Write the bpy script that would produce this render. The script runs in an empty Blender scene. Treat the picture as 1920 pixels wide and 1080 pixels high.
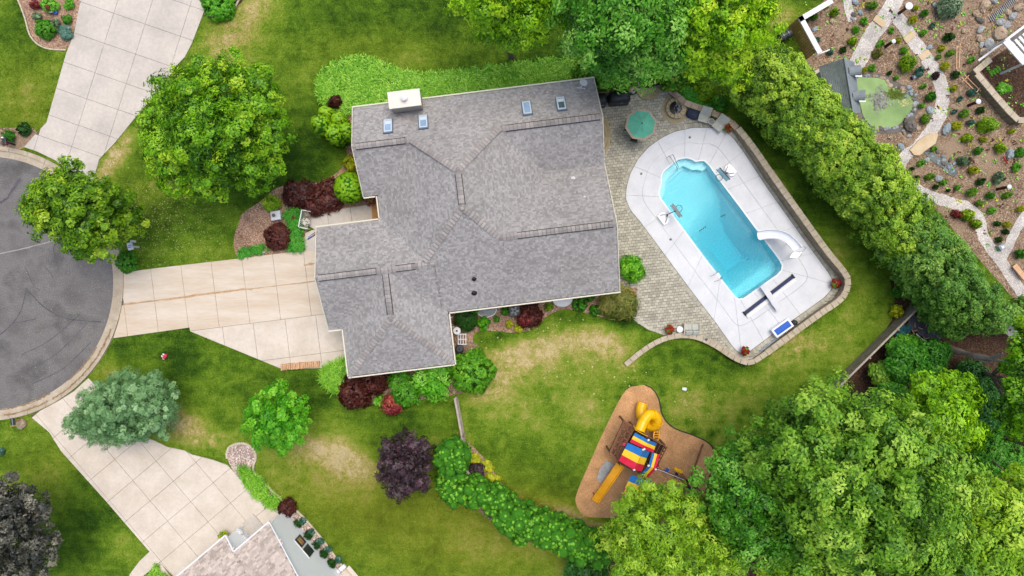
import bpy, math, random
import numpy as np
from mathutils import Vector, Matrix
from mathutils.geometry import tessellate_polygon

R = random.Random(7)
H = 49.2            # height of the drone above the lawn, metres
F = 1280.0          # focal length in picture widths of 1920
scene = bpy.context.scene
COL = scene.collection

# ------------------------------------------------------------ camera, sky, sun, exposure
cam_d = bpy.data.cameras.new('camera')
cam = bpy.data.objects.new('camera', cam_d)
COL.objects.link(cam)
cam_d.sensor_width = 36.0
cam_d.lens = 24.0
cam_d.clip_start = 0.5
cam_d.clip_end = 400.0
cam.location = (0, 0, H)
cam.rotation_euler = (0, 0, 0)
scene.camera = cam
world = bpy.data.worlds.new('World')
scene.world = world
world.use_nodes = True
wn = world.node_tree.nodes
wl = world.node_tree.links
wn.clear()
sky = wn.new('ShaderNodeTexSky')
sky.sky_type = 'NISHITA'
sky.sun_disc = False
SUN_EL, SUN_AZ = math.radians(73), math.radians(25)     # azimuth from north (+y), clockwise
sky.sun_elevation = SUN_EL
sky.sun_rotation = SUN_AZ
sky.dust_density = 5.0
sky.air_density = 1.0
sky.ozone_density = 1.0
bg = wn.new('ShaderNodeBackground')
bg.inputs['Strength'].default_value = 0.15
wo = wn.new('ShaderNodeOutputWorld')
wl.new(sky.outputs[0], bg.inputs[0])
wl.new(bg.outputs[0], wo.inputs[0])
sun_d = bpy.data.lights.new('sun', 'SUN')
sun_d.energy = .7
sun_d.angle = math.radians(45)
sun_d.color = (1.0, 0.95, 0.87)
sun = bpy.data.objects.new('sun', sun_d)
COL.objects.link(sun)
sdir = Vector((math.sin(SUN_AZ) * math.cos(SUN_EL), math.cos(SUN_AZ) * math.cos(SUN_EL), math.sin(SUN_EL)))
sun.rotation_euler = sdir.to_track_quat('Z', 'Y').to_euler()
sun.location = (0, 0, 60)
scene.view_settings.view_transform = 'Standard'
scene.view_settings.look = 'None'
scene.view_settings.gamma = 1.0
scene.view_settings.use_curve_mapping = False
scene.view_settings.exposure = 0.52
scene.render.engine = 'CYCLES'

# ------------------------------------------------------------ helpers
def G(px, py, h=0.0):
    """the point of the site at height h that the survey picture shows at px, py"""
    k = (H - h) / F
    return Vector(((px - 960) * k, (540 - py) * k, h))

def lin(c, f=1.0):
    if isinstance(c, str):
        c = [int(c[i:i + 2], 16) / 255 for i in (1, 3, 5)]
        c = [x / 12.92 if x <= 0.04045 else ((x + 0.055) / 1.055) ** 2.4 for x in c]
    return tuple(x * f for x in c[:3]) + (1.0,)

def put(o, label=None, cat=None, group=None, kind=None):
    if label: o['label'] = label
    if cat: o['category'] = cat
    if group: o['group'] = group
    if kind: o['kind'] = kind
    return o

def empty(name, loc, label, cat, group=None):
    o = bpy.data.objects.new(name, None)
    o.location = loc
    o.empty_display_size = 0.3
    COL.objects.link(o)
    return put(o, label, cat, group)

def link(name, me, parent=None, loc=None):
    o = bpy.data.objects.new(name, me)
    COL.objects.link(o)
    if parent: o.parent = parent
    if loc is not None: o.location = loc
    return o

def wloc(o):
    v = Vector((0, 0, 0))
    while o:
        v = v + o.location
        o = o.parent
    return v

class MB:
    """collects shapes given in world metres, builds them as one mesh"""
    def __init__(s): s.v = []; s.f = []
    def add(s, vs, fs):
        n = len(s.v)
        s.v += [tuple(p) for p in vs]
        s.f += [tuple(i + n for i in q) for q in fs]
        return s
    def box(s, c, size, rz=0.0, m=None):
        x, y, z = [k / 2 for k in size]
        vs = [Vector((a, b, d)) for d in (-z, z) for b in (-y, y) for a in (-x, x)]
        M = m if m is not None else Matrix.Rotation(rz, 3, 'Z')
        vs = [M @ p + Vector(c) for p in vs]
        return s.add(vs, [(0, 2, 3, 1), (4, 5, 7, 6), (0, 1, 5, 4), (2, 6, 7, 3), (0, 4, 6, 2), (1, 3, 7, 5)])
    def beam(s, a, b, w, t=None, up=(0, 0, 1)):
        a, b = Vector(a), Vector(b)
        d = b - a
        L = d.length
        x = d.normalized()
        z = Vector(up)
        if abs(x.dot(z)) > .98: z = Vector((0, 1, 0))
        y = z.cross(x).normalized()
        z = x.cross(y)
        M = Matrix((x, y, z)).transposed()
        return s.box((a + b) / 2, (L, w, t or w), m=M)
    def prism(s, pts, z0, z1):
        n = len(pts)
        vs = [(p[0], p[1], z0) for p in pts] + [(p[0], p[1], z1) for p in pts]
        tr = tessellate_polygon([[Vector((p[0], p[1], 0)) for p in pts]])
        fs = []
        for t in tr:
            a, b, c = [Vector((pts[i][0], pts[i][1])) for i in t]
            if (b - a).cross(c - a) < 0: t = (t[0], t[2], t[1])
            fs.append(tuple(i + n for i in t))
        area = sum(pts[i][0] * pts[(i + 1) % n][1] - pts[(i + 1) % n][0] * pts[i][1] for i in range(n))
        for i in range(n):
            j = (i + 1) % n
            fs.append((i, j, j + n, i + n) if area > 0 else (j, i, i + n, j + n))
        return s.add(vs, fs)
    def tube(s, pts, r, n=8, cap=True, squash=1.0):
        pts = [Vector(p) for p in pts]
        rs = r if isinstance(r, (list, tuple)) else [r] * len(pts)
        rings = []
        ref = Vector((0.13, 0.21, 1)).normalized()
        for i, p in enumerate(pts):
            t = (pts[min(i + 1, len(pts) - 1)] - pts[max(i - 1, 0)])
            t = t.normalized() if t.length > 1e-6 else Vector((0, 0, 1))
            q = ref if abs(t.dot(ref)) < .95 else Vector((1, 0, 0))
            x = t.cross(q).normalized()
            y = t.cross(x).normalized() * squash
            rings.append([p + (x * math.cos(2 * math.pi * k / n) + y * math.sin(2 * math.pi * k / n)) * rs[i] for k in range(n)])
        vs = [p for g in rings for p in g]
        fs = [(i * n + k, i * n + (k + 1) % n, (i + 1) * n + (k + 1) % n, (i + 1) * n + k) for i in range(len(pts) - 1) for k in range(n)]
        if cap:
            fs += [tuple(range(n - 1, -1, -1)), tuple((len(pts) - 1) * n + k for k in range(n))]
        return s.add(vs, fs)
    def lathe(s, c, prof, n=16):
        """prof: (radius, z) from the bottom up"""
        vs = [(c[0] + r * math.cos(2 * math.pi * k / n), c[1] + r * math.sin(2 * math.pi * k / n), c[2] + z) for r, z in prof for k in range(n)]
        m = len(prof)
        fs = [(i * n + k, i * n + (k + 1) % n, (i + 1) * n + (k + 1) % n, (i + 1) * n + k) for i in range(m - 1) for k in range(n)]
        fs += [tuple(range(n - 1, -1, -1)), tuple((m - 1) * n + k for k in range(n))]
        return s.add(vs, fs)
    def blob(s, c, r, rnd, rough=.15, n=10, m=6, rz=None):
        """an uneven stone or lump; r = three radii"""
        rz = rnd.uniform(0, 6.28) if rz is None else rz
        M = Matrix.Rotation(rz, 3, 'Z')
        ph = [rnd.uniform(0, 6.28) for _ in range(6)]
        vs = []; c = Vector(c)
        for i in range(m + 1):
            th = math.pi * i / m
            for k in range(n):
                a = 2 * math.pi * k / n
                q = 1 + rough * (math.sin(2 * a + ph[0]) * .6 + math.sin(3 * a + ph[1] + th * 2) * .5 + math.sin(5 * a + ph[2] - th * 3) * .35 + rnd.uniform(-.5, .5) * (0 < i < m))
                d = Vector((math.sin(th) * math.cos(a) * r[0], math.sin(th) * math.sin(a) * r[1], math.cos(th) * r[2] * (.85 if i == 0 else 1))) * q
                vs.append(c + M @ d)
        fs = [(i * n + k, (i + 1) * n + k, (i + 1) * n + (k + 1) % n, i * n + (k + 1) % n) for i in range(m) for k in range(n)]
        return s.add(vs, fs)
    def build(s, name, mat, parent=None, kind=None, smooth=False, base=None, bevel=0):
        o = Vector((0, 0, 0))
        if parent: o = wloc(parent)
        elif base is not None: o = Vector(base)
        me = bpy.data.meshes.new(name)
        me.from_pydata([(p[0] - o.x, p[1] - o.y, p[2] - o.z) for p in s.v], [], s.f)
        me.materials.append(mat)
        if smooth:
            me.polygons.foreach_set('use_smooth', [True] * len(me.polygons))
        me.update()
        ob = link(name, me, parent, None if parent else o)
        if bevel:
            b = ob.modifiers.new('bevel', 'BEVEL'); b.width = bevel; b.segments = 2; b.limit_method = 'ANGLE'
        if kind: ob['kind'] = kind
        return ob

def np_mesh(name, co, quads, mat, attrs=None, base=(0, 0, 0)):
    """quads: (n,k) int array, all faces with k corners"""
    me = bpy.data.meshes.new(name)
    co = np.asarray(co, dtype=np.float32) - np.asarray(base, dtype=np.float32)
    me.vertices.add(len(co))
    me.vertices.foreach_set('co', co.ravel())
    n, k = quads.shape
    me.loops.add(n * k)
    me.loops.foreach_set('vertex_index', quads.astype(np.int32).ravel())
    me.polygons.add(n)
    me.polygons.foreach_set('loop_start', np.arange(n, dtype=np.int32) * k)
    me.update(calc_edges=True)
    for an, av in (attrs or {}).items():
        a = me.attributes.new(an, 'FLOAT', 'POINT')
        a.data.foreach_set('value', np.asarray(av, dtype=np.float32))
    me.materials.append(mat)
    return me

def smooth_loop(pts, k=6, closed=True):
    out = []
    n = len(pts)
    P = [Vector((p[0], p[1])) for p in pts]
    for i in range(n if closed else n - 1):
        g = (lambda j: P[j % n]) if closed else (lambda j: P[max(0, min(n - 1, j))])
        a, b, c, d = g(i - 1), g(i), g(i + 1), g(i + 2)
        for q in range(k):
            t = q / k
            out.append(.5 * ((2 * b) + (c - a) * t + (2 * a - 5 * b + 4 * c - d) * t * t + (3 * b - a - 3 * c + d) * t ** 3))
    if not closed: out.append(P[-1])
    return [(p.x, p.y) for p in out]

def W(pts, h=0.0):
    return [tuple(G(p[0], p[1], h))[:2] for p in pts]

def clip(poly, hp):
    """Sutherland-Hodgman: poly clipped by the convex polygon hp (ccw)"""
    out = list(poly)
    m = len(hp)
    for i in range(m):
        a, b = hp[i], hp[(i + 1) % m]
        nx, ny = -(b[1] - a[1]), b[0] - a[0]
        inp, out = out, []
        for j in range(len(inp)):
            p, q = inp[j - 1], inp[j]
            dp = (p[0] - a[0]) * nx + (p[1] - a[1]) * ny
            dq = (q[0] - a[0]) * nx + (q[1] - a[1]) * ny
            if (dp >= 0) != (dq >= 0):
                t = dp / (dp - dq)
                out.append((p[0] + (q[0] - p[0]) * t, p[1] + (q[1] - p[1]) * t))
            if dq >= 0: out.append(q)
        if len(out) < 3: return []
    return out

def area(p):
    return .5 * sum(p[i][0] * p[(i + 1) % len(p)][1] - p[(i + 1) % len(p)][0] * p[i][1] for i in range(len(p)))

def inside(poly, X, Y):
    X = np.asarray(X, float); Y = np.asarray(Y, float)
    r = np.zeros(X.shape, bool)
    n = len(poly)
    for i in range(n):
        x1, y1 = poly[i]; x2, y2 = poly[(i + 1) % n]
        if y1 == y2: continue
        c = ((y1 > Y) != (y2 > Y)) & (X < (x2 - x1) * (Y - y1) / (y2 - y1) + x1)
        r ^= c
    return r

# ------------------------------------------------------------ materials
def nt(m):
    m.use_nodes = True
    return m.node_tree.nodes, m.node_tree.links, m.node_tree.nodes['Principled BSDF']

def mat(name, c1, c2=None, scale=3.0, rough=.8, bump=0.0, bscale=None, metal=0.0, c3=None, fine=0.0, island=0.0, spec=.3, stretch=None, fscale=None, clear=0):
    m = bpy.data.materials.new(name)
    N, L, P = nt(m)
    P.inputs['Roughness'].default_value = rough
    P.inputs['Metallic'].default_value = metal
    P.inputs['Specular IOR Level'].default_value = spec
    if clear: P.inputs['Coat Weight'].default_value = clear
    c1 = lin(c1)
    if c2 is None and not island:
        P.inputs['Base Color'].default_value = c1
    c2 = lin(c2) if c2 is not None else c1
    geo = N.new('ShaderNodeNewGeometry')
    vec = geo.outputs['Position']
    if stretch:
        mp = N.new('ShaderNodeMapping')
        mp.inputs['Rotation'].default_value = (0, 0, stretch[0])
        mp.inputs['Scale'].default_value = (stretch[1], stretch[2], 1)
        L.new(vec, mp.inputs[0]); vec = mp.outputs[0]
    n1 = N.new('ShaderNodeTexNoise')
    n1.inputs['Scale'].default_value = scale; n1.inputs['Detail'].default_value = 5; n1.inputs['Roughness'].default_value = .6
    L.new(vec, n1.inputs['Vector'])
    cr = N.new('ShaderNodeValToRGB')
    cr.color_ramp.elements[0].position = .35; cr.color_ramp.elements[0].color = c1
    cr.color_ramp.elements[1].position = .65; cr.color_ramp.elements[1].color = c2
    if c3 is not None:
        e = cr.color_ramp.elements.new(.5); e.color = c2
        cr.color_ramp.elements[-1].color = lin(c3)
    L.new(n1.outputs['Fac'], cr.inputs[0])
    col = cr.outputs[0]
    def varied(col, src, amt):
        mr = N.new('ShaderNodeMapRange')
        mr.inputs['To Min'].default_value = 1 - amt; mr.inputs['To Max'].default_value = 1 + amt
        L.new(src, mr.inputs['Value'])
        mx = N.new('ShaderNodeVectorMath'); mx.operation = 'SCALE'
        L.new(col, mx.inputs[0]); L.new(mr.outputs[0], mx.inputs['Scale'])
        return mx.outputs[0]
    if island: col = varied(col, geo.outputs['Random Per Island'], island)
    if fine:
        n2 = N.new('ShaderNodeTexNoise'); n2.inputs['Scale'].default_value = fscale or 22; n2.inputs['Detail'].default_value = 3
        L.new(vec, n2.inputs['Vector'])
        mr0 = N.new('ShaderNodeMapRange'); mr0.inputs['From Min'].default_value = .3; mr0.inputs['From Max'].default_value = .7
        L.new(n2.outputs['Fac'], mr0.inputs['Value'])
        col = varied(col, mr0.outputs[0], fine)
    L.new(col, P.inputs['Base Color'])
    if bump:
        n3 = N.new('ShaderNodeTexNoise'); n3.inputs['Scale'].default_value = bscale or 15; n3.inputs['Detail'].default_value = 6
        L.new(geo.outputs['Position'], n3.inputs['Vector'])
        b = N.new('ShaderNodeBump'); b.inputs['Strength'].default_value = 1.0; b.inputs['Distance'].default_value = bump
        L.new(n3.outputs['Fac'], b.inputs['Height']); L.new(b.outputs[0], P.inputs['Normal'])
    return m

def cells(name, cols, scale, rough=.95, bump=.02, big=None, warp=0):
    """loose pieces (chips, pebbles): each voronoi cell takes one of the colours"""
    m = bpy.data.materials.new(name)
    N, L, P = nt(m)
    P.inputs['Roughness'].default_value = rough
    P.inputs['Specular IOR Level'].default_value = .2
    geo = N.new('ShaderNodeNewGeometry')
    v = N.new('ShaderNodeTexVoronoi'); v.inputs['Scale'].default_value = scale
    L.new(geo.outputs['Position'], v.inputs['Vector'])
    sp = N.new('ShaderNodeSeparateColor'); L.new(v.outputs['Color'], sp.inputs[0])
    cr = N.new('ShaderNodeValToRGB')
    els = cr.color_ramp.elements
    for i, c in enumerate(cols):
        t = (i + .5) / len(cols)
        e = els[i] if i < 2 else els.new(t)
        e.position = t; e.color = lin(c)
    L.new(sp.outputs[0], cr.inputs[0])
    col = cr.outputs[0]
    n = N.new('ShaderNodeTexNoise'); n.inputs['Scale'].default_value = .9; n.inputs['Detail'].default_value = 6
    L.new(geo.outputs['Position'], n.inputs['Vector'])
    mr = N.new('ShaderNodeMapRange'); mr.inputs['From Min'].default_value = .3; mr.inputs['From Max'].default_value = .7
    mr.inputs['To Min'].default_value = .78; mr.inputs['To Max'].default_value = 1.2
    L.new(n.outputs['Fac'], mr.inputs['Value'])
    mx = N.new('ShaderNodeVectorMath'); mx.operation = 'SCALE'
    L.new(col, mx.inputs[0]); L.new(mr.outputs[0], mx.inputs['Scale'])
    col = mx.outputs[0]
    if big:
        n4 = N.new('ShaderNodeTexNoise'); n4.inputs['Scale'].default_value = .45; n4.inputs['Detail'].default_value = 5
        L.new(geo.outputs['Position'], n4.inputs['Vector'])
        c4 = N.new('ShaderNodeValToRGB'); c4.color_ramp.elements[0].position = .52; c4.color_ramp.elements[1].position = .68
        L.new(n4.outputs['Fac'], c4.inputs[0])
        m4 = N.new('ShaderNodeMix'); m4.data_type = 'RGBA'
        L.new(c4.outputs[0], m4.inputs[0]); L.new(col, m4.inputs[6]); m4.inputs[7].default_value = lin(big)
        col = m4.outputs[2]
    L.new(col, P.inputs['Base Color'])
    b = N.new('ShaderNodeBump'); b.inputs['Distance'].default_value = bump
    L.new(v.outputs['Distance'], b.inputs['Height']); b.invert = True
    L.new(b.outputs[0], P.inputs['Normal'])
    return m

def leafmat(name, c1, c2, c3, trans=.3, rough=.5, spread=.35, spec=.35):
    trans *= .75
    m = bpy.data.materials.new(name)
    N, L, P = nt(m)
    geo = N.new('ShaderNodeNewGeometry')
    at = N.new('ShaderNodeAttribute'); at.attribute_name = 'tint'
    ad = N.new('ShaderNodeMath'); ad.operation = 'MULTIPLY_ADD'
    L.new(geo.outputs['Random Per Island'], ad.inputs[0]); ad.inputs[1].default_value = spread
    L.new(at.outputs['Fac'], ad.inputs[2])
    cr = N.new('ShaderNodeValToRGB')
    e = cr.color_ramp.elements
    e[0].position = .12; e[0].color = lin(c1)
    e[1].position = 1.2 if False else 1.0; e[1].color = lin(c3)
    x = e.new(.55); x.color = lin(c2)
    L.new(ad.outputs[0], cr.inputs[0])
    P.inputs['Roughness'].default_value = rough
    P.inputs['Specular IOR Level'].default_value = spec
    L.new(cr.outputs[0], P.inputs['Base Color'])
    tr = N.new('ShaderNodeBsdfTranslucent')
    L.new(cr.outputs[0], tr.inputs['Color'])
    mx = N.new('ShaderNodeMixShader'); mx.inputs[0].default_value = trans
    L.new(P.outputs[0], mx.inputs[1]); L.new(tr.outputs[0], mx.inputs[2])
    L.new(mx.outputs[0], N['Material Output'].inputs[0])
    return m

M = {}
M['concrete'] = mat('concrete_warm', '#c2b8a8', '#d0c7b9', .7, .85, .003, 40, fine=.05, fscale=6)
M['concrete_stain'] = mat('concrete_stained', '#c1b19b', '#cfc5b5', .5, .85, .003, 40, fine=.05, fscale=5, stretch=(.12, .35, 2.2))
M['concrete_grey'] = mat('concrete_grey', '#b5afa6', '#c6bfb4', .5, .85, .003, 40, fine=.06, fscale=5)
M['joint'] = mat('joint_dirt', '#54493a', '#6b5d48', 3)
M['curb'] = mat('curb_concrete', '#a49883', '#b6ab98', 1.2, .9, .004, 30, fine=.1, fscale=9)
M['deck'] = mat('deck_concrete', '#c8ccd0', '#d4d7da', .8, .8, .002, 50, fine=.03, fscale=8)
M['pooledge'] = mat('pool_coping', '#d9e0e2', rough=.5)
M['paver'] = mat('paver', '#a5a293', '#b4b1a1', .6, .9, .003, 40, island=.2, fine=.08)
M['paver_tan'] = mat('paver_tan', '#a49473', '#b3a584', .9, .9, .003, 40, island=.12, fine=.08)
M['paver_joint'] = mat('paver_joint', '#4c4a33', '#5b563f', 4)
M['cap'] = mat('wall_cap_stone', '#a89c86', '#bbb09b', 1.5, .9, .004, 30, fine=.08, fscale=12)
M['block'] = mat('wall_block', '#7f7360', '#938672', 2.5, .95, .012, 14, fine=.15)
M['mulch'] = cells('mulch_brown', ['#67523f', '#826c58', '#93806a', '#725d4c', '#aa9781'], 14, big='#93806a')
M['mulch_pink'] = cells('mulch_pinkish', ['#7c5f4e', '#97785f', '#a98c75', '#87685a', '#b59e86'], 15)
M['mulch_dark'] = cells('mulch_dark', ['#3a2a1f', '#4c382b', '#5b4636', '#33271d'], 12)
M['chips'] = cells('playground_chips', ['#b2885c', '#c0966a', '#a67c54', '#cba276', '#b98f64'], 22, bump=.012)
M['gravel'] = cells('path_gravel', ['#b4afa8', '#c4c0ba', '#a29c94', '#d0ccc6'], 17, bump=.02)
M['gravel_pink'] = cells('pebbles_pink', ['#b0a095', '#8b7269', '#cbbdb0', '#a5877b', '#7a6a62', '#d9cfc4'], 13, bump=.03)
M['soil'] = cells('bed_soil', ['#5a4436', '#6a5343', '#49382c', '#75604f'], 11, big='#7b6853')
M['edging'] = mat('bed_edging', '#b8ab95', '#c5b9a4', 2, fine=.1)
M['bark'] = mat('bark', '#5d5146', '#7a6e62', 5, .95, .02, 12)
M['bark_pale'] = mat('bark_pale', '#8f8377', '#a79b8f', 5, .95, .02, 12)
M['roof_sub'] = mat('roof_felt', '#7c7976', '#8b8784')
M['shingle'] = mat('shingle_grey', '#908e8c', '#9b9997', .35, .95, .004, 60, island=.22, fine=.1, fscale=30, spec=.15)
M['cap_gap'] = mat('cap_shadow_gap', '#7b7774', '#85817d')
M['shingle_cap'] = mat('shingle_cap', '#8e8a87', '#a09b97', .8, .95, .004, 60, island=.18, fine=.1, spec=.15)
M['shingle_tan'] = mat('shingle_tan', '#aca095', '#beb2a6', .5, .95, .004, 60, island=.27, fine=.1, spec=.15)
M['slate'] = mat('slate_shingle', '#59625f', '#6a7471', 1, .8, .004, 40, island=.14, fine=.1)
M['slate_flat'] = mat('slate_side', '#727b7e', '#828b8e', 1.5, .8, .003, 30, fine=.1)
M['vent_dark'] = mat('ridge_vent_dark', '#2c2d30')
M['gutter'] = mat('gutter_cream', '#cfcbb8', rough=.5)
M['siding'] = mat('siding_cream', '#c4bda8', '#cdc6b2', 2)
M['siding_white'] = mat('siding_white', '#eef0f2', '#f3f5f6', 1.5, .6)
M['white'] = mat('white_paint', '#d8dadb', rough=.45)
M['white_plastic'] = mat('white_plastic', '#dfe3e8', rough=.25, spec=.5)
M['chimney'] = mat('chimney_cap', '#d6cfc2', '#dcd6cb', 2, .6, fine=.04)
M['chimney_side'] = mat('chimney_side', '#a59d92', '#afa79c', 2, .8)
M['frame_blue'] = mat('skylight_frame', '#b9c9d4', rough=.35)
M['flash'] = mat('skylight_flashing', '#5f6b78', rough=.45)
M['glass'] = mat('skylight_glass', '#7f9bb8', '#8ea8c2', 1, .08, spec=.8)
M['glass_green'] = mat('skylight_glass_green', '#1f3a33', '#2d4c45', 2, .08, spec=.8)
M['shade'] = mat('skylight_blind', '#c5d0d8', rough=.6)
M['asphalt'] = mat('asphalt', '#575655', '#72706e', .3, .95, .006, 40, c3='#636160', fine=.26, fscale=14, spec=.2)
M['tar'] = mat('tar_line', '#4c4b50', '#58575b', 3)
M['crack_pale'] = mat('crack_pale', '#96948f')
M['teal'] = mat('umbrella_teal', '#4f9a83', '#5aa68e', 2, .8, fine=.06)
M['taupe'] = mat('umbrella_trim', '#a2937f', rough=.8)
M['black'] = mat('black_cover', '#1d2126', '#292e35', 2, .45, .02, 4, spec=.5)
M['black_metal'] = mat('black_metal', '#1b1c1e', rough=.4)
M['navy'] = mat('navy_cover', '#242c40', '#2d374d', 3, .55, .02, 5)
M['sling'] = mat('sling_grey', '#a9aca2', '#b6b9af', 3, .8)
M['frame_pale'] = mat('chair_frame', '#b9b4a4', rough=.4)
M['chrome'] = mat('chrome', '#b9bdc2', rough=.15, metal=1.0)
M['steel'] = mat('steel_dark', '#4b5258', rough=.35, metal=.7)
M['blue'] = mat('blue_panel', '#1d55b4', '#2461c0', 4, .5, fine=.08)
M['deepblue'] = mat('deep_blue_slot', '#10264f', rough=.5)
M['terracotta'] = mat('pot_clay', '#8a4a35', rough=.8)
M['ash'] = cells('ash_stones', ['#8b8d95', '#55565c', '#a9abb2', '#3b3c40'], 12)
M['rock'] = mat('rock_grey', '#8a8f90', '#a8aba9', 1.2, .9, .03, 5, fine=.16, fscale=7)
M['rock_blue'] = mat('rock_bluish', '#77868c', '#9fabb0', 1.3, .9, .03, 5, fine=.16, fscale=7)
M['rock_tan'] = mat('rock_tan', '#94806a', '#b5a38c', 1.2, .9, .03, 5, fine=.16, fscale=7)
M['rock_dark'] = mat('rock_dark', '#5b5752', '#77706a', 1.3, .9, .03, 5, fine=.16)
M['flag_rock'] = mat('flagstone', '#bda885', '#cbb897', 1, .9, .01, 8, fine=.08)
M['wood_grey'] = mat('wood_weathered', '#776e62', '#908678', 2.5, .9, .01, 20, island=.18, fine=.12)
M['wood_rail'] = mat('wood_rail', '#a0968a', '#b1a89b', 2.5, .9, .01, 20, fine=.1)
M['wood_brown'] = mat('wood_brown', '#6b4734', '#7d5640', 2, .8, .01, 18, island=.2, fine=.12)
M['wood_dark'] = mat('wood_dark', '#2e1e17', '#3b281e', 2, .8)
M['wood_tan'] = mat('wood_tan', '#a2784a', '#b98f5e', 3, .8, island=.12, fine=.1)
M['log'] = mat('log_ends', '#bf9874', '#d0ad8a', 4, .9, .01, 12, island=.15, fine=.12)
M['yellow'] = mat('yellow_plastic', '#f0b400', '#f3bd0c', 2, .3, spec=.5)
M['slide_yellow'] = mat('slide_plastic', '#eeaa14', '#f2b424', 2, .35, spec=.5)
M['c_blue'] = mat('canvas_blue', '#1f6db6', '#2a78bf', 3, .75)
M['c_yellow'] = mat('canvas_yellow', '#f0c322', '#f2cb3c', 3, .75)
M['c_red'] = mat('canvas_red', '#cf1838', '#d82a4a', 3, .75)
M['rope_white'] = mat('rope_white', '#cfc9d4')
M['pond'] = mat('pond_water', '#66864a', '#769655', .5, .22, c3='#86a663', spec=.25)
M['pond_dark'] = mat('pond_weed', '#4a5f16', '#62761f', 4, .5)
M['lily'] = mat('lily_leaves', '#7f8a7a', '#93908a', 6, .6, island=.3)
M['brook'] = mat('brook_water', '#3f4c48', '#56625c', 2, .2, spec=.6)
M['tarp'] = mat('tarp', '#4d5052', '#62656a', 3, .6, .03, 4)
M['tarp_teal'] = mat('tarp_teal', '#215a60', '#2f7078', 3, .6, .03, 4)
M['metal_white'] = mat('lamp_white', '#d5d9dd', rough=.4)
M['post_brown'] = mat('post_brown', '#4a2a22', rough=.7)
M['pink'] = mat('pink_toy', '#d93a5e')
M['liner'] = mat('pool_liner', '#bfe6ec', '#c8ebf0', .6, .7)
M['red'] = mat('red_paint', '#a92226')

L_ = leafmat
M['lf_maple'] = L_('leaves_maple', '#2a5607', '#72b012', '#bfdc34')
M['lf_street'] = L_('leaves_street_tree', '#2a5307', '#72a516', '#bcd238')
M['lf_young'] = L_('leaves_young_maple', '#398a10', '#66ba1e', '#a4dc44')
M['lf_blue'] = L_('needles_blue_green', '#4f7a45', '#7cab6c', '#b4d6a0', trans=.12)
M['lf_purple'] = L_('leaves_purple', '#1f1216', '#38222a', '#6a4a58', trans=.12, spec=.6)
M['lf_black'] = L_('leaves_blackish', '#23261f', '#434539', '#85826f', trans=.1, spec=.7)
M['lf_lime'] = L_('leaves_lime_tree', '#437807', '#93cc14', '#d0e934')
M['lf_mid'] = L_('leaves_mid_green', '#235c0c', '#5fa826', '#a8d465')
M['lf_olive'] = L_('leaves_oak_olive', '#2c5a0c', '#70a626', '#acd04a')
M['lf_olive2'] = L_('leaves_light_oak', '#41700c', '#8cbc22', '#c6e04e')
M['lf_hedge'] = L_('hedge_foliage', '#325a0c', '#7fac22', '#b8d445', trans=.15)
M['lf_hedge2'] = L_('hedge_foliage_dark', '#315c12', '#5f9430', '#97bc50', trans=.15)
M['lf_arb'] = L_('arborvitae_bright', '#3a7a10', '#69ae20', '#9dd046', trans=.12)
M['lf_arb2'] = L_('arborvitae_yellowish', '#4a7f09', '#80b510', '#b4d828', trans=.12)
M['lf_hyd'] = L_('hydrangea_leaves', '#419013', '#6cbc24', '#a6de60', trans=.2)
M['lf_under'] = L_('undergrowth_leaves', '#266010', '#449018', '#78ba34')
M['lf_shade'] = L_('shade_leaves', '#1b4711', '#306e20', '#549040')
M['lf_barb'] = L_('barberry_leaves', '#2b110c', '#471d16', '#6b372b', trans=.15)
M['lf_red'] = L_('red_leaves', '#5c1820', '#8d2f37', '#c26b50', trans=.2)
M['lf_gold'] = L_('gold_leaves', '#7d8d08', '#a9b312', '#d0d030', trans=.2)
M['lf_goldgreen'] = L_('goldgreen_leaves', '#4f8208', '#82ac14', '#b8cf2f', trans=.2)
M['lf_blade'] = L_('lily_blades', '#4a900c', '#78b81c', '#b4e058', trans=.25)
M['lf_blade2'] = L_('daylily_blades_dark', '#257210', '#3d9a18', '#6cc03c', trans=.25)
M['lf_junip'] = L_('juniper_tips', '#4a5f16', '#7b8235', '#a88f50', trans=.12)
M['lf_bluey'] = L_('blue_spruce_shrub', '#2f5a48', '#4a7a66', '#7aa392', trans=.12)
M['lf_dark'] = L_('dark_shrub', '#173c0b', '#275a12', '#447a24', trans=.15)
M['lf_grey'] = L_('grey_green_shrub', '#4f6a4a', '#6e8a62', '#9ab08c', trans=.15)
M['fl_red'] = L_('red_petals', '#6e0f0c', '#971a14', '#a83a22')
M['fl_white'] = L_('white_petals', '#cfccc2', '#dcd8d0', '#e5e2dc')
M['petal'] = mat('fallen_petals', '#a3a468', '#c2c08c', 4)
M['core_green'] = mat('inner_foliage', '#316d10', '#3c7a14', 6, .9, .03, 20, fine=.3, fscale=14)

# ------------------------------------------------------------ ground
POOL = [(1241, 374), (1237, 366), (1237, 357), (1241, 345), (1241, 331), (1245, 322), (1254, 314), (1263, 306), (1272, 299.5), (1287, 297), (1296, 299.5), (1304, 304), (1312, 302.5), (1320, 302.5), (1328, 310),
        (1350, 341), (1385, 387), (1425, 441), (1460, 487), (1465, 497), (1464, 506), (1456, 515), (1440, 526), (1405, 551), (1393, 559), (1384, 560), (1376, 553), (1322, 484), (1285, 434)]
DECK = [(1173, 372), (1175, 350), (1182, 325), (1196, 299), (1216, 276), (1240, 259), (1265, 247), (1298, 240), (1340, 240), (1358, 245), (1374, 259), (1393, 284), (1440, 356), (1500, 440), (1553, 512), (1560, 526), (1559, 541), (1547, 556),
        (1500, 590), (1450, 625), (1403, 660), (1393, 664), (1384, 661), (1374, 650), (1340, 602), (1290, 537), (1240, 469), (1200, 415), (1182, 394)]
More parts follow.
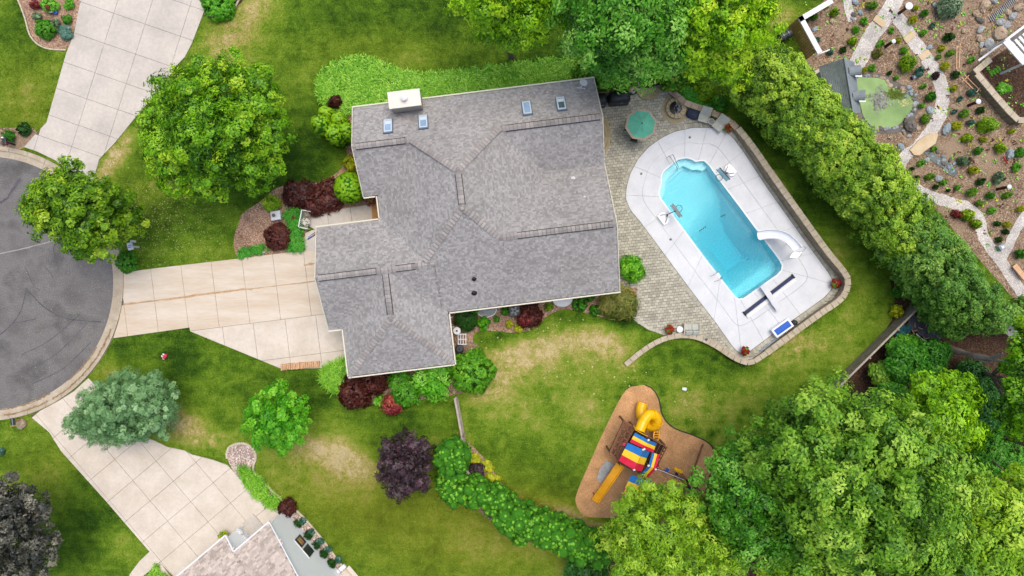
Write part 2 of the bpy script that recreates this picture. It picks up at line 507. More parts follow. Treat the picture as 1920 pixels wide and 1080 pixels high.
poolW = W(POOL); deckW = W(DECK)

def fields(X, Y):
    """how dry the lawn grows and how dark, from thick growth and painted tree shade, at world x, y"""
    px = 960 + X * 1280 / H; py = 540 - Y * 1280 / H
    dry = np.zeros_like(X); lush_shade = np.zeros_like(X)
    def bl(a, cx, cy, rx, ry, amt, rot=0):
        c, s = math.cos(math.radians(rot)), math.sin(math.radians(rot))
        u = ((px - cx) * c + (py - cy) * s) / rx; v = (-(px - cx) * s + (py - cy) * c) / ry
        a += amt * np.exp(-(u * u + v * v) ** 1.2)
    for q in [(430, 65, 85, 42, .75, -50), (495, 20, 50, 35, .5, -30), (210, 300, 75, 20, .95, -55), (292, 352, 45, 26, .35, -30), (45, 190, 60, 90, .33), (100, 110, 30, 60, .2), (208, 702, 34, 20, .6, 35), (372, 815, 60, 30, .95, 25),
              (300, 790, 60, 40, .55), (660, 868, 85, 28, .85, 22), (590, 860, 80, 60, .45), (560, 930, 150, 70, .28), (1010, 655, 90, 40, .5, -10), (1150, 650, 55, 26, .55, 30), (905, 745, 50, 70, .5), (1100, 750, 60, 50, .3),
              (1340, 790, 120, 60, .38, 20), (1590, 600, 60, 90, .28, 50), (1480, 665, 70, 40, .4, -40), (1090, 975, 90, 18, .9, 25), (985, 950, 70, 10, .9, 25), (1000, 1010, 200, 60, .28), (870, 830, 16, 40, .5), (880, 1020, 140, 80, .2), (1000, 720, 150, 90, .22), (1130, 640, 80, 40, .25), (920, 690, 60, 40, .35), (1060, 640, 60, 24, .3), (1320, 700, 120, 60, .2), (1500, 640, 90, 50, .2),
              (160, 850, 50, 20, .5, 50), (60, 900, 60, 40, .3), (230, 1010, 40, 40, .3), (1575, 480, 60, 20, .2, 55), (1465, 30, 30, 25, .7), (700, 120, 160, 40, .13), (560, 180, 90, 40, .22, -45), (540, 60, 60, 30, .2, -50), (380, 470, 60, 25, .22),
              (800, 830, 40, 20, .3), (430, 770, 45, 14, .2, 25), (210, 880, 40, 12, .45, 52), (255, 960, 40, 10, .3, 52), (1060, 830, 160, 90, .12), (960, 690, 90, 60, .25), (1180, 690, 40, 24, .3), (120, 790, 60, 14, .4)]:
        bl(dry, *q)
    for q in [(860, 50, 170, 60, .32), (700, 20, 120, 40, .25), (1000, 130, 90, 30, .5), (580, 260, 55, 90, .5), (560, 320, 60, 40, .4), (320, 680, 90, 40, .5), (420, 640, 120, 24, .35, 22), (560, 720, 80, 60, .28), (780, 790, 90, 30, .3),
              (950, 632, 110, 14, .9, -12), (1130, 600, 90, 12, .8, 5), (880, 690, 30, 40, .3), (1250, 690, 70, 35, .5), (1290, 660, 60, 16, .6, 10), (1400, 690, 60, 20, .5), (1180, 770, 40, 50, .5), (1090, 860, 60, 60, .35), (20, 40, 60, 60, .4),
              (450, 30, 40, 20, .35), (60, 1000, 120, 60, .35), (170, 960, 60, 40, .2), (370, 690, 80, 24, .35, 25), (1160, 900, 20, 60, .5, 20), (620, 1000, 60, 80, .22, 50), (1640, 560, 20, 60, .35, 10), (1560, 500, 90, 12, .5, 50), (360, 440, 100, 30, .25)]:
        bl(lush_shade, *q)  # thicker grass, plus soft shade beside trees painted into the lawn colour
    rr = random.Random(5)
    for _ in range(46):      # dark clumps of coarse grass dotted through the back lawn
        bl(lush_shade, rr.uniform(1240, 1560), rr.uniform(640, 820), rr.uniform(4, 9), rr.uniform(4, 8), .9)
    br = np.zeros_like(X)
    for q in [(880, 1000, 240, 110, .9), (640, 920, 170, 90, .7), (300, 800, 80, 40, .4), (50, 200, 70, 90, .6), (60, 900, 60, 60, .5), (150, 850, 60, 40, .4), (250, 380, 90, 70, .35), (720, 100, 160, 50, .35), (1000, 960, 120, 40, .5), (500, 480, 120, 20, .3), (440, 60, 60, 40, .3), (210, 710, 40, 30, .6), (1560, 500, 90, 20, .3, 50)]:
        bl(br, *q)
    return np.clip(dry, 0, 1), np.clip(lush_shade, 0, 1), np.clip(br, 0, 1)

def lawn_material():
    m = bpy.data.materials.new('lawn_grass')
    N, L, P = nt(m)
    P.inputs['Roughness'].default_value = .9; P.inputs['Specular IOR Level'].default_value = .15
    geo = N.new('ShaderNodeNewGeometry')
    def noise(scale, det, rough=.6, rot=None, sc=None, dist=0):
        n = N.new('ShaderNodeTexNoise'); n.inputs['Scale'].default_value = scale; n.inputs['Detail'].default_value = det; n.inputs['Roughness'].default_value = rough; n.inputs['Distortion'].default_value = dist
        if rot is not None:
            mp = N.new('ShaderNodeMapping'); mp.vector_type = 'POINT'
            mp.inputs['Rotation'].default_value = (0, 0, rot); mp.inputs['Scale'].default_value = (sc[0], sc[1], 1)
            L.new(geo.outputs['Position'], mp.inputs[0]); L.new(mp.outputs[0], n.inputs['Vector'])
        else: L.new(geo.outputs['Position'], n.inputs['Vector'])
        return n.outputs['Fac']
    def math_(op, a, b, c=None):
        q = N.new('ShaderNodeMath'); q.operation = op
        for i, x in enumerate((a, b, c)):
            if x is None: continue
            if isinstance(x, (int, float)): q.inputs[i].default_value = x
            else: L.new(x, q.inputs[i])
        return q.outputs[0]
    dry = N.new('ShaderNodeAttribute'); dry.attribute_name = 'dry'
    lush_shade = N.new('ShaderNodeAttribute'); lush_shade.attribute_name = 'lush_shade'
    v = math_('MULTIPLY_ADD', noise(.22, 6), 1.1, -.23)
    v = math_('MULTIPLY_ADD', noise(1.3, 6, .7, dist=.6), .75, math_('ADD', v, -.4))
    v = math_('MULTIPLY_ADD', noise(1.0, 4, .6, .75, (.16, 2.0)), .3, math_('ADD', v, -.15))
    mott = math_('MULTIPLY_ADD', noise(2.2, 6, .75, dist=1.0), 2.2, -.1)
    mott2 = math_('MULTIPLY_ADD', noise(.8, 5, .7, dist=1.5), 1.6, .2)
    v = math_('MULTIPLY_ADD', math_('MULTIPLY', math_('MULTIPLY', dry.outputs['Fac'], mott), mott2), .62, v)
    v = math_('MULTIPLY_ADD', lush_shade.outputs['Fac'], -.3, v)
    v = math_('MULTIPLY_ADD', noise(9, 4, .75), .8, math_('ADD', v, -.4))
    v = math_('MULTIPLY_ADD', geo.outputs['Random Per Island'], .16, math_('ADD', v, -.08))
    cr = N.new('ShaderNodeValToRGB')
    e = cr.color_ramp.elements
    e[0].position = .0; e[0].color = lin('#26450a')
    e[1].position = 1.0; e[1].color = lin('#c6b68a')
    for p, c in ((.22, '#4c6d15'), (.42, '#6b8922'), (.58, '#859438'), (.74, '#a29d55'), (.88, '#b5a66c')):
        x = e.new(p); x.color = lin(c)
    L.new(v, cr.inputs[0])
    brn = N.new('ShaderNodeAttribute'); brn.attribute_name = 'brown'
    mb_ = N.new('ShaderNodeMix'); mb_.data_type = 'RGBA'
    L.new(math_('MULTIPLY', brn.outputs['Fac'], math_('MULTIPLY_ADD', noise(3.5, 5, .7), 1.2, -.15)), mb_.inputs[0])
    L.new(cr.outputs[0], mb_.inputs[6]); mb_.inputs[7].default_value = lin('#6f6a18')
    mr = N.new('ShaderNodeMapRange'); mr.inputs['From Min'].default_value = .3; mr.inputs['From Max'].default_value = .7; mr.inputs['To Min'].default_value = .72; mr.inputs['To Max'].default_value = 1.3
    L.new(noise(26, 2), mr.inputs['Value'])
    mx = N.new('ShaderNodeVectorMath'); mx.operation = 'SCALE'
    L.new(mb_.outputs[2], mx.inputs[0]); L.new(mr.outputs[0], mx.inputs['Scale'])
    L.new(mx.outputs[0], P.inputs['Base Color'])
    b = N.new('ShaderNodeBump'); b.inputs['Distance'].default_value = .08
    L.new(noise(16, 5, .7), b.inputs['Height']); L.new(b.outputs[0], P.inputs['Normal'])
    return m
M['lawn'] = lawn_material()

def lawn():
    st = .22
    xs = np.arange(-42, 42.01, st); ys = np.arange(-26, 26.01, st)
    X, Y = np.meshgrid(xs, ys)
    nx, ny = len(xs), len(ys)
    co = np.stack([X.ravel(), Y.ravel(), np.zeros(X.size)], 1)
    d, l, br = fields(X.ravel(), Y.ravel())
    i, j = np.meshgrid(np.arange(nx - 1), np.arange(ny - 1))
    a = (j * nx + i).ravel()
    q = np.stack([a, a + 1, a + nx + 1, a + nx], 1)
    cx = X[:-1, :-1].ravel() + st / 2; cy = Y[:-1, :-1].ravel() + st / 2
    q = q[~(inside(poolW, cx, cy) | inside(poolW, cx + .3, cy) | inside(poolW, cx - .3, cy) | inside(poolW, cx, cy + .3) | inside(poolW, cx, cy - .3))]
    me = np_mesh('lawn', co, q, M['lawn'], {'dry': d, 'lush_shade': l, 'brown': br})
    put(link('lawn', me), kind='structure')
    B = MB()      # the ground beyond
    x0, x1, y0, y1, E = xs[0], xs[-1], ys[0], ys[-1], 160
    B.add([(-E, -E, 0), (E, -E, 0), (E, y0, 0), (-E, y0, 0)], [(0, 1, 2, 3)])
    B.add([(-E, y1, 0), (E, y1, 0), (E, E, 0), (-E, E, 0)], [(0, 1, 2, 3)])
    B.add([(-E, y0, 0), (x0, y0, 0), (x0, y1, 0), (-E, y1, 0)], [(0, 1, 2, 3)])
    B.add([(x1, y0, 0), (E, y0, 0), (E, y1, 0), (x1, y1, 0)], [(0, 1, 2, 3)])
    put(B.build('ground', M['lawn']), kind='structure')
lawn()

def sheet(name, pts, z, m, hole=None, kind='structure', step=None):
    """a flat area of ground; hole: left open where the pool is"""
    me = MB()
    if hole is None:
        n = len(pts)
        tr = tessellate_polygon([[Vector((p[0], p[1], 0)) for p in pts]])
        fs = []
        for t in tr:
            a, b, c = [Vector(pts[i]) for i in t]
            fs.append(tuple(t) if (b - a).cross(c - a) > 0 else (t[0], t[2], t[1]))
        me.add([(p[0], p[1], z) for p in pts], fs)
    else:
        st = step or .3
        x0, x1 = min(p[0] for p in pts), max(p[0] for p in pts); y0, y1 = min(p[1] for p in pts), max(p[1] for p in pts)
        y = y0
        while y < y1:
            x = x0
            while x < x1:
                c = clip(pts, [(x, y), (x + st, y), (x + st, y + st), (x, y + st)])
                if len(c) > 2:
                    mx, my = x + st / 2, y + st / 2
                    if not inside(hole, np.array([mx, mx - st, mx + st, mx, mx]), np.array([my, my, my, my - st, my + st])).any():
                        me.add([(p[0], p[1], z) for p in c], [tuple(range(len(c)))])
                x += st
            y += st
    o = me.build(name, m)
    return put(o, kind=kind)

# road: the turning circle and its concrete kerb
RC = (-25, 531)
rc = G(*RC)
def circ(r, n=120, a0=-math.pi / 2 - .3, a1=math.pi / 2 + .3):
    return [(rc.x + r * math.cos(a0 + (a1 - a0) * k / n), rc.y + r * math.sin(a0 + (a1 - a0) * k / n)) for k in range(n + 1)]
PX = H / F
sheet('road', circ(238 * PX, 120, 0, 2 * math.pi * 119 / 120), .006, M['asphalt'])
sheet('kerb_bed', circ(258 * PX, 120, 0, 2 * math.pi * 119 / 120), .003, M['curb'])
M['dirt0'] = mat('gutter_dirt', '#7d6546', '#96805f', 4, fine=.2)
gut = empty('concrete_kerb', (rc.x, rc.y, 0), 'pale concrete kerb and gutter curving round the dark asphalt turning circle', 'kerb')
ang = [math.radians(a) for a in range(-104, 105, 8)]
for a, b in zip(ang[:-1], ang[1:]):
    g = .0012
    for r0, r1, z0, z1, nm, mm in ((237.5, 249, .012, .028, 'gutter_pan', M['curb']), (249.6, 257.5, .10, .12, 'kerb_stone', M['curb'])):
        B = MB(); n = 6
        vs = []
        for k in range(n + 1):
            t = a + g + (b - a - 2 * g) * k / n
            for r, z in ((r0, z0), (r1, z1)):
                vs.append((rc.x + r * PX * math.cos(t), rc.y + r * PX * math.sin(t), z))
        for k in range(n + 1):
            t = a + g + (b - a - 2 * g) * k / n
            for r in (r0, r1):
                vs.append((rc.x + r * PX * math.cos(t), rc.y + r * PX * math.sin(t), -.02))
        m0 = 2 * (n + 1)
        fs = []
        for k in range(n):
            fs.append((2 * k, 2 * k + 1, 2 * k + 3, 2 * k + 2))
            fs.append((m0 + 2 * k, 2 * k, 2 * k + 2, m0 + 2 * k + 2)); fs.append((2 * k + 1, m0 + 2 * k + 1, m0 + 2 * k + 3, 2 * k + 3))
        fs += [(0, m0, m0 + 1, 1), (2 * n, 2 * n + 1, m0 + 2 * n + 1, m0 + 2 * n)]
        B.add(vs, fs).build(nm, mm, gut)

# marks on the asphalt: tar-sealed cracks, pale cracks, tyre marks (flat stains)
def ribbon(name, pts, w, z, m, kind='structure', jit=.0):
    P = [G(*p) for p in smooth_loop(pts, 6, False)]
    rr = random.Random(len(pts) * 7 + int(pts[0][0]))
    vs = []
    for i, p in enumerate(P):
        t = (P[min(i + 1, len(P) - 1)] - P[max(0, i - 1)]).normalized()
        n = Vector((-t.y, t.x, 0)); ww = w * (1 + rr.uniform(-jit, jit)) / 2
        o = n * rr.uniform(-jit, jit) * w * .6
        vs += [tuple(p + n * ww + o + Vector((0, 0, z))), tuple(p - n * ww + o + Vector((0, 0, z)))]
    B = MB().add(vs, [(2 * i + 1, 2 * i + 3, 2 * i + 2, 2 * i) for i in range(len(P) - 1)])
    return put(B.build(name, m), kind=kind)
for a0_, a1_, r_ in ((20, 60, 250), (-60, -20, 250), (62, 85, 249.5), (30, 50, 238.5), (60, 88, 238.5)):
    ribbon('dirt_line', [(RC[0] + r_ * math.cos(math.radians(a_)), RC[1] + r_ * math.sin(math.radians(a_))) for a_ in range(a0_, a1_ + 1, 5)], .1, .125 if r_ > 245 else .02, M['dirt0'], jit=.6)
for pts, w, mm, nm in [([(48, 540), (85, 577), (125, 597), (190, 604)], .08, 'tar', 'tar_seam'), ([(49, 545), (40, 580), (25, 605), (0, 628)], .08, 'tar', 'tar_seam'), ([(25, 605), (45, 603), (68, 597)], .06, 'tar', 'tar_seam'),
                       ([(0, 476), (40, 467), (75, 458), (100, 452), (120, 454)], .07, 'crack_pale', 'crack'), ([(103, 457), (101, 470), (109, 488)], .09, 'tar', 'tar_seam'), ([(0, 380), (15, 370), (28, 350), (38, 335)], .2, 'tar', 'tyre_mark'),
                       ([(40, 665), (90, 640), (150, 590)], .05, 'tar', 'tyre_mark'), ([(60, 720), (120, 690), (172, 640)], .05, 'tar', 'tyre_mark'), ([(30, 700), (100, 668), (165, 605)], .04, 'tar', 'tyre_mark'), ([(48, 500), (60, 530), (75, 545)], .05, 'tar', 'tar_seam'), ([(85, 500), (100, 520)], .05, 'tar', 'tar_seam')]:
    ribbon(nm, pts, w, .011, M[mm], jit=.35)

def slabs(parent, outline, org, d, us, vs, m, z=.05, gap=.022, name='slab', skew=None, stain=None):
    """concrete slabs: a grid of joints laid along d from org, cut to the outline (all in picture units on the ground)"""
    o = G(*org); k = PX
    dx = Vector((d[0], -d[1])).normalized()
    dy = Vector((dx.y, -dx.x)) if skew is None else Vector((skew[0], -skew[1])).normalized()
    out = W(outline)
    n = 0
    for i in range(len(us) - 1):
        for j in range(len(vs) - 1):
            a, b, c, e = us[i] * k + gap / 2, us[i + 1] * k - gap / 2, vs[j] * k + gap / 2, vs[j + 1] * k - gap / 2
            q = [o.xy + dx * u + dy * v for u, v in ((a, c), (b, c), (b, e), (a, e))]
            if (q[1] - q[0]).cross(q[2] - q[0]) < 0: q.reverse()
            p = clip(out, [tuple(x) for x in q])
            if len(p) > 2 and abs(area(p)) > .05:
                zz = z + R.uniform(-.003, .003)
                mm = stain if stain and j in (1,) and False else m
                MB().prism([tuple(x) for x in p], -.02, zz).build(name, mm, parent)
                n += 1
    return n

D1 = [(231, 511), (300, 502), (430, 487), (520, 476), (590, 467), (680, 455), (680, 692), (600, 690), (530, 692), (357, 621), (356, 614), (213, 634), (224, 600), (231, 560)]
sheet('driveway_bed', W(D1), .012, M['joint'])
dr = empty('concrete_driveway', G(440, 570), 'warm beige concrete driveway of the grey roofed house, fanning out to the garage', 'driveway')
slabs(dr, D1, (231, 572), (.992, -.125), [-30, 2, 60, 117, 174, 232, 290, 348, 406, 464], [-64, 0], M['concrete_stain'])
slabs(dr, D1, (231, 572), (.992, -.125), [-30, 2, 60, 117, 174, 232, 290, 348, 406, 464], [0, 64], M['concrete_stain'])
slabs(dr, D1, (231, 572), (.992, -.125), [60, 117, 180, 238, 298, 356, 410, 464], [64, 136, 220], M['concrete'])
M['dirt'] = mat('dirt_line', '#a98a63', '#bda284', 3, fine=.2)
for q_, w_ in (([(232, 571), (300, 563), (400, 550), (474, 541)], .13), ([(570, 497), (592, 493), (600, 490)], .12), ([(476, 541), (560, 531), (606, 526)], .06)): ribbon('dirt_line', q_, w_, .058, M['dirt'], jit=.6)
D2 = [(150, -30), (150, 10), (139, 65), (125, 100), (88, 230), (67, 252), (46, 276), (70, 284), (105, 301), (135, 324), (160, 350), (176, 335), (187, 298), (215, 269), (257, 217), (300, 170), (330, 125), (347, 107), (360, 82), (383, 22), (396, -30)]
sheet('driveway_bed', W(D2), .012, M['joint'])
dr2 = empty('concrete_driveway', G(240, 120), 'pale grey concrete driveway at the top left running down to the turning circle', 'driveway')
slabs(dr2, D2, (216, 26), (.945, .327), [-140, -68, -2, 60, 130, 200], [-120, -60, 0, 59, 117, 168, 220, 262, 330], M['concrete_grey'], skew=(-.301, .954))
D3 = [(56, 779), (80, 768), (110, 752), (140, 733), (166, 709), (185, 727), (215, 770), (260, 815), (290, 826), (315, 838), (345, 844), (360, 852), (400, 862), (427, 872), (446, 893), (480, 926), (540, 972), (520, 990), (440, 1110), (330, 1110), (320, 1080), (300, 1053), (275, 1080), (262, 1110), (235, 1110), (244, 1076), (262, 1052), (281, 1034), (200, 940), (115, 845), (93, 810)]
sheet('driveway_bed', W(D3), .012, M['joint'])
dr3 = empty('concrete_driveway', G(310, 900), 'light concrete driveway at the lower left with a diagonal grid of square slabs', 'driveway')
slabs(dr3, D3, (216, 861), (.648, .761), [-160, -105, -57, 0, 52, 102, 152, 202, 252, 302, 352], [-225, -170, -112, -57, 0, 58, 116, 174], M['concrete'], skew=(-.766, .643))
WK = [(583, 400), (640, 392), (716, 380), (740, 380), (740, 470), (600, 470), (570, 469), (573, 437), (590, 430), (580, 424)]
sheet('walkway_bed', W(WK), .012, M['joint'])
wk = empty('entry_walkway', G(640, 405), 'smooth grey white concrete walkway leading to the front door beside the garage', 'walkway')
slabs(wk, WK, (573, 395), (.99, -.13), [-10, 40, 84, 128, 175], [-20, 38, 95], M['concrete_grey'], z=.06)
stp = MB().prism(W([(697, 380), (722, 377), (722, 412), (699, 414)]), 0, .17); stp.build('door_step', M['wood_tan'], wk)

# planting beds
def bed(name, pts, z, m, k=5):
    return sheet(name, W(smooth_loop(pts, k)), z, m)
bed('mulch_bed', [(448, 420), (455, 400), (485, 380), (520, 352), (570, 342), (610, 338), (650, 300), (640, 240), (660, 200), (720, 200), (720, 380), (600, 400), (578, 425), (568, 470), (520, 477), (455, 484), (440, 470), (440, 440)], .004, M['mulch_pink'])
bed('mulch_bed', [(840, 585), (1180, 535), (1200, 560), (1180, 592), (1140, 596), (1090, 585), (1060, 580), (1030, 590), (1000, 615), (965, 624), (925, 620), (890, 625), (885, 660), (860, 690), (830, 690), (800, 680)], .004, M['mulch_pink'])
bed('mulch_bed', [(610, 685), (660, 670), (860, 640), (905, 660), (905, 710), (870, 735), (800, 748), (740, 755), (660, 755), (630, 720)], .008, M['mulch'])
bed('mulch_bed', [(30, -10), (48, 30), (60, 68), (85, 88), (122, 92), (134, 72), (150, 10), (152, -30), (20, -30)], .004, M['mulch_pink'])
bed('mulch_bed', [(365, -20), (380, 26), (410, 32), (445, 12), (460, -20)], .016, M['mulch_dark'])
bed('mulch_bed', [(-20, 245), (20, 240), (60, 240), (68, 255), (45, 277), (15, 282), (-20, 285)], .004, M['mulch'])
bed('mulch_bed', [(860, 822), (885, 836), (910, 862), (940, 905), (944, 925), (925, 935), (880, 905), (868, 870)], .008, M['mulch_pink'])
bed('mulch_bed', [(700, 700), (735, 690), (770, 690), (780, 700), (760, 720), (720, 715)], .012, M['mulch_pink'])
bed('mulch_bed', [(880, 900), (960, 938), (1060, 978), (1120, 1002), (1130, 1040), (1060, 1030), (960, 1000), (900, 960), (850, 900)], .012, M['mulch'])
sheet('garden_soil', W([(1500, 60), (1545, 0), (1560, -60), (2100, -60), (2100, 700), (1960, 620), (1900, 560), (1700, 330), (1600, 230), (1520, 150)]), .008, M['mulch'])
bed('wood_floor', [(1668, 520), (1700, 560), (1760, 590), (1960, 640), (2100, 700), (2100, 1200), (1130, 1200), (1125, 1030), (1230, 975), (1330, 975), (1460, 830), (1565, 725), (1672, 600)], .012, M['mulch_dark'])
bed('playground_wood_chips', [(1192, 724), (1208, 722), (1224, 731), (1234, 750), (1241, 780), (1262, 803), (1300, 817), (1328, 832), (1339, 852), (1340, 885), (1332, 915), (1340, 950), (1300, 990), (1230, 985), (1180, 972), (1110, 970), (1090, 962), (1079, 940), (1085, 915), (1108, 862), (1137, 798), (1166, 742), (1180, 727)], .016, M['chips'])
bed('pebble_bed', [(426, 858), (428, 842), (442, 834), (462, 834), (476, 846), (478, 862), (470, 882), (490, 905), (530, 945), (560, 965), (600, 1010), (640, 1062), (660, 1110), (600, 1110), (560, 1040), (520, 975), (470, 925), (442, 890)], .02, M['gravel_pink'])

# edging: a thin pale kerb round beds, as one run of little stones each
def edging(label, pts, w=.14, h=.09, L=.45, m='edging', cat='garden edging', closed=False, group=None):
    P = [G(*p) for p in smooth_loop(pts, 8, closed)]
    if closed: P.append(P[0])
    e = empty('bed_edging', P[len(P) // 2], label, cat, group)
    seg = [0]
    for a, b in zip(P[:-1], P[1:]): seg.append(seg[-1] + (b - a).length)
    n = max(2, int(seg[-1] / L)); arr = np.array(seg)
    def at(s):
        return Vector((float(np.interp(s, arr, [p.x for p in P])), float(np.interp(s, arr, [p.y for p in P])), 0))
    for i in range(n):
        a, b = at(seg[-1] * i / n), at(seg[-1] * (i + 1) / n)
        if (b - a).length < .05: continue
        t = (b - a).normalized()
        MB().beam(a + t * .01 + Vector((0, 0, h / 2 - .02)), b - t * .01 + Vector((0, 0, h / 2 - .02)), w, h + .04).build('edging_stone', M[m], e)
edging('thin pale edging that curves round the pink pebble bed beside the lower left driveway', [(426, 860), (427, 841), (442, 832), (463, 832), (478, 845), (480, 862), (474, 880), (492, 902), (530, 938), (562, 962), (600, 1005), (640, 1058), (668, 1090)])
edging('curved pale stone edge under the clipped shrub at the top of the grey driveway', [(384, 26), (410, 31), (440, 15), (452, -10)])
edging('dark rubber border along the upper right rim of the playground chips', [(1208, 721), (1225, 730), (1236, 750), (1243, 780), (1263, 802), (1300, 816), (1330, 831), (1342, 852), (1342, 888)], .07, .05, .5, 'vent_dark', 'border')
edging('pale edging that follows the outer rim of the top left mulch bed', [(28, -15), (46, 30), (58, 69), (84, 90), (124, 94)], .1, .06, .4)

# gravel paths of the garden on the right
def path(pts, w, nm='gravel_path', z=.02, m='gravel'):
    P = [Vector(p) for p in smooth_loop(pts, 6, False)]
    l, r = [], []
    rr = random.Random(3)
    for i, p in enumerate(P):
        t = (P[min(i + 1, len(P) - 1)] - P[max(0, i - 1)]).normalized(); n = Vector((-t.y, t.x))
        l.append(tuple(p + n * (w / 2 + rr.uniform(-1, 1)))); r.append(tuple(p - n * (w / 2 + rr.uniform(-1, 1))))
    lw, rw = W(l), W(r)
    B = MB(); n = len(lw)
    B.add([(a[0], a[1], z) for a in lw] + [(a[0], a[1], z) for a in rw], [(i, i + 1, n + i + 1, n + i) for i in range(n - 1)])
    put(B.build(nm, M[m]), kind='structure')
path([(1690, -30), (1676, 5), (1658, 35), (1637, 62), (1618, 98), (1603, 130), (1600, 160)], 30)
path([(1664, 14), (1690, 42), (1712, 76), (1733, 104), (1750, 130), (1764, 158), (1767, 190), (1758, 225), (1738, 256), (1722, 276)], 25, z=.024)
path([(1722, 276), (1700, 290), (1688, 310), (1690, 332), (1712, 352), (1745, 368), (1785, 381), (1815, 390), (1836, 412), (1842, 440), (1858, 466), (1878, 492), (1896, 520), (1930, 570)], 21, z=.028)
path([(1876, 490), (1890, 462), (1905, 430), (1926, 400), (1950, 370)], 17, z=.032)
path([(1835, 535), (1860, 570), (1895, 610), (1940, 650)], 26, z=.028)
path([(1585, -10), (1592, 20), (1598, 40)], 16, z=.036)

# ------------------------------------------------------------ patio of small pavers
PAT = smooth_loop([(1105, 186), (1180, 180), (1235, 160), (1262, 168), (1290, 195), (1330, 222), (1372, 238)], 4, False) + [(1450, 320), (1560, 478), (1586, 512), (1590, 530), (1584, 550), (1540, 583), (1410, 676), (1398, 677), (1376, 668), (1345, 646), (1310, 631), (1280, 626), (1247, 629), (1215, 618), (1192, 603), (1177, 588), (1190, 570), (1196, 540), (1150, 540), (1130, 500)]
patW = W(PAT)
sheet('patio_base', patW, .008, M['paver_joint'], hole=poolW, step=.35)
def pavers(name, poly, org, ang, a, b, z, m, holes, gap=.022, edge=.02):
    B = MB()
    o = G(*org)
    ca, sa = math.cos(ang), math.sin(ang)
    c0 = [((p[0] - o.x) * ca + (p[1] - o.y) * sa, -(p[0] - o.x) * sa + (p[1] - o.y) * ca) for p in poly]
    u0, u1 = min(p[0] for p in c0), max(p[0] for p in c0); v0, v1 = min(p[1] for p in c0), max(p[1] for p in c0)
    j = 0; v = v0
    UV = []
    while v < v1:
        u = u0 - (a / 2 if j % 2 else 0) + R.uniform(-.03, .03)
        while u < u1:
            UV.append((u, v)); u += a
        v += b; j += 1
    U = np.array(UV)
    cx = o.x + (U[:, 0] + a / 2) * ca - (U[:, 1] + b / 2) * sa; cy = o.y + (U[:, 0] + a / 2) * sa + (U[:, 1] + b / 2) * ca
    ok = inside(poly, cx, cy)
    for h in holes: ok &= ~inside(h, cx, cy)
    for (u, v), good in zip(UV, ok):
        if not good: continue
        j1 = R.uniform(-.008, .008)
        q = [(u + gap / 2, v + gap / 2 + j1), (u + a - gap / 2, v + gap / 2 + j1), (u + a - gap / 2, v + b - gap / 2 + j1), (u + gap / 2, v + b - gap / 2 + j1)]
        q = [(o.x + x * ca - y * sa, o.y + x * sa + y * ca) for x, y in q]
        zz = z + R.uniform(-.006, .006)
        vs = [(x, y, .0) for x, y in q] + [(x, y, zz) for x, y in q]
        B.add(vs, [(4, 5, 6, 7), (0, 1, 5, 4), (1, 2, 6, 5), (2, 3, 7, 6), (3, 0, 4, 7)])
    return B
def grow(poly, d):
    n = len(poly); A = area(poly); out = []
    for i in range(n):
        a, b, c = Vector(poly[i - 1]), Vector(poly[i]), Vector(poly[(i + 1) % n])
        t = ((b - a).normalized() + (c - b).normalized()).normalized()
        nn = Vector((t.y, -t.x)) * (1 if A > 0 else -1)
        out.append(tuple(b + nn * d))
    return out
patio = empty('paver_patio', G(1180, 330), 'grey green patio of small interlocking pavers wrapped round the white pool deck', 'patio')
step1 = [tuple(G(1120 + 24 * math.cos(t), 254 + 38 * math.sin(t)))[:2] for t in [2 * math.pi * k / 40 for k in range(40)]]
deckG = grow(deckW, .16)
pt = pavers('p', grow(patW, -.08), (1180, 330), math.radians(6), .27, .20, .045, None, [deckG, [tuple(x) for x in step1]])
pt.build('pavers', M['paver'], patio, kind='stuff')

def ring_stones(parent, outl, n, w, z0, z1, m, name, closed=True, gap=.018, t0=0, t1=1, out=True):
    """stones of width w set side by side outside the outline"""
    P = [Vector(p) for p in outl]
    if closed: P = P + [P[0]]
    s = [0]
    for a, b in zip(P[:-1], P[1:]): s.append(s[-1] + (b - a).length)
    s = np.array(s); X = [p.x for p in P]; Y = [p.y for p in P]
    O = [Vector(p) for p in grow(outl, w)]
    if closed: O = O + [O[0]]
    OX = [p.x for p in O]; OY = [p.y for p in O]
    for i in range(n):
        a = s[-1] * (t0 + (t1 - t0) * i / n) + gap / 2; b = s[-1] * (t0 + (t1 - t0) * (i + 1) / n) - gap / 2
        q = [(np.interp(a, s, X), np.interp(a, s, Y)), (np.interp(b, s, X), np.interp(b, s, Y)), (np.interp(b, s, OX), np.interp(b, s, OY)), (np.interp(a, s, OX), np.interp(a, s, OY))]
        q = [(float(x), float(y)) for x, y in q]
        if area(q) < 0: q.reverse()
        if abs(area(q)) < 1e-4: continue
        if isinstance(parent, MB): parent.prism(q, z0, z1 + R.uniform(-.005, .005))
        else: MB().prism(q, z0, z1 + R.uniform(-.004, .004)).build(name, m, parent)
sol = MB()
ring_stones(sol, grow(deckW, .03), 330, .24, 0, .06, None, '')
ring_stones(sol, grow(patW, -.20), 260, .20, 0, .062, None, '')
sol.build('border_pavers', M['paver'], patio, kind='stuff')
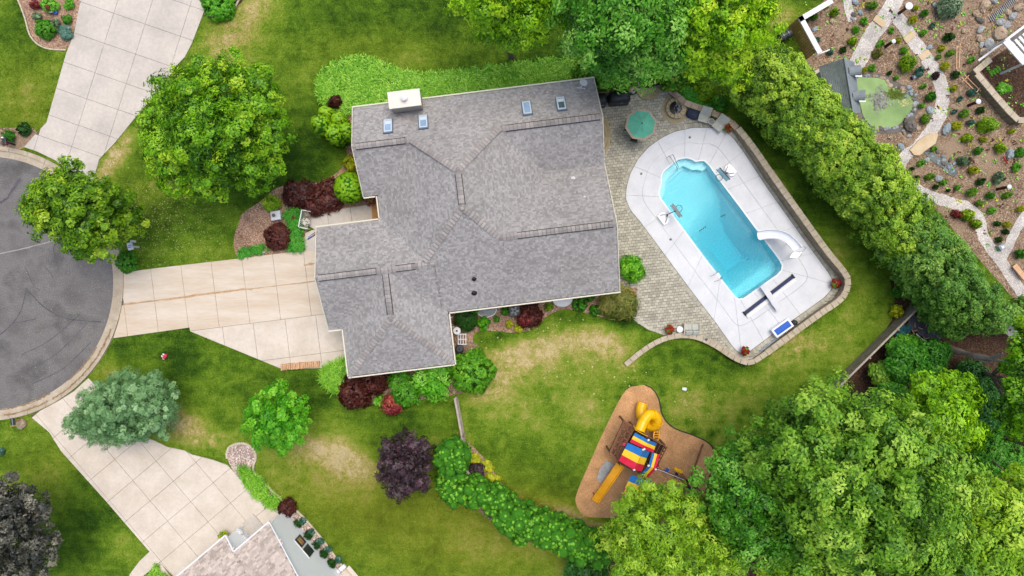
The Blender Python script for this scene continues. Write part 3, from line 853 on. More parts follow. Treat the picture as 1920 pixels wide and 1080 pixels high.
# half-round steps of tan stone at the house wall and at the back of the patio
def round_step(label, cx, cy, rx, ry, a0, a1, rings, h, rot=0, group=None):
    e = empty('paver_step', G(cx, cy), label, 'step', group)
    c = G(cx, cy)
    for ri, (f0, f1, n) in enumerate(rings):
        for k in range(n):
            q = []
            for f, ts in ((f0, (0, .5, 1)), (f1, (1, .5, 0))):
                for t in ts:
                    a = a0 + (a1 - a0) * (k + .03 + t * .94) / n
                    x, y = rx * f * math.cos(a), ry * f * math.sin(a)
                    q.append((c.x + (x * math.cos(rot) - y * math.sin(rot)) * PX, c.y + (x * math.sin(rot) + y * math.cos(rot)) * PX))
            if area(q) < 0: q.reverse()
            MB().prism(q, 0, h + R.uniform(-.004, .004) - .002 * ri).build('step_stone', M['paver_tan'], e)
round_step('low half round step of tan stones against the right side of the house', 1120, 254, 25, 42, -1.5, 1.5, [(.80, 1, 17), (.58, .78, 13), (.36, .56, 9), (.05, .34, 3)], .16)
round_step('half round platform of tan stones below the shrubs at the back of the patio', 1216, 166, 24, 22, -math.pi, 0.05, [(.80, 1, 15), (.58, .78, 11), (.05, .56, 5)], .17)

# ------------------------------------------------------------ pool
pool = empty('swimming_pool', G(1350, 430), 'long turquoise swimming pool with shallow steps at its upper end', 'swimming pool')
WL = -.07
B = MB(); n = len(poolW)
for i in range(n):
    j = (i + 1) % n
    (x0, y0), (x1, y1) = poolW[i], poolW[j]
    B.add([(x0, y0, .03), (x1, y1, .03), (x1, y1, -2.9), (x0, y0, -2.9)], [(0, 1, 2, 3)])
B.build('pool_wall', M['liner'], pool)
px0 = G(1241, 374).xy; du = (G(1376, 553).xy - px0).normalized(); dv = Vector((-du.y, du.x))
def depth(p):
    d = Vector(p) - px0
    s, w = d.dot(du) / PX, d.dot(dv) / PX
    q_ = max(0, min(1, (s + (w - 54) * .35 - 50) / 95)); ramp = .95 + q_ * q_ * (3 - 2 * q_) * 1.5
    side = 1.05 + max(0, min(w - 6, 102 - w, (222 - s) * .9)) * .058
    return min(ramp + max(0, s) * .001, max(1.05, side))
fl = MB()
xs0, xs1 = min(p[0] for p in poolW), max(p[0] for p in poolW); ys0, ys1 = min(p[1] for p in poolW), max(p[1] for p in poolW)
st = .16
us = np.arange(-4.5, 10.2, st); ws = np.arange(-.6, 5.2, st)
for u in us:
    for w in ws:
        q = [px0 + du * a + dv * b for a, b in ((u, w), (u + st, w), (u + st, w + st), (u, w + st))]
        if area([tuple(x) for x in q]) < 0: q.reverse()
        c = clip(poolW, [tuple(x) for x in q])
        if len(c) > 2: fl.add([(x, y, -depth((x, y))) for x, y in c], [tuple(range(len(c)))])
fl.build('pool_floor', M['liner'], pool)
STEP1 = [(1241, 374), (1237, 366), (1237, 357), (1241, 345), (1241, 331), (1245, 322), (1254, 314), (1263, 306), (1272, 299.5), (1287, 297), (1296, 299.5), (1304, 304), (1312, 302.5), (1320, 302.5), (1328, 310), (1326, 315), (1319, 319), (1311, 316), (1300, 317), (1292, 313), (1284, 309), (1277, 313), (1266, 322), (1258, 330), (1250, 338), (1248, 350), (1246, 366)]
MB().prism(W(STEP1), -1.2, -.42).build('pool_step', M['liner'], pool)
MB().prism(W([(1246, 366), (1248, 350), (1250, 338), (1258, 330), (1266, 322), (1277, 313), (1284, 309), (1286, 316), (1276, 322), (1264, 333), (1256, 341), (1252, 352), (1250, 364)]), -1.2, -.72).build('pool_step', M['liner'], pool)
wm = bpy.data.materials.new('pool_water')
N, L, P = nt(wm)
N.remove(P)
tb = N.new('ShaderNodeBsdfTransparent'); tb.inputs[0].default_value = (.97, 1, 1, 1)
gl = N.new('ShaderNodeBsdfGlossy'); gl.inputs['Roughness'].default_value = .04
fr = N.new('ShaderNodeFresnel'); fr.inputs[0].default_value = 1.33
nb = N.new('ShaderNodeTexNoise'); nb.inputs['Scale'].default_value = 5; nb.inputs['Detail'].default_value = 3
gg = N.new('ShaderNodeNewGeometry'); L.new(gg.outputs['Position'], nb.inputs['Vector'])
bb = N.new('ShaderNodeBump'); bb.inputs['Distance'].default_value = .06; L.new(nb.outputs['Fac'], bb.inputs['Height'])
L.new(bb.outputs[0], gl.inputs['Normal']); L.new(bb.outputs[0], fr.inputs['Normal'])
ms = N.new('ShaderNodeMixShader'); L.new(fr.outputs[0], ms.inputs[0]); L.new(tb.outputs[0], ms.inputs[1]); L.new(gl.outputs[0], ms.inputs[2])
va = N.new('ShaderNodeVolumeAbsorption'); va.inputs['Color'].default_value = (.0, .79, .86, 1); va.inputs['Density'].default_value = .68
L.new(ms.outputs[0], N['Material Output'].inputs['Surface']); L.new(va.outputs[0], N['Material Output'].inputs['Volume'])
MB().prism(grow(poolW, .015), -3.2, WL).build('pool_water', wm, pool)
cope = grow(poolW, .11)
B = MB()
for i in range(n):
    j = (i + 1) % n
    a, b, c, d = poolW[i], poolW[j], cope[j], cope[i]
    q = [a, b, c, d]
    if area(q) < 0: q = [b, a, d, c]
    B.add([(x, y, .062) for x, y in q] + [(x, y, .02) for x, y in q], [(0, 1, 2, 3), (0, 4, 5, 1), (2, 6, 7, 3)])
B.build('pool_coping', M['pooledge'], pool)
for k, (a, b) in enumerate((((1306, 437), (1335, 417)), ((1346, 410), (1361, 402)))):   # short dashed marks on the floor at the break in slope
    A, Bp = G(a[0] + 6, a[1] - 4), G(b[0], b[1])
    nd = 7
    for q in range(nd):
        p = A.lerp(Bp, q / nd); p2 = A.lerp(Bp, (q + .5) / nd)
        if k == 0 and q > 3: continue
        MB().beam(p + Vector((0, 0, WL + .012)), p2 + Vector((0, 0, WL + .012)), .07, .03).build('rope_float', M['vent_dark'], pool)

deck = empty('pool_deck', G(1400, 560), 'wide whitish concrete deck of large slabs around the swimming pool', 'pool deck')
sheet('deck_base', deckW, .012, mat('deck_joint', '#a7a9ac'), hole=poolW, step=.3)
def arcparam(poly):
    s = [0]
    for i in range(len(poly)):
        a, b = poly[i], poly[(i + 1) % len(poly)]
        s.append(s[-1] + math.dist(a, b))
    return s
def project(poly, s, p):
    best = (1e9, 0)
    for i in range(len(poly)):
        a, b = Vector(poly[i]), Vector(poly[(i + 1) % len(poly)])
        t = max(0, min(1, (Vector(p) - a).dot(b - a) / (b - a).length_squared))
        d = (a + (b - a) * t - Vector(p)).length
        if d < best[0]: best = (d, s[i] + t * (b - a).length)
    return best[1]
def at(poly, s, t):
    t = t % s[-1]
    X = [p[0] for p in poly] + [poly[0][0]]; Y = [p[1] for p in poly] + [poly[0][1]]
    return Vector((float(np.interp(t, s, X)), float(np.interp(t, s, Y))))
ci, co_ = cope, deckW
si, so = arcparam(ci), arcparam(co_)
pairs = [((1241, 366), (1173, 366)), ((1240, 333), (1189, 312)), ((1258, 310), (1232, 264)), ((1284, 297), (1284, 243)), ((1310, 302), (1325, 240)), ((1328, 310), (1362, 248)), ((1339, 326), (1393, 284)), ((1362, 357), (1424, 330)), ((1396, 402), (1458, 378)),
         ((1430, 447), (1492, 424)), ((1462, 490), (1526, 474)), ((1464, 506), (1559, 532)), ((1447, 521), (1500, 590)), ((1412, 546), (1467, 614)), ((1388, 560), (1432, 640)), ((1378, 556), (1390, 663)), ((1352, 523), (1338, 600)), ((1318, 479), (1290, 536)), ((1284, 432), (1247, 478)), ((1256, 395), (1208, 426))]
pr = [(project(ci, si, W([a])[0]), project(co_, so, W([b])[0])) for a, b in pairs]
def unwrap(t0, t1, L):      # the short way round
    d = (t1 - t0) % L
    return t0 + (d if d < L / 2 else d - L)
for i in range(len(pr)):
    (a0, b0), (a1, b1) = pr[i], pr[(i + 1) % len(pr)]
    a1, b1 = unwrap(a0, a1, si[-1]), unwrap(b0, b1, so[-1])
    for f0, f1 in ((.0, .5), (.5, 1)):
        q = []; K = 8
        def row(f, rev):
            o = []
            for k in range(K + 1):
                t = k / K
                pi, po = at(ci, si, a0 + (a1 - a0) * t), at(co_, so, b0 + (b1 - b0) * t)
                o.append(pi.lerp(po, f))
            return o[::-1] if rev else o
        q = row(f0 + .006, False) + row(f1 - .006, True)
        # shrink along the run for the joint
        c = sum(q, Vector((0, 0))) / len(q)
        q2 = []
        r0, r1 = row(f0 + (.004 if f0 else 0), False), row(f1 - (.004 if f1 < 1 else 0), True)
        for rr_ in (r0, r1):
            d0 = (rr_[1] - rr_[0]); d1 = (rr_[-2] - rr_[-1])
            rr_[0] = rr_[0] + (d0.normalized() * .010 if d0.length > 1e-5 else d0)
            rr_[-1] = rr_[-1] + (d1.normalized() * .010 if d1.length > 1e-5 else d1)
            q2 += [tuple(x) for x in rr_]
        if area(q2) < 0: q2.reverse()
        MB().prism(q2, 0, .05 + R.uniform(-.002, .002)).build('slab', M['deck'], deck)

# ------------------------------------------------------------ retaining wall with cap stones
def wall_run(label, pts, cw, L, cat='retaining wall', capm='cap', blockm='block', ch=.2, faces=True, group=None):
    """pts: (px, py, h) along the middle of the cap, at cap height h"""
    xy = smooth_loop([(p[0], p[1]) for p in pts], 6, False)
    hs = [p[2] for p in pts]
    hh = [float(np.interp(i / 6, range(len(hs)), hs)) for i in range(len(xy))]
    P = [G(x, y, h) for (x, y), h in zip(xy, hh)]
    s = [0]
    for a, b in zip(P[:-1], P[1:]): s.append(s[-1] + (b - a).xy.length)
    S = np.array(s)
    def at_(t): return Vector([float(np.interp(t, S, [p[k] for p in P])) for k in range(3)])
    e = empty('retaining_wall', (P[len(P) // 2].x, P[len(P) // 2].y, 0), label, cat, group)
    n = int(s[-1] / L)
    unit = None
    ch_block = MB().box((0, 0, 0), (1, 1, 1))
    me = bpy.data.meshes.new('wall_block')
    bv = [tuple(v) for v in ch_block.v]
    me.from_pydata(bv, [], ch_block.f); me.materials.append(M[blockm])
    for i in range(n):
        a, b = at_(s[-1] * i / n), at_(s[-1] * (i + 1) / n)
        t = (b - a); t.z = 0; ln = t.length; t.normalize(); nn = Vector((-t.y, t.x, 0))
        ta = at_(max(0, s[-1] * i / n - .12)); tb_ = at_(min(s[-1], s[-1] * (i + 1) / n + .12))
        na = (b - ta); na.z = 0; na.normalize(); na = Vector((-na.y, na.x, 0)); nb_ = (tb_ - a); nb_.z = 0; nb_.normalize(); nb_ = Vector((-nb_.y, nb_.x, 0))
        g = .012
        q = [a + t * g - na * cw / 2, b - t * g - nb_ * cw / 2, b - t * g + nb_ * cw / 2, a + t * g + na * cw / 2]
        top = (a.z + b.z) / 2
        MB().prism([(p.x, p.y) for p in q], top - .09, top + R.uniform(-.006, .006)).build('cap_stone', M[capm], e, bevel=0)
        if faces:
            k = 0; z = top - .095
            while z > .02 and k < 8:
                hz = min(ch, z)
                for half in (0, 1) if L > .5 else (0,):
                    c = a.lerp(b, .5 if L <= .5 else .25 + .5 * half) + nn * R.uniform(-.012, .012)
                    o = link('wall_block', me, e)
                    o.location = Vector((c.x, c.y, z - hz / 2)) - wloc(e)
                    o.rotation_euler = (0, 0, math.atan2(t.y, t.x) + R.uniform(-.02, .02))
                    o.scale = (ln * (1 if L <= .5 else .5) - .02, cw - .1, hz - .02)
                z -= ch; k += 1
    return e
wall_run('long tan block retaining wall with smooth cap stones along the right of the pool deck', [(1384, 240, .8), (1412, 275, 1.1), (1450, 330, 1.2), (1495, 393, 1.2), (1550, 469, 1.2), (1586, 514, 1.1), (1590, 535, 1.0), (1578, 560, .9), (1540, 587, .85), (1485, 627, .7), (1438, 662, .6)], .42, .46)
wall_run('low curving seat wall of pale cap stones below the patio and its lower corner', [(1438, 662, .6), (1412, 679, .5), (1396, 679, .5), (1375, 670, .48), (1345, 650, .45), (1312, 634, .42), (1280, 629, .4), (1250, 634, .36), (1225, 645, .32), (1200, 662, .26), (1173, 684, .2)], .36, .5, ch=.18)
wall_run('rough tan stone wall behind the fire pit and the two deck chairs', [(1252, 165, .4), (1268, 178, .45), (1284, 192, .5), (1306, 200, .5), (1329, 208, .5), (1350, 217, .55), (1364, 224, .6), (1383, 240, .75)], .42, .5, capm='rock_tan', ch=.22)
wall_run('low stone ledge behind the covered grills at the top of the patio', [(1110, 178, .35), (1140, 174, .35), (1175, 170, .35), (1195, 166, .35)], .3, .5, capm='rock_tan', ch=.2)

# ------------------------------------------------------------ the big grey roofed house
EH = 2.9                                   # eave height
K = (H - EH) / F                           # metres per picture unit at the eaves
hO = G(662, 203, EH); hu = Vector((.9926, .1216, 0)); hv = Vector((.1216, -.9926, 0))
def HP(u, v, z=0.0):
    return Vector((hO.x, hO.y, EH)) + hu * (u * K) + hv * (v * K) + Vector((0, 0, z))
def hp2(u, v): p = HP(u, v); return (p.x, p.y)
house = empty('house', (HP(200, 250).x, HP(200, 250).y, 0), 'large house with a grey brown shingle roof of many ridges in the middle', 'house')
# facets: corners (u, v, rise above the eave), first two corners along the eave
a1 = 1.75; a2 = 2.2; a5 = 1.74; a6 = 1.79; ap = 3.26
FAC = [
    ('n', [(0, 0, 0), (454, 0, 0), (454, 83, a1), (0, 83, a1)]),
    ('s', [(0, 167, 0), (454, 167, 0), (454, 83, a1), (0, 83, a1)]),
    ('n', [(215, 157.5, 0), (454, 157.5, 0), (454, 279, a2), (215, 279, a2)]),
    ('s', [(345, 400.5, 0), (454, 400.5, 0), (454, 279, a2), (238, 279, a2)]),
    ('w', [(26, 75, .01), (26, 310, .01), (106, 310, 1.635), (186, 220, ap), (186, 156, ap), (104, 75, 1.594)]),
    ('n', [(104, 75, 1.59), (268, 75, 1.59), (186, 156, ap)]),
    ('e', [(346, 280, .0), (346, 75, .0), (268, 75, 1.594), (186, 156, ap), (186, 220, ap), (239, 280, 2.18)]),
    ('s', [(26, 400.5, 0), (345.5, 400.5, 0), (186, 220, ap)]),
    ('n', [(-95, 214.5, 0), (120, 214.5, 0), (120, 310.7, a5), (-95, 310.7, a5)]),
    ('s', [(-95, 407, 0), (120, 407, 0), (120, 310.7, a5), (-95, 310.7, a5)]),
    ('w', [(-68, 300, 0), (-68, 498, 0), (31, 399, a6), (31, 300, a6)]),
    ('e', [(130, 300, 0), (130, 498, 0), (31, 399, a6), (31, 300, a6)]),
    ('s', [(-68, 498, 0), (130, 498, 0), (31, 399, a6)]),
]
def plane_of(poly):
    p = [Vector(q) for q in poly]
    p = [Vector((q.x * K, q.y * K, q.z)) for q in p]
    n = (p[1] - p[0]).cross(p[2] - p[0]).normalized()
    if n.z < 0: n = -n
    return n, p[0]
PLN = [plane_of(f[1]) for f in FAC]
def zat(i, u, v):
    n, p = PLN[i]
    return p.z - (n.x * (u * K - p.x) + n.y * (v * K - p.y)) / n.z
def roof_z(u, v):
    best = -9
    for i, (nm, poly) in enumerate(FAC):
        if inside([(q[0], q[1]) for q in poly], [u], [v])[0]:
            best = max(best, zat(i, u, v))
    return best
sub = MB()
for nm, poly in FAC:
    vs = [HP(*q) + Vector((0, 0, -.03)) for q in poly]
    f = tuple(range(len(vs)))
    nrm = (vs[1] - vs[0]).cross(vs[2] - vs[0])
    sub.add(vs, [f if nrm.z > 0 else f[::-1]])
roof = sub.build('roof', M['roof_sub'], house)
def lay(B, i, fr, zfun, course=.13, tab=(.1, .23), over=.0):
    """courses of tabs on facet i; fr(u, v, z) gives the world point"""
    nm, poly = FAC_[i]
    n, p0 = PLN_[i]
    g = Vector((n.x, n.y)) * -1                       # uphill in plan
    if g.length < 1e-6: return
    g = g.normalized(); e = Vector((-g.y, g.x))
    pts = [Vector((q[0] * K, q[1] * K)) for q in poly]
    lo, hi = min(p.dot(g) for p in pts), max(p.dot(g) for p in pts)
    ea, eb = min(p.dot(e) for p in pts), max(p.dot(e) for p in pts)
    run = course * n.z
    k = 0; s = lo
    P2 = [(p.x, p.y) for p in pts]
    T = []
    while s < hi:
        x = ea - R.uniform(0, .3)
        while x < eb:
            w = R.uniform(*tab)
            T.append((s, x, w)); x += w
        s += run
    A = np.array(T)
    cx = g.x * (A[:, 0] + run * .5) + e.x * (A[:, 1] + A[:, 2] * .5); cy = g.y * (A[:, 0] + run * .5) + e.y * (A[:, 1] + A[:, 2] * .5)
    ok = inside(P2, cx, cy)
    zz = p0.z - (n.x * (cx - p0.x) + n.y * (cy - p0.y)) / n.z
    zm = zfun(cx / K, cy / K)
    ok &= zz > zm - .03
    for (s, x, w), good in zip(T, ok):
        if not good: continue
        th = R.choice((.012, .012, .022))
        q = []
        for (ss, xx, dz) in ((s, x + .004, th), (s, x + w - .004, th), (s + run * 1.08, x + w - .004, .0), (s + run * 1.08, x + .004, .0)):
            c = g * ss + e * xx
            z = p0.z - (n.x * (c.x - p0.x) + n.y * (c.y - p0.y)) / n.z
            q.append(fr(c.x / K, c.y / K, z + dz))
        b0, b1 = q[0] + Vector((0, 0, -th - .01)), q[1] + Vector((0, 0, -th - .01))
        nr = (q[1] - q[0]).cross(q[2] - q[0])
        if nr.z > 0: B.add(q + [b0, b1], [(0, 1, 2, 3), (0, 4, 5, 1)])
        else: B.add(q + [b0, b1], [(3, 2, 1, 0), (1, 5, 4, 0)])
def zmax(u, v):
    best = np.full(len(u), -9.0)
    for (nm, poly), (n, p) in zip(FAC_, PLN_):
        ok = inside([(q[0], q[1]) for q in poly], u, v)
        z = p.z - (n.x * (u * K - p.x) + n.y * (v * K - p.y)) / n.z
        best = np.where(ok & (z > best), z, best)
    return best
FAC_, PLN_ = FAC, PLN
S = MB()
for i in range(len(FAC)): lay(S, i, HP, zmax)
S.build('shingles', M['shingle'], roof, kind='stuff')

def caps(parent, a, b, name, m, w=.30, L=.27, vent=False, slope=.5):
    """cap shingles bent over a ridge or hip from a to b (world points), each overlapping the last"""
    a, b = Vector(a), Vector(b); d = b - a; ln = d.length; t = d.normalized()
    side = Vector((-t.y, t.x, 0)).normalized()
    n = int(ln / L); B = MB()
    dr_ = w / 2 * slope
    for i in range(n):
        p, q = a + t * (L * i), a + t * (L * (i + 1) - .035)
        z0, z1 = (.075, .03) if not vent else (.105, .062)
        k = [p + side * w / 2 + Vector((0, 0, z0 - dr_)), p + Vector((0, 0, z0)), p - side * w / 2 + Vector((0, 0, z0 - dr_)),
             q + side * w / 2 + Vector((0, 0, z1 - dr_)), q + Vector((0, 0, z1)), q - side * w / 2 + Vector((0, 0, z1 - dr_))]
        f = [x + Vector((0, 0, -.05)) for x in k[:3]]
        B.add(k + f, [(0, 3, 4, 1), (1, 4, 5, 2), (0, 1, 7, 6), (1, 2, 8, 7)])
    o = B.build(name, m, parent, kind='stuff')
    MB().add([a + side * w / 2 + Vector((0, 0, .035 - dr_)), a + Vector((0, 0, .035)), a - side * w / 2 + Vector((0, 0, .035 - dr_)), b + side * w / 2 + Vector((0, 0, .035 - dr_)), b + Vector((0, 0, .035)), b - side * w / 2 + Vector((0, 0, .035 - dr_))], [(0, 1, 4, 3), (1, 2, 5, 4)]).build('cap_underlay', M['cap_gap'], parent)
    if vent:
        V = MB()
        for sgn in (1, -1):
            V.beam(a + side * sgn * (w / 2 + .02) + Vector((0, 0, .03 - dr_)), b + side * sgn * (w / 2 + .02) + Vector((0, 0, .03 - dr_)),   .045, .06)
        V.build('ridge_vent', M['vent_dark'], parent)
rd = lambda u, v, z: HP(u, v, z)
for A, Bp, vent in [((6, 83, a1), (96, 83, a1), True), ((278, 83, a1), (450, 83, a1), True), ((276, 279, a2), (448, 279, a2), True), ((-90, 310.7, a5), (15, 310.7, a5), True), ((50, 310.7, a5), (86, 310.7, a5), True), ((31, 318, a6), (31, 392, a6), True), ((186, 162, ap), (186, 216, ap), True)]:
    caps(roof, rd(*A), rd(*Bp), 'ridge_caps', M['shingle_cap'], w=.36, vent=vent)
for A, Bp in [((186, 156, ap), (103, 80, 1.72)), ((186, 156, ap), (269, 80, 1.72)), ((186, 222, ap), (104, 304, 1.74)), ((186, 221, ap), (243, 279, 2.2)), ((31, 399, a6), (-68, 498, 0)), ((31, 399, a6), (130, 498, 0)),
              ((15, 310.7, a5), (50, 310.7, a5)), ((86, 310.7, a5), (104, 310.7, a5)), ((96, 83, a1), (104, 83, a1)), ((243, 279, a2), (276, 279, a2)), ((269, 83, a1), (278, 83, a1))]:
    hip = A[0] != Bp[0] and A[1] != Bp[1]
    caps(roof, rd(*Bp), rd(*A), 'hip_caps' if hip else 'ridge_caps', M['shingle_cap'], w=.40, L=.25, slope=.25 if hip else .5)
# walls under the roof
Wl = MB()
def wallbox(pts):
    Wl.prism([hp2(*p) for p in pts], 0, EH - .08)
wallbox([(12, 12), (442, 12), (442, 388), (132, 388), (118, 388), (118, 486), (-56, 486), (-56, 395), (-84, 395), (-84, 226), (38, 226), (38, 155), (12, 155)])
Wl.build('wall', M['siding'], house)
gb = MB()
for u, v0, v1, vm, z in ((442, 12, 154, 83, a1 - .2), (442, 170, 388, 279, a2 - .2), (12, 12, 155, 83, a1 - .2), (-84, 226, 395, 310, a5 - .2)):
    q = [HP(u, v0, -.1), HP(u, v1, -.1), HP(u, vm, z)]
    gb.add(q, [(0, 1, 2)])
gb.build('gable_wall', M['siding'], house)
# gutters and rake boards
def trim(a, b, w=.1, t=.1, name='gutter', m='gutter', dz=-.02):
    A_, B_ = rd(*a) + Vector((0, 0, dz)), rd(*b) + Vector((0, 0, dz))
    MB().beam(A_, B_, w, t).build(name, M[m], house)
for a, b in [((-2, -2.5, 0), (456, -2.5, 0)), ((132.5, 403, 0), (456, 403, 0)), ((132.5, 405, 0), (132.5, 500, 0)), ((-70, 500.5, 0), (131, 500.5, 0)), ((-70.5, 409, 0), (-70.5, 498, 0)), ((-97, 409.5, 0), (-73, 409.5, 0)), ((-97, 212, 0), (26, 212, 0)), ((23.5, 169, 0), (23.5, 228, 0)), ((-1, 169.5, 0), (21, 169.5, 0))]:
    trim(a, b, .09, .11)
for a, b in [((0, 0, 0), (0, 83, a1)), ((0, 83, a1), (0, 167, 0)), ((454, 0, 0), (454, 83, a1)), ((454, 83, a1), (454, 160, .05)), ((454, 160, .05), (454, 279, a2)), ((454, 279, a2), (454, 400.5, 0)), ((-95, 214.5, 0), (-95, 310.7, a5)), ((-95, 310.7, a5), (-95, 407, 0))]:
    s_ = -1 if a[0] < 200 else 1
    trim((a[0] + s_ * 1.0, a[1], a[2]), (b[0] + s_ * 1.0, b[1], b[2]), .05, .14, 'rake_board', 'gutter', -.03)
# chimney box with cap
def locz(u, v, z): return HP(u, v, z)
ch = empty('chimney_box', HP(92, -2), 'broad cream chimney box with a round white cap at the top edge of the grey roof', 'chimney')
# it belongs to the house and moves with it
bpy.data.objects.remove(ch)
cc = HP(92, -4, 0)
ang_h = math.atan2(hu.y, hu.x)
# place so that its top shows at (727..789, 170..200)
ct = G(758, 185, 4.7)
cb = Vector((ct.x, ct.y, 0))
side = MB().box((cb.x, cb.y, 2.3), (2.0, .98, 4.6), rz=ang_h)
chim = side.build('chimney', M['chimney_side'], roof)
MB().box((cb.x, cb.y, 4.65), (2.12, 1.1, .1), rz=ang_h).build('chimney_cap', M['chimney'], house)
MB().lathe((cb.x + .02, cb.y + .02, 4.7), [(.14, 0), (.14, .22), (.22, .24), (.22, .30), (.08, .36)], 16).build('flue_cap', M['white'], house)
cr_ = MB()
c0 = HP(118, 30, 1.25)
# skylights lie in the slope of the upper roof
def skylight(px, py, green=False, blind=True):
    # find u, v on the facet 0
    h_ = EH + 1.0
    for _ in range(5):
        p = G(px, py, h_)
        d = Vector((p.x - hO.x, p.y - hO.y, 0)); u, v = d.dot(hu) / K, d.dot(hv) / K
        h_ = EH + zat(0, u, v)
    n = Vector((0, 0, 0)); nn, _ = PLN[0]
    nw = (hu * nn.x + hv * nn.y + Vector((0, 0, nn.z))).normalized()
    x = hu.copy(); y = nw.cross(x).normalized()
    Mx = Matrix((x, y, nw)).transposed()
    c = Vector((p.x, p.y, h_ + .02))
    e = empty('skylight', c, '', 'skylight') if False else None
    fr = MB().box(c + nw * .03, (.66, 1.22, .14), m=Mx).build('skylight', M['flash'], house)
    f = MB()
    for dx, dy, sx, sy in ((0, .50, .54, .09), (0, -.50, .54, .09), (.235, 0, .08, .94), (-.235, 0, .08, .94)):
        f.box(c + x * dx + y * dy + nw * .13, (sx, sy, .06), m=Mx)
    f.build('skylight_frame', M['frame_blue'], fr)
    MB().box(c + nw * .108, (.40, .92, .012), m=Mx).build('pane', M['glass_green' if green else 'glass'], fr)
    if blind:
        MB().box(c + y * .28 + nw * .122, (.38, .30, .008), m=Mx).build('blind', M['shade'], fr)
skylight(728, 238); skylight(794, 230); skylight(988, 204.5, blind=False); skylight(1052, 196, green=True)
# small roof vents, satellite dish
def onroof(px, py):
    h_ = EH + 1
    for _ in range(6):
        p = G(px, py, h_)
        d = Vector((p.x - hO.x, p.y - hO.y, 0)); u, v = d.dot(hu) / K, d.dot(hv) / K
        h_ = EH + roof_z(u, v)
    return Vector((p.x, p.y, h_))
for px, py, r, mm, hh in ((889, 522, .10, 'black_metal', .3), (889, 548, .12, 'black_metal', .25), (1075, 335, .09, 'white', .3), (1096, 370, .05, 'white', .2)):
    p = onroof(px, py)
    MB().lathe(p - Vector((0, 0, .05)), [(r * 1.9, 0), (r * 1.6, .06), (r * .7, .1), (r * .7, hh), (r, hh + .02), (r * .5, hh + .06)], 12).build('roof_vent', M[mm], house)
p = onroof(867, 391)
MB().box(p + Vector((0, 0, .09)), (.2, .2, .04), rz=.4).build('ridge_tip', M['shingle_cap'], house)
p = onroof(1089, 166)
dish = MB().tube([p, p + Vector((0, 0, .35)), p + Vector((.1, .14, .5))], .03, 8)
dish.build('dish_mast', M['white'], house)
dd = []
c = p + Vector((.12, .22, .62)); nrm = Vector((.25, .3, 1)).normalized(); x = nrm.orthogonal().normalized(); y = nrm.cross(x)
B = MB(); vs = [c - nrm * .06]; n = 16
for rr_, zz in ((.12, -.045), (.27, 0.0)):
    vs += [c + (x * math.cos(2 * math.pi * k / n) + y * math.sin(2 * math.pi * k / n)) * rr_ + nrm * zz for k in range(n)]
B.add(vs, [(0, 1 + k, 1 + (k + 1) % n) for k in range(n)] + [(1 + k, 1 + n + k, 1 + n + (k + 1) % n, 1 + (k + 1) % n) for k in range(n)])
B.build('satellite_dish', M['white'], house, smooth=True)
MB().tube([p + Vector((-.28, .02, .1)), p + Vector((.28, -.02, .1))], .025).build('dish_foot', M['white'], house)
# downspout seen beside the wall notch and a porch slab lamp
MB().tube([HP(133.5, 412, -.1), HP(133.5, 412, -2.7)], .05).build('downspout', M['gutter'], house)
# garage door, front door
MB().box((HP(-84.6, 310).x, HP(-84.6, 310).y, 1.15), (.06, 5.2, 2.3), rz=ang_h).build('garage_door', M['white'], house)
MB().box((HP(37.4, 190).x, HP(37.4, 190).y, 1.2), (.06, 1.0, 2.1), rz=ang_h).build('front_door', M['wood_brown'], house)
for u, v in ((442.6, 60), (442.6, 120), (442.6, 330), (442.6, 240)):
    c = HP(u, v); f = MB().box((c.x, c.y, 1.3), (.05, 1.3, 1.5), rz=ang_h).build('window', M['white'], house)
    MB().box((c.x + .02, c.y, 1.3), (.05, 1.1, 1.3), rz=ang_h).build('pane', M['glass'], f)
for u in (180, 250, 320, 400):
    c = HP(u, 388.6); f = MB().box((c.x, c.y, 1.5), (1.3, .05, 1.2), rz=ang_h).build('window', M['white'], house)
    MB().box((c.x, c.y - .02, 1.5), (1.1, .05, 1.0), rz=ang_h).build('pane', M['glass'], f)

# ------------------------------------------------------------ the neighbour's house at the lower left
nh = empty('neighbour_house', G(470, 1060), 'beige shingled house with a white gable wall cut off by the lower edge', 'house')
NE = 2.7
no = G(510, 974, NE); NK = (H - NE) / F
nu = Vector((-.763, -.646, 0)); nv = Vector((.646, -.763, 0))     # along the eave, away from it
def NP(u, v, z=0): return Vector((no.x, no.y, NE)) + nu * (u * NK) + nv * (v * NK) + Vector((0, 0, z))
rs = 110 * NK * .55
z0 = 33 * NK * .45; rs = 143 * NK * .45
NF = [('n', [(0, 0, z0), (86, 0, z0), (86, 110, rs), (0, 110, rs)]),
      ('n', [(86, -33, 0), (320, -33, 0), (320, 110, rs), (86, 110, rs)]),
      ('s', [(0, 220, z0), (86, 220, z0), (86, 110, rs), (0, 110, rs)]),
      ('s', [(86, 253, 0), (320, 253, 0), (320, 110, rs), (86, 110, rs)])]
Kh = K; K = NK
FAC_ = NF; PLN_ = [plane_of(f[1]) for f in NF]
sb = MB()
for nm, poly in NF:
    vs = [NP(*q) + Vector((0, 0, -.03)) for q in poly]
    nrm = (vs[1] - vs[0]).cross(vs[2] - vs[0]); f = tuple(range(len(vs)))
    sb.add(vs, [f if nrm.z > 0 else f[::-1]])
nroof = sb.build('roof', M['roof_sub'], nh)
S = MB()
for i in range(len(NF)): lay(S, i, NP, zmax, course=.14, tab=(.15, .4))
S.build('shingles', M['shingle_tan'], nroof, kind='stuff')
caps(nroof, NP(2, 110, rs), NP(318, 110, rs), 'ridge_caps', M['shingle_tan'], w=.3)
K = Kh
B = MB()
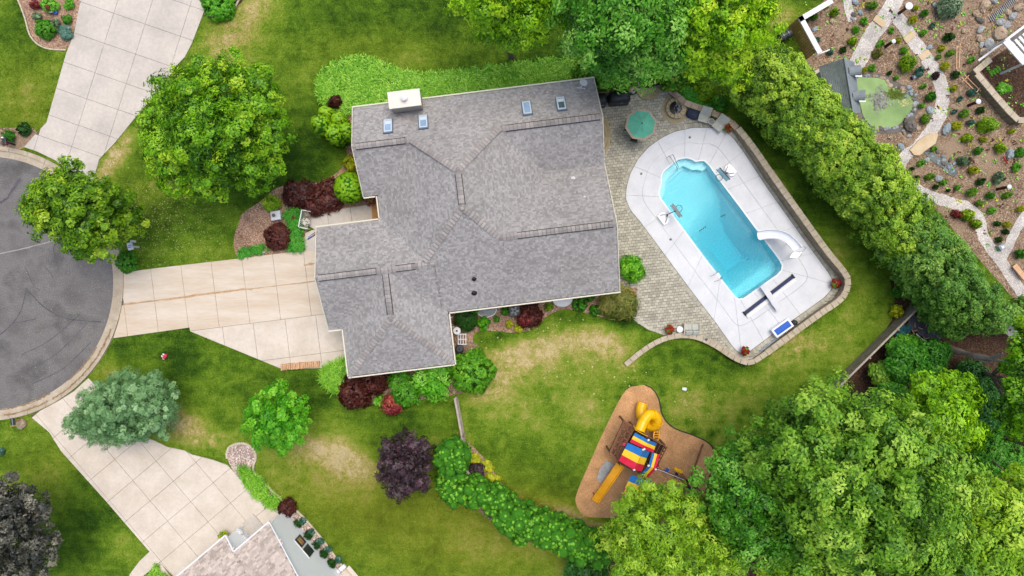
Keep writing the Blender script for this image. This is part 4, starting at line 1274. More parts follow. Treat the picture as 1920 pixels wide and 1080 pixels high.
q = [NP(u, v) for u, v in ((2, 4), (90, 4), (90, -28), (310, -28), (310, 210), (2, 210))]
pr_ = [(p.x, p.y) for p in q]
if area(pr_) < 0: pr_.reverse()
B.prism(pr_, 0, NE - .1).build('wall', M['siding_white'], nh)
B = MB(); g0, g1, g2 = NP(1.9, 4, z0 - .1), NP(1.9, 214, z0 - .1), NP(1.9, 110, rs - .1)
B.add([g0, g1, g2, NP(1.9, 214, -.1), NP(1.9, 4, -.1)], [(0, 2, 1), (0, 1, 3, 4)]).build('gable_wall', M['siding_white'], nh)
for a, b, w_ in [((-1, -1, z0), (84, -1, z0), .1), ((86, -34, 0), (320, -34, 0), .1), ((85, -33, 0), (85, 0, z0), .09), ((-1, 0, z0), (-1, 110, rs), .07), ((-1, 110, rs), (-1, 220, z0), .07)]:
    MB().beam(NP(*a), NP(*b), w_, .14).build('gutter' if w_ == .1 else 'rake_board', M['white'], nh)
# twin window of the white wall
wn_c = NP(1.5, 80); 
for k, mm in ((-.43, 'wood_tan'), (.43, 'glass_green')):
    c = Vector((wn_c.x, wn_c.y, 1.5)) + nv * k
    f = MB().box(c, (.05, .82, 1.2), rz=math.atan2(nu.y, nu.x)).build('window', M['white'], nh)
    MB().box(c - nu * .03, (.03, .72, 1.08), rz=math.atan2(nu.y, nu.x)).build('pane', M['steel'], f)
    if k < 0: MB().box(c - nu * .05, (.03, .5, .5), rz=math.atan2(nu.y, nu.x)).build('sill_box', M[mm], f)
ps = [NP(u, v) for u, v in ((56, -30), (84, -30), (84, 2), (56, 2))]
pq = [(p.x, p.y) for p in ps]
if area(pq) < 0: pq.reverse()
MB().prism(pq, 0, .15).build('porch_floor', M['concrete_grey'], nh)
pv = onr = NP(112, 40, 73 * NK * .45)
MB().lathe(pv, [(.09, -.1), (.09, .3), (.13, .32), (.05, .38)], 10).build('roof_vent', M['white'], nh)
pv = NP(40, 14, 47 * NK * .45)
for k in range(5):
    a = k * 1.257
    MB().beam(pv + Vector((0, 0, .06)), pv + Vector((math.cos(a) * .3, math.sin(a) * .3, .04 + .02 * math.sin(a))), .05).build('star_point', M['shingle_tan'], nh)

# ------------------------------------------------------------ pond house with slate roof, upper right
ph = empty('garden_shed', G(1570, 170), 'slate grey roofed shed with two small round dormers on the edge of the green pond', 'shed')
def PP(px, py, h): return G(px, py, h)
slE, slR, slE2 = 2.4, 3.4, 2.7
A, Bq, Cq, Dq = PP(1535, 125, slE), PP(1583, 109, slR), PP(1600, 212, slR), PP(1553, 214, slE)
def tiled(parent, P0, P1, P2, P3, rows, cols, m, name='tile', th=.03):
    """P0-P1 up the left side, P3-P2 up the right side"""
    B = MB()
    for r_ in range(rows):
        t0, t1 = r_ / rows, (r_ + 1.12) / rows
        off = .5 * (r_ % 2)
        for c_ in range(-1, cols):
            s0, s1 = max(0, (c_ + off + .03) / cols), min(1, (c_ + 1 + off - .03) / cols)
            if s1 - s0 < .01: continue
            t1_ = min(t1, 1)
            def pt_(s, t, dz): return (P0.lerp(P1, t)).lerp(P3.lerp(P2, t), s) + Vector((0, 0, dz))
            q = [pt_(s0, t0, th), pt_(s1, t0, th), pt_(s1, t1_, .005), pt_(s0, t1_, .005), pt_(s0, t0, -.01), pt_(s1, t0, -.01)]
            nrm = (q[1] - q[0]).cross(q[2] - q[0])
            B.add(q, [(0, 1, 2, 3), (0, 4, 5, 1)] if nrm.z > 0 else [(3, 2, 1, 0), (1, 5, 4, 0)])
    return B.build(name, m, parent, kind='stuff')
B = MB().add([A, Dq, Cq, Bq], [(0, 1, 2, 3)])
E1, E2 = PP(1602, 116, slE2), PP(1614, 211, slE2)
B.add([Bq, Cq, E2, E1], [(0, 1, 2, 3)])
proof = B.build('roof', M['slate_flat'], ph)
tiled(proof, A, Bq, Cq, Dq, 14, 18, M['slate'], 'slate_tiles')
MB().beam(Bq + Vector((0, 0, .05)), Cq + Vector((0, 0, .05)), .12, .06).build('ridge_board', M['slate_flat'], proof)
for px, py in ((1599, 134), (1606, 181)):
    c0 = G(px - 10, py + 1, 2.95); c1 = G(px + 13, py - 2, 3.05)
    MB().tube([c0, c1], .36, 14).build('dormer', M['slate_flat'], ph, smooth=False)
    MB().beam(c1 + Vector((-.35, -.42, .1)), c1 + Vector((.1, -.42, .1)), .1, .04).build('dormer_trim', M['white'], ph)
w_ = [G(1520, 146), G(1560, 136), G(1570, 202), G(1536, 205)]
pw = [(p.x, p.y) for p in w_]
if area(pw) < 0: pw.reverse()
MB().prism(pw, 0, 2.3).build('wall', M['siding'], ph)
sheet('stone_floor', W([(1520, 138), (1537, 128), (1560, 216), (1548, 190), (1534, 160)]), .03, M['concrete_grey'])

# terrace building with a slatted white roof in the upper right corner
tb_ = empty('slatted_pergola', G(1915, 100), 'white pergola with dark gaps between its slats at the right edge of the garden', 'pergola')
q0, q1, q2, q3 = G(1885, 76, 2.4), G(1922, 48, 2.4), G(1990, 100, 2.4), G(1922, 118, 2.4)
MB().beam(q0, q1, .16, .12).build('frame_beam', M['white'], tb_); MB().beam(q0, q3, .5, .1).build('frame_beam', M['white'], tb_)
for k in range(6):
    s = (k + .6) / 5
    a = q0.lerp(q1, s) + (q3 - q0).normalized() * .35; b = a + (q3 - q0) * 1.0
    MB().beam(a, b, .19, .06).build('slat', M['white'], tb_)
sheet('pergola_floor', W([(1885, 76), (1930, 42), (1990, 90), (1925, 122)]), .04, M['rock_dark'])
for p in (q0, q3): MB().beam(p, (p.x, p.y, 0), .12).build('post', M['white'], tb_)

# ------------------------------------------------------------ foliage
rng = np.random.default_rng(11)
def unit(a): return a / np.maximum(np.linalg.norm(a, axis=-1, keepdims=True), 1e-6)
def leaf_quads(c, n, size, r, tint, slim=.5, fold=.12, along=None):
    N = len(c)
    rnd = r.normal(size=(N, 3)) if along is None else along + r.normal(size=(N, 3)) * .25
    t = unit(rnd - (rnd * n).sum(1, keepdims=True) * n)
    b = np.cross(n, t)
    s = size * r.uniform(.7, 1.3, (N, 1))
    v = np.stack([c - t * s, c + b * s * slim + n * s * fold, c + t * s, c - b * s * slim + n * s * fold], 1)
    co = v.reshape(-1, 3)
    return co, np.repeat(tint, 4)
def crown_arrays(lobes, nclump, per, rc, leaf, r, slim=.5, low=-.25, inner=.25, up=.55, shell=(.78, 1.02), flat=.75, tintr=(.05, .75), outw=.6, bulge=.12, nj=.35):
    """lobes: (x, y, z, rx, ry, rz)"""
    A = np.array([max(l[3] * l[4] + l[3] * l[5] + l[4] * l[5], .01) for l in lobes]); A = A / A.sum()
    C, Nn, T, U = [], [], [], []
    for l, a in zip(lobes, A):
        k = max(3, int(nclump * a))
        d = unit(r.normal(size=(k * 3, 3))); d = d[d[:, 2] > low][:k]
        k = len(d)
        rad = r.uniform(shell[0], shell[1], (k, 1)) * (1 + bulge * np.sin(d[:, :1] * 5 + l[0] * 3) * np.cos(d[:, 1:2] * 4 + l[1]))
        cen = np.array(l[:3]) + d * rad * np.array(l[3:6])
        lt_ = r.uniform(0, 1)
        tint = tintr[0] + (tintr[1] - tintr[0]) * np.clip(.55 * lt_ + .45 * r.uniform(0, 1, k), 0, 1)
        sc = r.uniform(.65, 1.25, (k, 1, 1))
        off = r.normal(size=(k, per, 3)); off = unit(off) * (r.uniform(.2, 1, (k, per, 1)) ** .5) * rc * sc
        off[..., 2] *= flat
        off[..., 2] = np.where(off[..., 2] < 0, off[..., 2] * .5, off[..., 2])
        p = cen[:, None, :] + off
        n = unit(unit(off) * .5 + d[:, None, :] * outw + np.array([0, 0, up]) + r.normal(size=(k, per, 3)) * nj)
        C.append(p.reshape(-1, 3)); Nn.append(n.reshape(-1, 3)); T.append(np.repeat(tint, per))
        m = int(k * per * inner)
        if m:
            d2 = unit(r.normal(size=(m, 3))); d2[:, 2] = np.abs(d2[:, 2]) * .9 - .15
            p2 = np.array(l[:3]) + d2 * (r.uniform(.1, .85, (m, 1)) ** .6) * np.array(l[3:6])
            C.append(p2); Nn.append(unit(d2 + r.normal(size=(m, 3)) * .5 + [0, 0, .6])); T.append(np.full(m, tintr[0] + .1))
    C = np.concatenate(C); Nn = np.concatenate(Nn); T = np.concatenate(T)
    z = C[:, 2] > .02
    return leaf_quads(C[z], Nn[z], leaf, r, T[z], slim)
def billows(lobes, r, size=1.0, dens=1.0):
    """round masses of foliage standing out of each lobe, with gaps between them"""
    out = []
    for l in lobes:
        rm = (l[3] + l[4]) / 2
        n = int(dens * 2.6 * (rm / size) ** 1.6) + 3
        for k in range(n):
            z = 1 - (k + .5) / n * 1.25
            a = k * 2.39996 + r.uniform(-.4, .4)
            q = math.sqrt(max(0, 1 - z * z))
            f = r.uniform(.62, .9)
            s = size * r.uniform(.6, 1.15)
            out.append((l[0] + math.cos(a) * q * l[3] * f, l[1] + math.sin(a) * q * l[4] * f, l[2] + z * l[5] * f, s, s, s * .8))
    return out
def crown_mesh(name, lobes, m, base=(0, 0, 0), bil=None, **k):
    if bil:
        sub = billows(lobes, rng, *bil); k.setdefault('nj', .25); k['outw'] = k.get('outw', .6) + .5; k['up'] = .35
        kk = dict(k); kk['nclump'] = int(k['nclump'] * .75); kk['inner'] = .12; kk['low'] = -.1
        co1, t1 = crown_arrays(sub, r=rng, **kk)
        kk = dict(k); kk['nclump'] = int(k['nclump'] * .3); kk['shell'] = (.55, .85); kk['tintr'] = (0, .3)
        co2, t2 = crown_arrays(lobes, r=rng, **kk)
        co, t = np.concatenate([co1, co2]), np.concatenate([t1, t2])
    else: co, t = crown_arrays(lobes, r=rng, **k)
    q = np.arange(len(co)).reshape(-1, 4)
    return np_mesh(name, co, q, M[m], {'tint': t}, base)

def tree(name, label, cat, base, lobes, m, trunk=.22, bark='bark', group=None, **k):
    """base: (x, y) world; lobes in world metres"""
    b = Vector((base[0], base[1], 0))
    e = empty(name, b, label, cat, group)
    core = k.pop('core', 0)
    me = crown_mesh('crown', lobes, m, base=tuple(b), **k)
    link('crown', me, e)
    if core:
        B = MB()
        for l in lobes: B.blob((l[0], l[1], max(l[2], l[5] * .3)), (l[3] * core, l[4] * core, l[5] * core), R, .02, 14, 9)
        B.build('inner_foliage', M['core_green'], e, smooth=True)
    zc = np.mean([l[2] for l in lobes]); xc = np.mean([l[0] for l in lobes]); yc = np.mean([l[1] for l in lobes])
    top = Vector((xc, yc, zc * .8))
    T = MB()
    fork = b.lerp(top, .45); fork.z = top.z * .5
    T.tube([b, b.lerp(fork, .5) + Vector((R.uniform(-.1, .1), R.uniform(-.1, .1), 0)), fork, top], [trunk * 1.25, trunk, trunk * .85, trunk * .3], 10)
    for l in lobes[:7]:
        p = Vector(l[:3])
        T.tube([fork, fork.lerp(p, .5) + Vector((0, 0, -.2)), p], [trunk * .55, trunk * .35, trunk * .12], 6)
    T.build('trunk', M[bark], e)
    return e
def LB(px, py, h, rp, rz=None, ry=None):
    """a lobe that the survey picture shows at px, py with radius rp"""
    p = G(px, py, h); k = (H - h) / F
    return (p.x, p.y, p.z, rp * k, (ry or rp) * k, (rz if rz is not None else rp * k * .8))
def Bx(px, py): p = G(px, py); return (p.x, p.y)

# the big trees -----------------------------------------------------------
tree('maple_tree', 'large round bright green maple on the lawn between the grey driveway and the house', 'tree', Bx(455, 275),
     [LB(410, 245, 6.5, 112, 3.2), LB(355, 190, 5.4, 68, 2.2), LB(325, 235, 4.6, 60, 2.0), LB(410, 160, 5.0, 58, 2.2), LB(470, 185, 5.0, 66, 2.2), LB(500, 250, 4.6, 56, 2), LB(480, 310, 4.4, 52, 2), LB(400, 325, 4.4, 58, 2), LB(340, 300, 4.4, 62, 2), LB(415, 235, 8.0, 60, 1.6)],
     'lf_maple', .2, bil=(.85, 1.1), nclump=1250, per=46, rc=.36, leaf=.11, inner=.3, tintr=(.05, .8))
tree('street_tree', 'shade tree overhanging the rim of the asphalt turning circle', 'tree', Bx(232, 430),
     [LB(150, 395, 6.0, 70, 2.2), LB(108, 400, 5.4, 50, 1.9), LB(140, 352, 4.8, 42, 1.7), LB(195, 372, 4.8, 38, 1.7), LB(165, 440, 5.2, 50, 1.9), LB(105, 375, 5.2, 40, 1.5), LB(190, 415, 4.0, 46, 1.7), LB(240, 415, 2.8, 28, 1.2)],
     'lf_street', .17, bil=(.8, 1.1), nclump=800, per=46, rc=.36, leaf=.11, inner=.3, tintr=(0, .72))
tree('evergreen_tree', 'broad blue green evergreen between the lower left driveway and the lawn', 'tree', Bx(262, 755),
     [LB(236, 768, 3.0, 92, 2.8, 60), LB(190, 785, 2.2, 58, 2.0, 44), LB(285, 755, 2.4, 56, 2.2, 56), LB(250, 730, 2.6, 54, 2.1, 40), LB(225, 805, 2.0, 74, 1.7, 34), LB(160, 795, 1.6, 34, 1.3, 28), LB(305, 775, 1.9, 36, 1.8, 46), LB(210, 745, 2.6, 50, 2, 40), LB(290, 730, 2.2, 36, 1.8, 34)],
     'lf_blue', .18, bil=(.5, 1.1), nclump=1700, per=44, rc=.22, leaf=.075, inner=.3, slim=.34, tintr=(.05, .7), up=.35, outw=.9)
tree('young_maple', 'small fresh green maple alone on the front lawn', 'tree', Bx(545, 772),
     [LB(515, 790, 3.8, 38, 1.5), LB(490, 765, 3.2, 24, 1), LB(550, 760, 3.2, 22, 1), LB(495, 815, 3.0, 28, 1), LB(545, 810, 3.0, 28, 1), LB(515, 735, 3.0, 20, .9), LB(475, 790, 2.8, 20, .8), LB(530, 830, 2.8, 20, .8), LB(560, 780, 2.8, 17, .8)],
     'lf_young', .09, bil=(.5, 1.0), nclump=190, per=46, rc=.3, leaf=.10, tintr=(0, .7))
tree('purple_plum_tree', 'dark purple leaved tree on the lawn left of the bubbly green hedge', 'tree', Bx(790, 845),
     [LB(762, 872, 3.6, 40, 1.6, 46), LB(735, 850, 3.0, 26, 1.2), LB(785, 850, 3.0, 26, 1.2), LB(750, 910, 2.8, 28, 1.2), LB(785, 895, 2.8, 24, 1.2), LB(760, 832, 2.8, 24, 1), LB(730, 880, 2.6, 24, 1)],
     'lf_purple', .1, bil=(.55, 1.0), nclump=330, per=44, rc=.27, leaf=.085, tintr=(0, .8), inner=.4)
tree('dark_crabapple_tree', 'almost black leaved tree cut off by the lower left edge', 'tree', Bx(70, 960),
     [LB(25, 990, 5.4, 70, 2.4, 76), LB(-10, 940, 4.8, 46, 1.8), LB(60, 960, 4.6, 40, 1.6), LB(80, 1020, 4.4, 36, 1.6), LB(50, 1060, 4.4, 48, 1.6), LB(-20, 1040, 5, 60, 2), LB(20, 930, 4.2, 34, 1.4)],
     'lf_black', .16, bil=(.7, 1.0), nclump=620, per=44, rc=.34, leaf=.10, tintr=(0, .8), inner=.35)
# along the top edge
tree('lime_tree', 'yellow green feathery tree at the top edge, leftmost of the trees there', 'tree', Bx(960, 110),
     [LB(945, -10, 9, 74, 2.6), LB(900, -10, 8, 44, 1.8), LB(925, 45, 6.6, 42, 1.8), LB(975, 55, 6.4, 44, 1.8), LB(1010, 30, 7, 42, 1.8), LB(880, -20, 7.4, 40, 1.6), LB(1000, -30, 8.6, 60, 2)],
     'lf_lime', .2, bil=(.8, 1.0), nclump=640, per=44, rc=.42, leaf=.12, slim=.4, tintr=(0, .75), inner=.35)
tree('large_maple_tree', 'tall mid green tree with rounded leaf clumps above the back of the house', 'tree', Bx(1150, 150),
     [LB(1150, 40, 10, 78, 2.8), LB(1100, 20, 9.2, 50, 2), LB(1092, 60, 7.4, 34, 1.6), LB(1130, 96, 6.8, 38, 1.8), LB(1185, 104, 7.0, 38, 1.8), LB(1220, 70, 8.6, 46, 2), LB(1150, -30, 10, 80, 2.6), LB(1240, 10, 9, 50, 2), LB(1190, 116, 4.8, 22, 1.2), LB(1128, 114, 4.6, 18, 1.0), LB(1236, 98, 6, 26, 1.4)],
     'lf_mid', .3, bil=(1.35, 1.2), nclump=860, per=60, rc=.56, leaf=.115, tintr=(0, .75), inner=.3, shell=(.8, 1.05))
tree('yellow_maple_tree', 'yellow green tree at the top edge beside the start of the long hedge', 'tree', Bx(1330, 120),
     [LB(1350, 20, 9.2, 78, 2.6), LB(1310, 60, 8, 48, 1.9), LB(1370, 80, 7.2, 50, 1.9), LB(1330, 110, 6.2, 42, 1.6), LB(1400, 40, 8, 48, 1.8), LB(1290, 10, 9, 44, 1.9), LB(1360, -30, 9.6, 80, 2.4), LB(1292, 88, 6.2, 30, 1.5), LB(1420, 0, 8.4, 34, 1.6), LB(1360, 130, 5.2, 32, 1.3)],
     'lf_lime', .25, bil=(.8, 1.1), nclump=900, per=46, rc=.4, leaf=.115, tintr=(.1, .85), inner=.35)
# lower right
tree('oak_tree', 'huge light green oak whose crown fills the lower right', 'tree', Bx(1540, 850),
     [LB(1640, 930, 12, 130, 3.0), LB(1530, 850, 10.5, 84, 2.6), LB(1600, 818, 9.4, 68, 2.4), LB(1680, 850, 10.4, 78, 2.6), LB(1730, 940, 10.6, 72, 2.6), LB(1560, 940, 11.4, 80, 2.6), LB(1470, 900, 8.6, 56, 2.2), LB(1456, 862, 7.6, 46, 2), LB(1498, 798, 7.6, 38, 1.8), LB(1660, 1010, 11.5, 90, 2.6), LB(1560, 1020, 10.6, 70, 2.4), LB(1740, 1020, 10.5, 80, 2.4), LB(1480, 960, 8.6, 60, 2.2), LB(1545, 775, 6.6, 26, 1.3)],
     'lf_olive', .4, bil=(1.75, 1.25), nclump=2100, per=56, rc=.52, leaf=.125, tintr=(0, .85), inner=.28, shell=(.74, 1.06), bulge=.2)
tree('honey_locust_tree', 'light yellow green tree leaning over the lower edge of the playground', 'tree', Bx(1200, 950),
     [LB(1235, 1010, 8.0, 78, 2.4), LB(1190, 960, 6.4, 38, 1.6), LB(1180, 1000, 6.8, 44, 1.6), LB(1240, 940, 6.4, 42, 1.6), LB(1290, 975, 6.4, 44, 1.6), LB(1205, 932, 5.6, 22, 1.1), LB(1310, 950, 5.6, 26, 1.2), LB(1200, 1060, 7.6, 56, 2), LB(1280, 1050, 7.6, 70, 2), LB(1340, 1020, 6.8, 46, 1.8), LB(1150, 1000, 5.6, 28, 1.3), LB(1222, 925, 4.6, 12, .8)],
     'lf_olive2', .2, bil=(.8, 1.0), nclump=900, per=44, rc=.36, leaf=.12, slim=.32, tintr=(.05, .85), inner=.3)
tree('oak_tree', 'mid green tree between the playground tree and the huge oak', 'tree', Bx(1370, 900),
     [LB(1400, 930, 8.4, 60, 2.2), LB(1370, 890, 7, 44, 1.8), LB(1425, 880, 7.6, 48, 1.9), LB(1390, 985, 7.6, 56, 2), LB(1450, 990, 8.2, 60, 2), LB(1400, 850, 6, 30, 1.3), LB(1350, 940, 6, 30, 1.4)],
     'lf_mid', .2, bil=(1.3, 1.1), nclump=620, per=50, rc=.46, leaf=.115, tintr=(0, .65), inner=.3)
tree('ash_tree', 'olive green tree rising at the lower right corner', 'tree', Bx(1760, 900),
     [LB(1840, 980, 10, 84, 2.6), LB(1800, 950, 9, 44, 2), LB(1890, 945, 8.6, 50, 2.2), LB(1900, 1020, 10, 90, 2.4), LB(1800, 1050, 10, 80, 2.4), LB(1930, 960, 9, 60, 2)],
     'lf_olive2', .3, bil=(1.4, 1.1), nclump=1100, per=50, rc=.46, leaf=.12, tintr=(0, .75), inner=.3, bulge=.2)
tree('bright_ash_tree', 'bright green tree with ragged top right of the wooden fence', 'tree', Bx(1740, 760),
     [LB(1760, 790, 7.6, 44, 1.8), LB(1735, 740, 6.2, 34, 1.4), LB(1790, 740, 6.2, 32, 1.4), LB(1798, 795, 7, 34, 1.6), LB(1710, 775, 5.8, 24, 1.2)],
     'lf_lime', .18, bil=(.75, .9), nclump=420, per=44, rc=.38, leaf=.12, tintr=(.0, .5), inner=.3)
tree('edge_maple_tree', 'green tree at the right edge below the bare leaning trunk', 'tree', Bx(1830, 690),
     [LB(1920, 715, 8, 40, 1.8), LB(1905, 755, 7.6, 28, 1.6), LB(1930, 640, 7.4, 44, 1.8), LB(1920, 800, 8, 36, 1.8), LB(1940, 770, 8.4, 60, 2), LB(1895, 690, 6.4, 18, 1.2)],
     'lf_maple', .2, bil=(.8, 1.0), nclump=560, per=46, rc=.42, leaf=.12, tintr=(0, .6), inner=.3)
for i, (px, py, rp, h, m, lab) in enumerate([(1700, 676, 44, 2.6, 'lf_under', 'bushy green understory tree just right of the wooden fence'), (1738, 668, 36, 2.6, 'lf_under', 'bushy green understory tree below the tarp and left of the leaning trunk'),
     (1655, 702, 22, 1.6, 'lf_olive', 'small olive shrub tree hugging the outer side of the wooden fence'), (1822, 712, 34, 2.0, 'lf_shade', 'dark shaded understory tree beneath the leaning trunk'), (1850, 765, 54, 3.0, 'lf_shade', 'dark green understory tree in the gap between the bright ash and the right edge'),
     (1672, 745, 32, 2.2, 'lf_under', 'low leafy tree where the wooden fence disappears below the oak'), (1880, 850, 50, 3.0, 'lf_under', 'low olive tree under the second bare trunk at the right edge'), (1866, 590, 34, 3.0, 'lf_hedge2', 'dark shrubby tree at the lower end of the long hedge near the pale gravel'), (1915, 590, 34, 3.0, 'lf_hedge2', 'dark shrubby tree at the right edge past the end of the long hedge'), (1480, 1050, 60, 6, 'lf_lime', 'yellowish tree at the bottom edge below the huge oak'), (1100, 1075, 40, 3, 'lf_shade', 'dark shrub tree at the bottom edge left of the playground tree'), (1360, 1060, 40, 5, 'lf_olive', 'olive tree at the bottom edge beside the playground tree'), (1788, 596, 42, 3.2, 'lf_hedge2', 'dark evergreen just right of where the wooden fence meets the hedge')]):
    p = G(px, py, h); sh = 1 - h / H * .7
    b = G(px - (px - 960) * .03, py - (py - 540) * .03)
    L6 = [LB(px, py, h * .75, rp * .8, h * .35)] + [LB(px + math.cos(a) * rp * .5, py + math.sin(a) * rp * .5, h * R.uniform(.45, .75), rp * R.uniform(.4, .6), h * .28) for a in [R.uniform(0, 6.28) for _ in range(6)]]
    tree('understory_tree', lab, 'tree', (b.x, b.y), L6, m, .08, nclump=int(rp * 5.5), per=40, rc=.34, leaf=.115, tintr=(0, .75), inner=.35)

# bare leaning trunks
lt = empty('leaning_trunk', G(1776, 652), 'bare pale trunk leaning right from the dark mulch with forked branches', 'tree')
B = MB().tube([G(1776, 653, .1), G(1800, 660, 1.2), G(1830, 668, 2.6), G(1860, 673, 3.8)], [.27, .25, .22, .17], 10)
B.build('trunk', M['bark_pale'], lt)
MB().tube([G(1855, 672, 3.6), G(1872, 666, 4.4), G(1880, 662, 4.8)], [.13, .1, .05], 7).build('branch', M['bark_pale'], lt)
MB().tube([G(1850, 671, 3.4), G(1880, 678, 4.8), G(1898, 681, 5.6)], [.14, .1, .05], 7).build('branch', M['bark_pale'], lt)
MB().tube([G(1810, 664, 1.7), G(1845, 678, 3.2), G(1865, 683, 4.2)], [.12, .09, .05], 7).build('branch', M['bark_pale'], lt)
lt = empty('leaning_trunk', G(1845, 810), 'second bare brown trunk slanting to the right edge above the ash', 'tree')
MB().tube([G(1845, 811, .1), G(1880, 818, 2.2), G(1925, 834, 4.4)], [.24, .2, .15], 10).build('trunk', M['bark'], lt)
MB().tube([G(1822, 838, .6), G(1850, 855, 2.4), G(1880, 880, 4.0)], [.12, .09, .05], 7).build('branch', M['bark'], lt)

# the long hedge on the right: tall evergreens one behind the other
hl = smooth_loop([(1385, 160), (1443, 216), (1503, 278), (1556, 340), (1611, 404), (1662, 464), (1709, 522), (1757, 580)], 8, False)
ds = [0]
for a, b in zip(hl[:-1], hl[1:]): ds.append(ds[-1] + math.dist(a, b))
NHG = 17
ordn = ['first', 'second', 'third', 'fourth', 'fifth', 'sixth', 'seventh', 'eighth', 'ninth', 'tenth', 'eleventh', 'twelfth', 'thirteenth', 'fourteenth', 'fifteenth', 'sixteenth', 'seventeenth', 'eighteenth']
for i in range(NHG):
    s = ds[-1] * (i + .5) / NHG
    px = float(np.interp(s, ds, [p[0] for p in hl])) + R.uniform(-6, 6); py = float(np.interp(s, ds, [p[1] for p in hl])) + R.uniform(-6, 6)
    b = G(px, py)
    hh = R.uniform(5.6, 6.8); rr_ = R.uniform(1.95, 2.3)
    lob = [(b.x, b.y, hh * .5, rr_, rr_, hh * .5)]
    for k in range(9):
        a = R.uniform(0, 6.28); z = R.uniform(.3, .86) * hh
        q = rr_ * math.sqrt(max(.05, 1 - ((z / hh - .5) * 2) ** 2)) * .62
        lob.append((b.x + math.cos(a) * q, b.y + math.sin(a) * q, z, .9, .9, 1.0))
    m = 'lf_hedge' if i < 12 else 'lf_hedge2'
    if i < 6: lab = ordn[i] + ' tall evergreen of the long hedge counted from the yellow green tree'
    elif i < 12: lab = ordn[i] + ' tall evergreen along the long hedge, in its middle beside the retaining wall'
    else: lab = ordn[NHG - 1 - i] + ' darker evergreen of the long hedge counted from the wooden fence'
    tree('hedge_evergreen', lab, 'evergreen', (b.x, b.y), lob, m, .14, group='tall evergreens of the long hedge', nclump=430, per=46, rc=.27, leaf=.095, slim=.42, tintr=(0, .8), inner=.3, low=-.7, up=.3, outw=.8, flat=1)

# arborvitae with bubbly clipped crowns along the lower fence
def bubbly(label, base, h, r, m='lf_arb', nb=16, group='bubbly clipped evergreens along the lower fence', leaf=.05, name='clipped_arborvitae', cat='evergreen', bs=.42, nclump=240):
    b = G(*base)
    lob = [(b.x, b.y, h * .48, r * .9, r * .9, h * .5)]
    for k in range(nb):
        a = 2 * math.pi * (k * .618 % 1); z = h * (.15 + .8 * k / nb)
        q = r * math.sqrt(max(.02, 1 - ((z / h - .45) / .62) ** 2))
        sz = r * R.uniform(bs * .7, bs * 1.1)
        lob.append((b.x + math.cos(a) * q * .92, b.y + math.sin(a) * q * .92, z, sz, sz, sz * 1.0))
    return tree(name, label, cat, (b.x, b.y), lob, m, .1, group=group, nclump=int(nclump * 1.5), per=44, rc=.07, leaf=leaf, slim=.6, tintr=(.25, .6), nj=.18, core=.95, inner=0, low=-.75, up=.0, outw=2.2, flat=1, shell=(.97, 1.02), bulge=0)
for i, (bx, by, h, r) in enumerate([(853, 842, 2.9, .95), (852, 878, 2.4, .85), (858, 908, 2.6, .85), (893, 908, 2.9, .95), (930, 922, 2.9, .9), (957, 948, 3.1, .95), (990, 958, 3.0, .9), (1020, 972, 3.1, .95), (1050, 985, 2.8, .9), (1082, 1000, 2.9, .95), (1112, 1012, 2.6, .9), (842, 895, 2.0, .7), (975, 985, 2.2, .7)]):
    lab = ['topmost clipped evergreen of the bubbly hedge beside the purple tree', 'second clipped evergreen down the bubbly hedge by the purple tree', 'third clipped evergreen down the bubbly hedge by the purple tree', 'rounded clipped evergreen at the bend of the bubbly hedge by the small gold bed',
           'clipped evergreen just right of the bend in the bubbly hedge', 'clipped evergreen in the middle of the bubbly hedge above a bald twig patch', 'clipped evergreen right of the middle of the bubbly hedge', 'clipped evergreen of the bubbly hedge nearest the slide, fourth from its right end',
           'third clipped evergreen from the right end of the bubbly hedge', 'second clipped evergreen from the right end of the bubbly hedge', 'rightmost clipped evergreen of the bubbly hedge under the playground tree', 'small clipped evergreen bulging from the left foot of the bubbly hedge', 'small low clipped evergreen in front of the middle of the bubbly hedge'][i]
    bubbly(lab, (bx, by), h * R.uniform(1.1, 1.4), r * R.uniform(.9, 1.08), nb=22 if h > 2.5 else 15, bs=.5)
G2 = 'rounded evergreens at the upper left corner of the house'
for i, (bx, by, h, r, lab) in enumerate([(622, 222, 1.9, .5, 'small cone shrub topmost of the five at the upper left house corner'), (645, 235, 1.9, .55, 'cone shrub of the five at the house corner, nearest the wall at the top'), (618, 246, 2.6, .65, 'outermost long cone shrub on the left of the five at the house corner'), (642, 262, 2.5, .68, 'middle cone shrub of the five at the upper left house corner'), (663, 256, 2.2, .6, 'cone shrub of the five pressed against the left wall of the house')]):
    bubbly(lab, (bx + 3, by + 4), h * 1.5, r * 1.12, 'lf_arb2', nb=0, group=G2, name='cone_arborvitae', bs=.5, nclump=170)
bubbly('big round lime green evergreen at the left wall above the entry walkway', (666, 358), 3.0, 1.2, 'lf_arb2', nb=0, group=None, name='round_arborvitae', bs=.55, nclump=420)
for bx, by, h, r, lab in [(1100, 145, 3.0, .9, 'olive cone evergreen at the top right corner of the grey roof'), (1130, 150, 2.6, .8, 'olive cone evergreen behind the covered grills'), (1165, 150, 2.4, .8, 'olive cone evergreen between the grills and the half round platform'), (1262, 150, 2.4, .85, 'olive evergreen right of the half round platform'), (1235, 140, 2.0, .6, 'dark olive evergreen directly above the half round platform')]:
    bubbly(lab, (bx - 5, by + 6), h, r, 'lf_hedge', nb=9, group='olive evergreens behind the patio', name='olive_arborvitae')

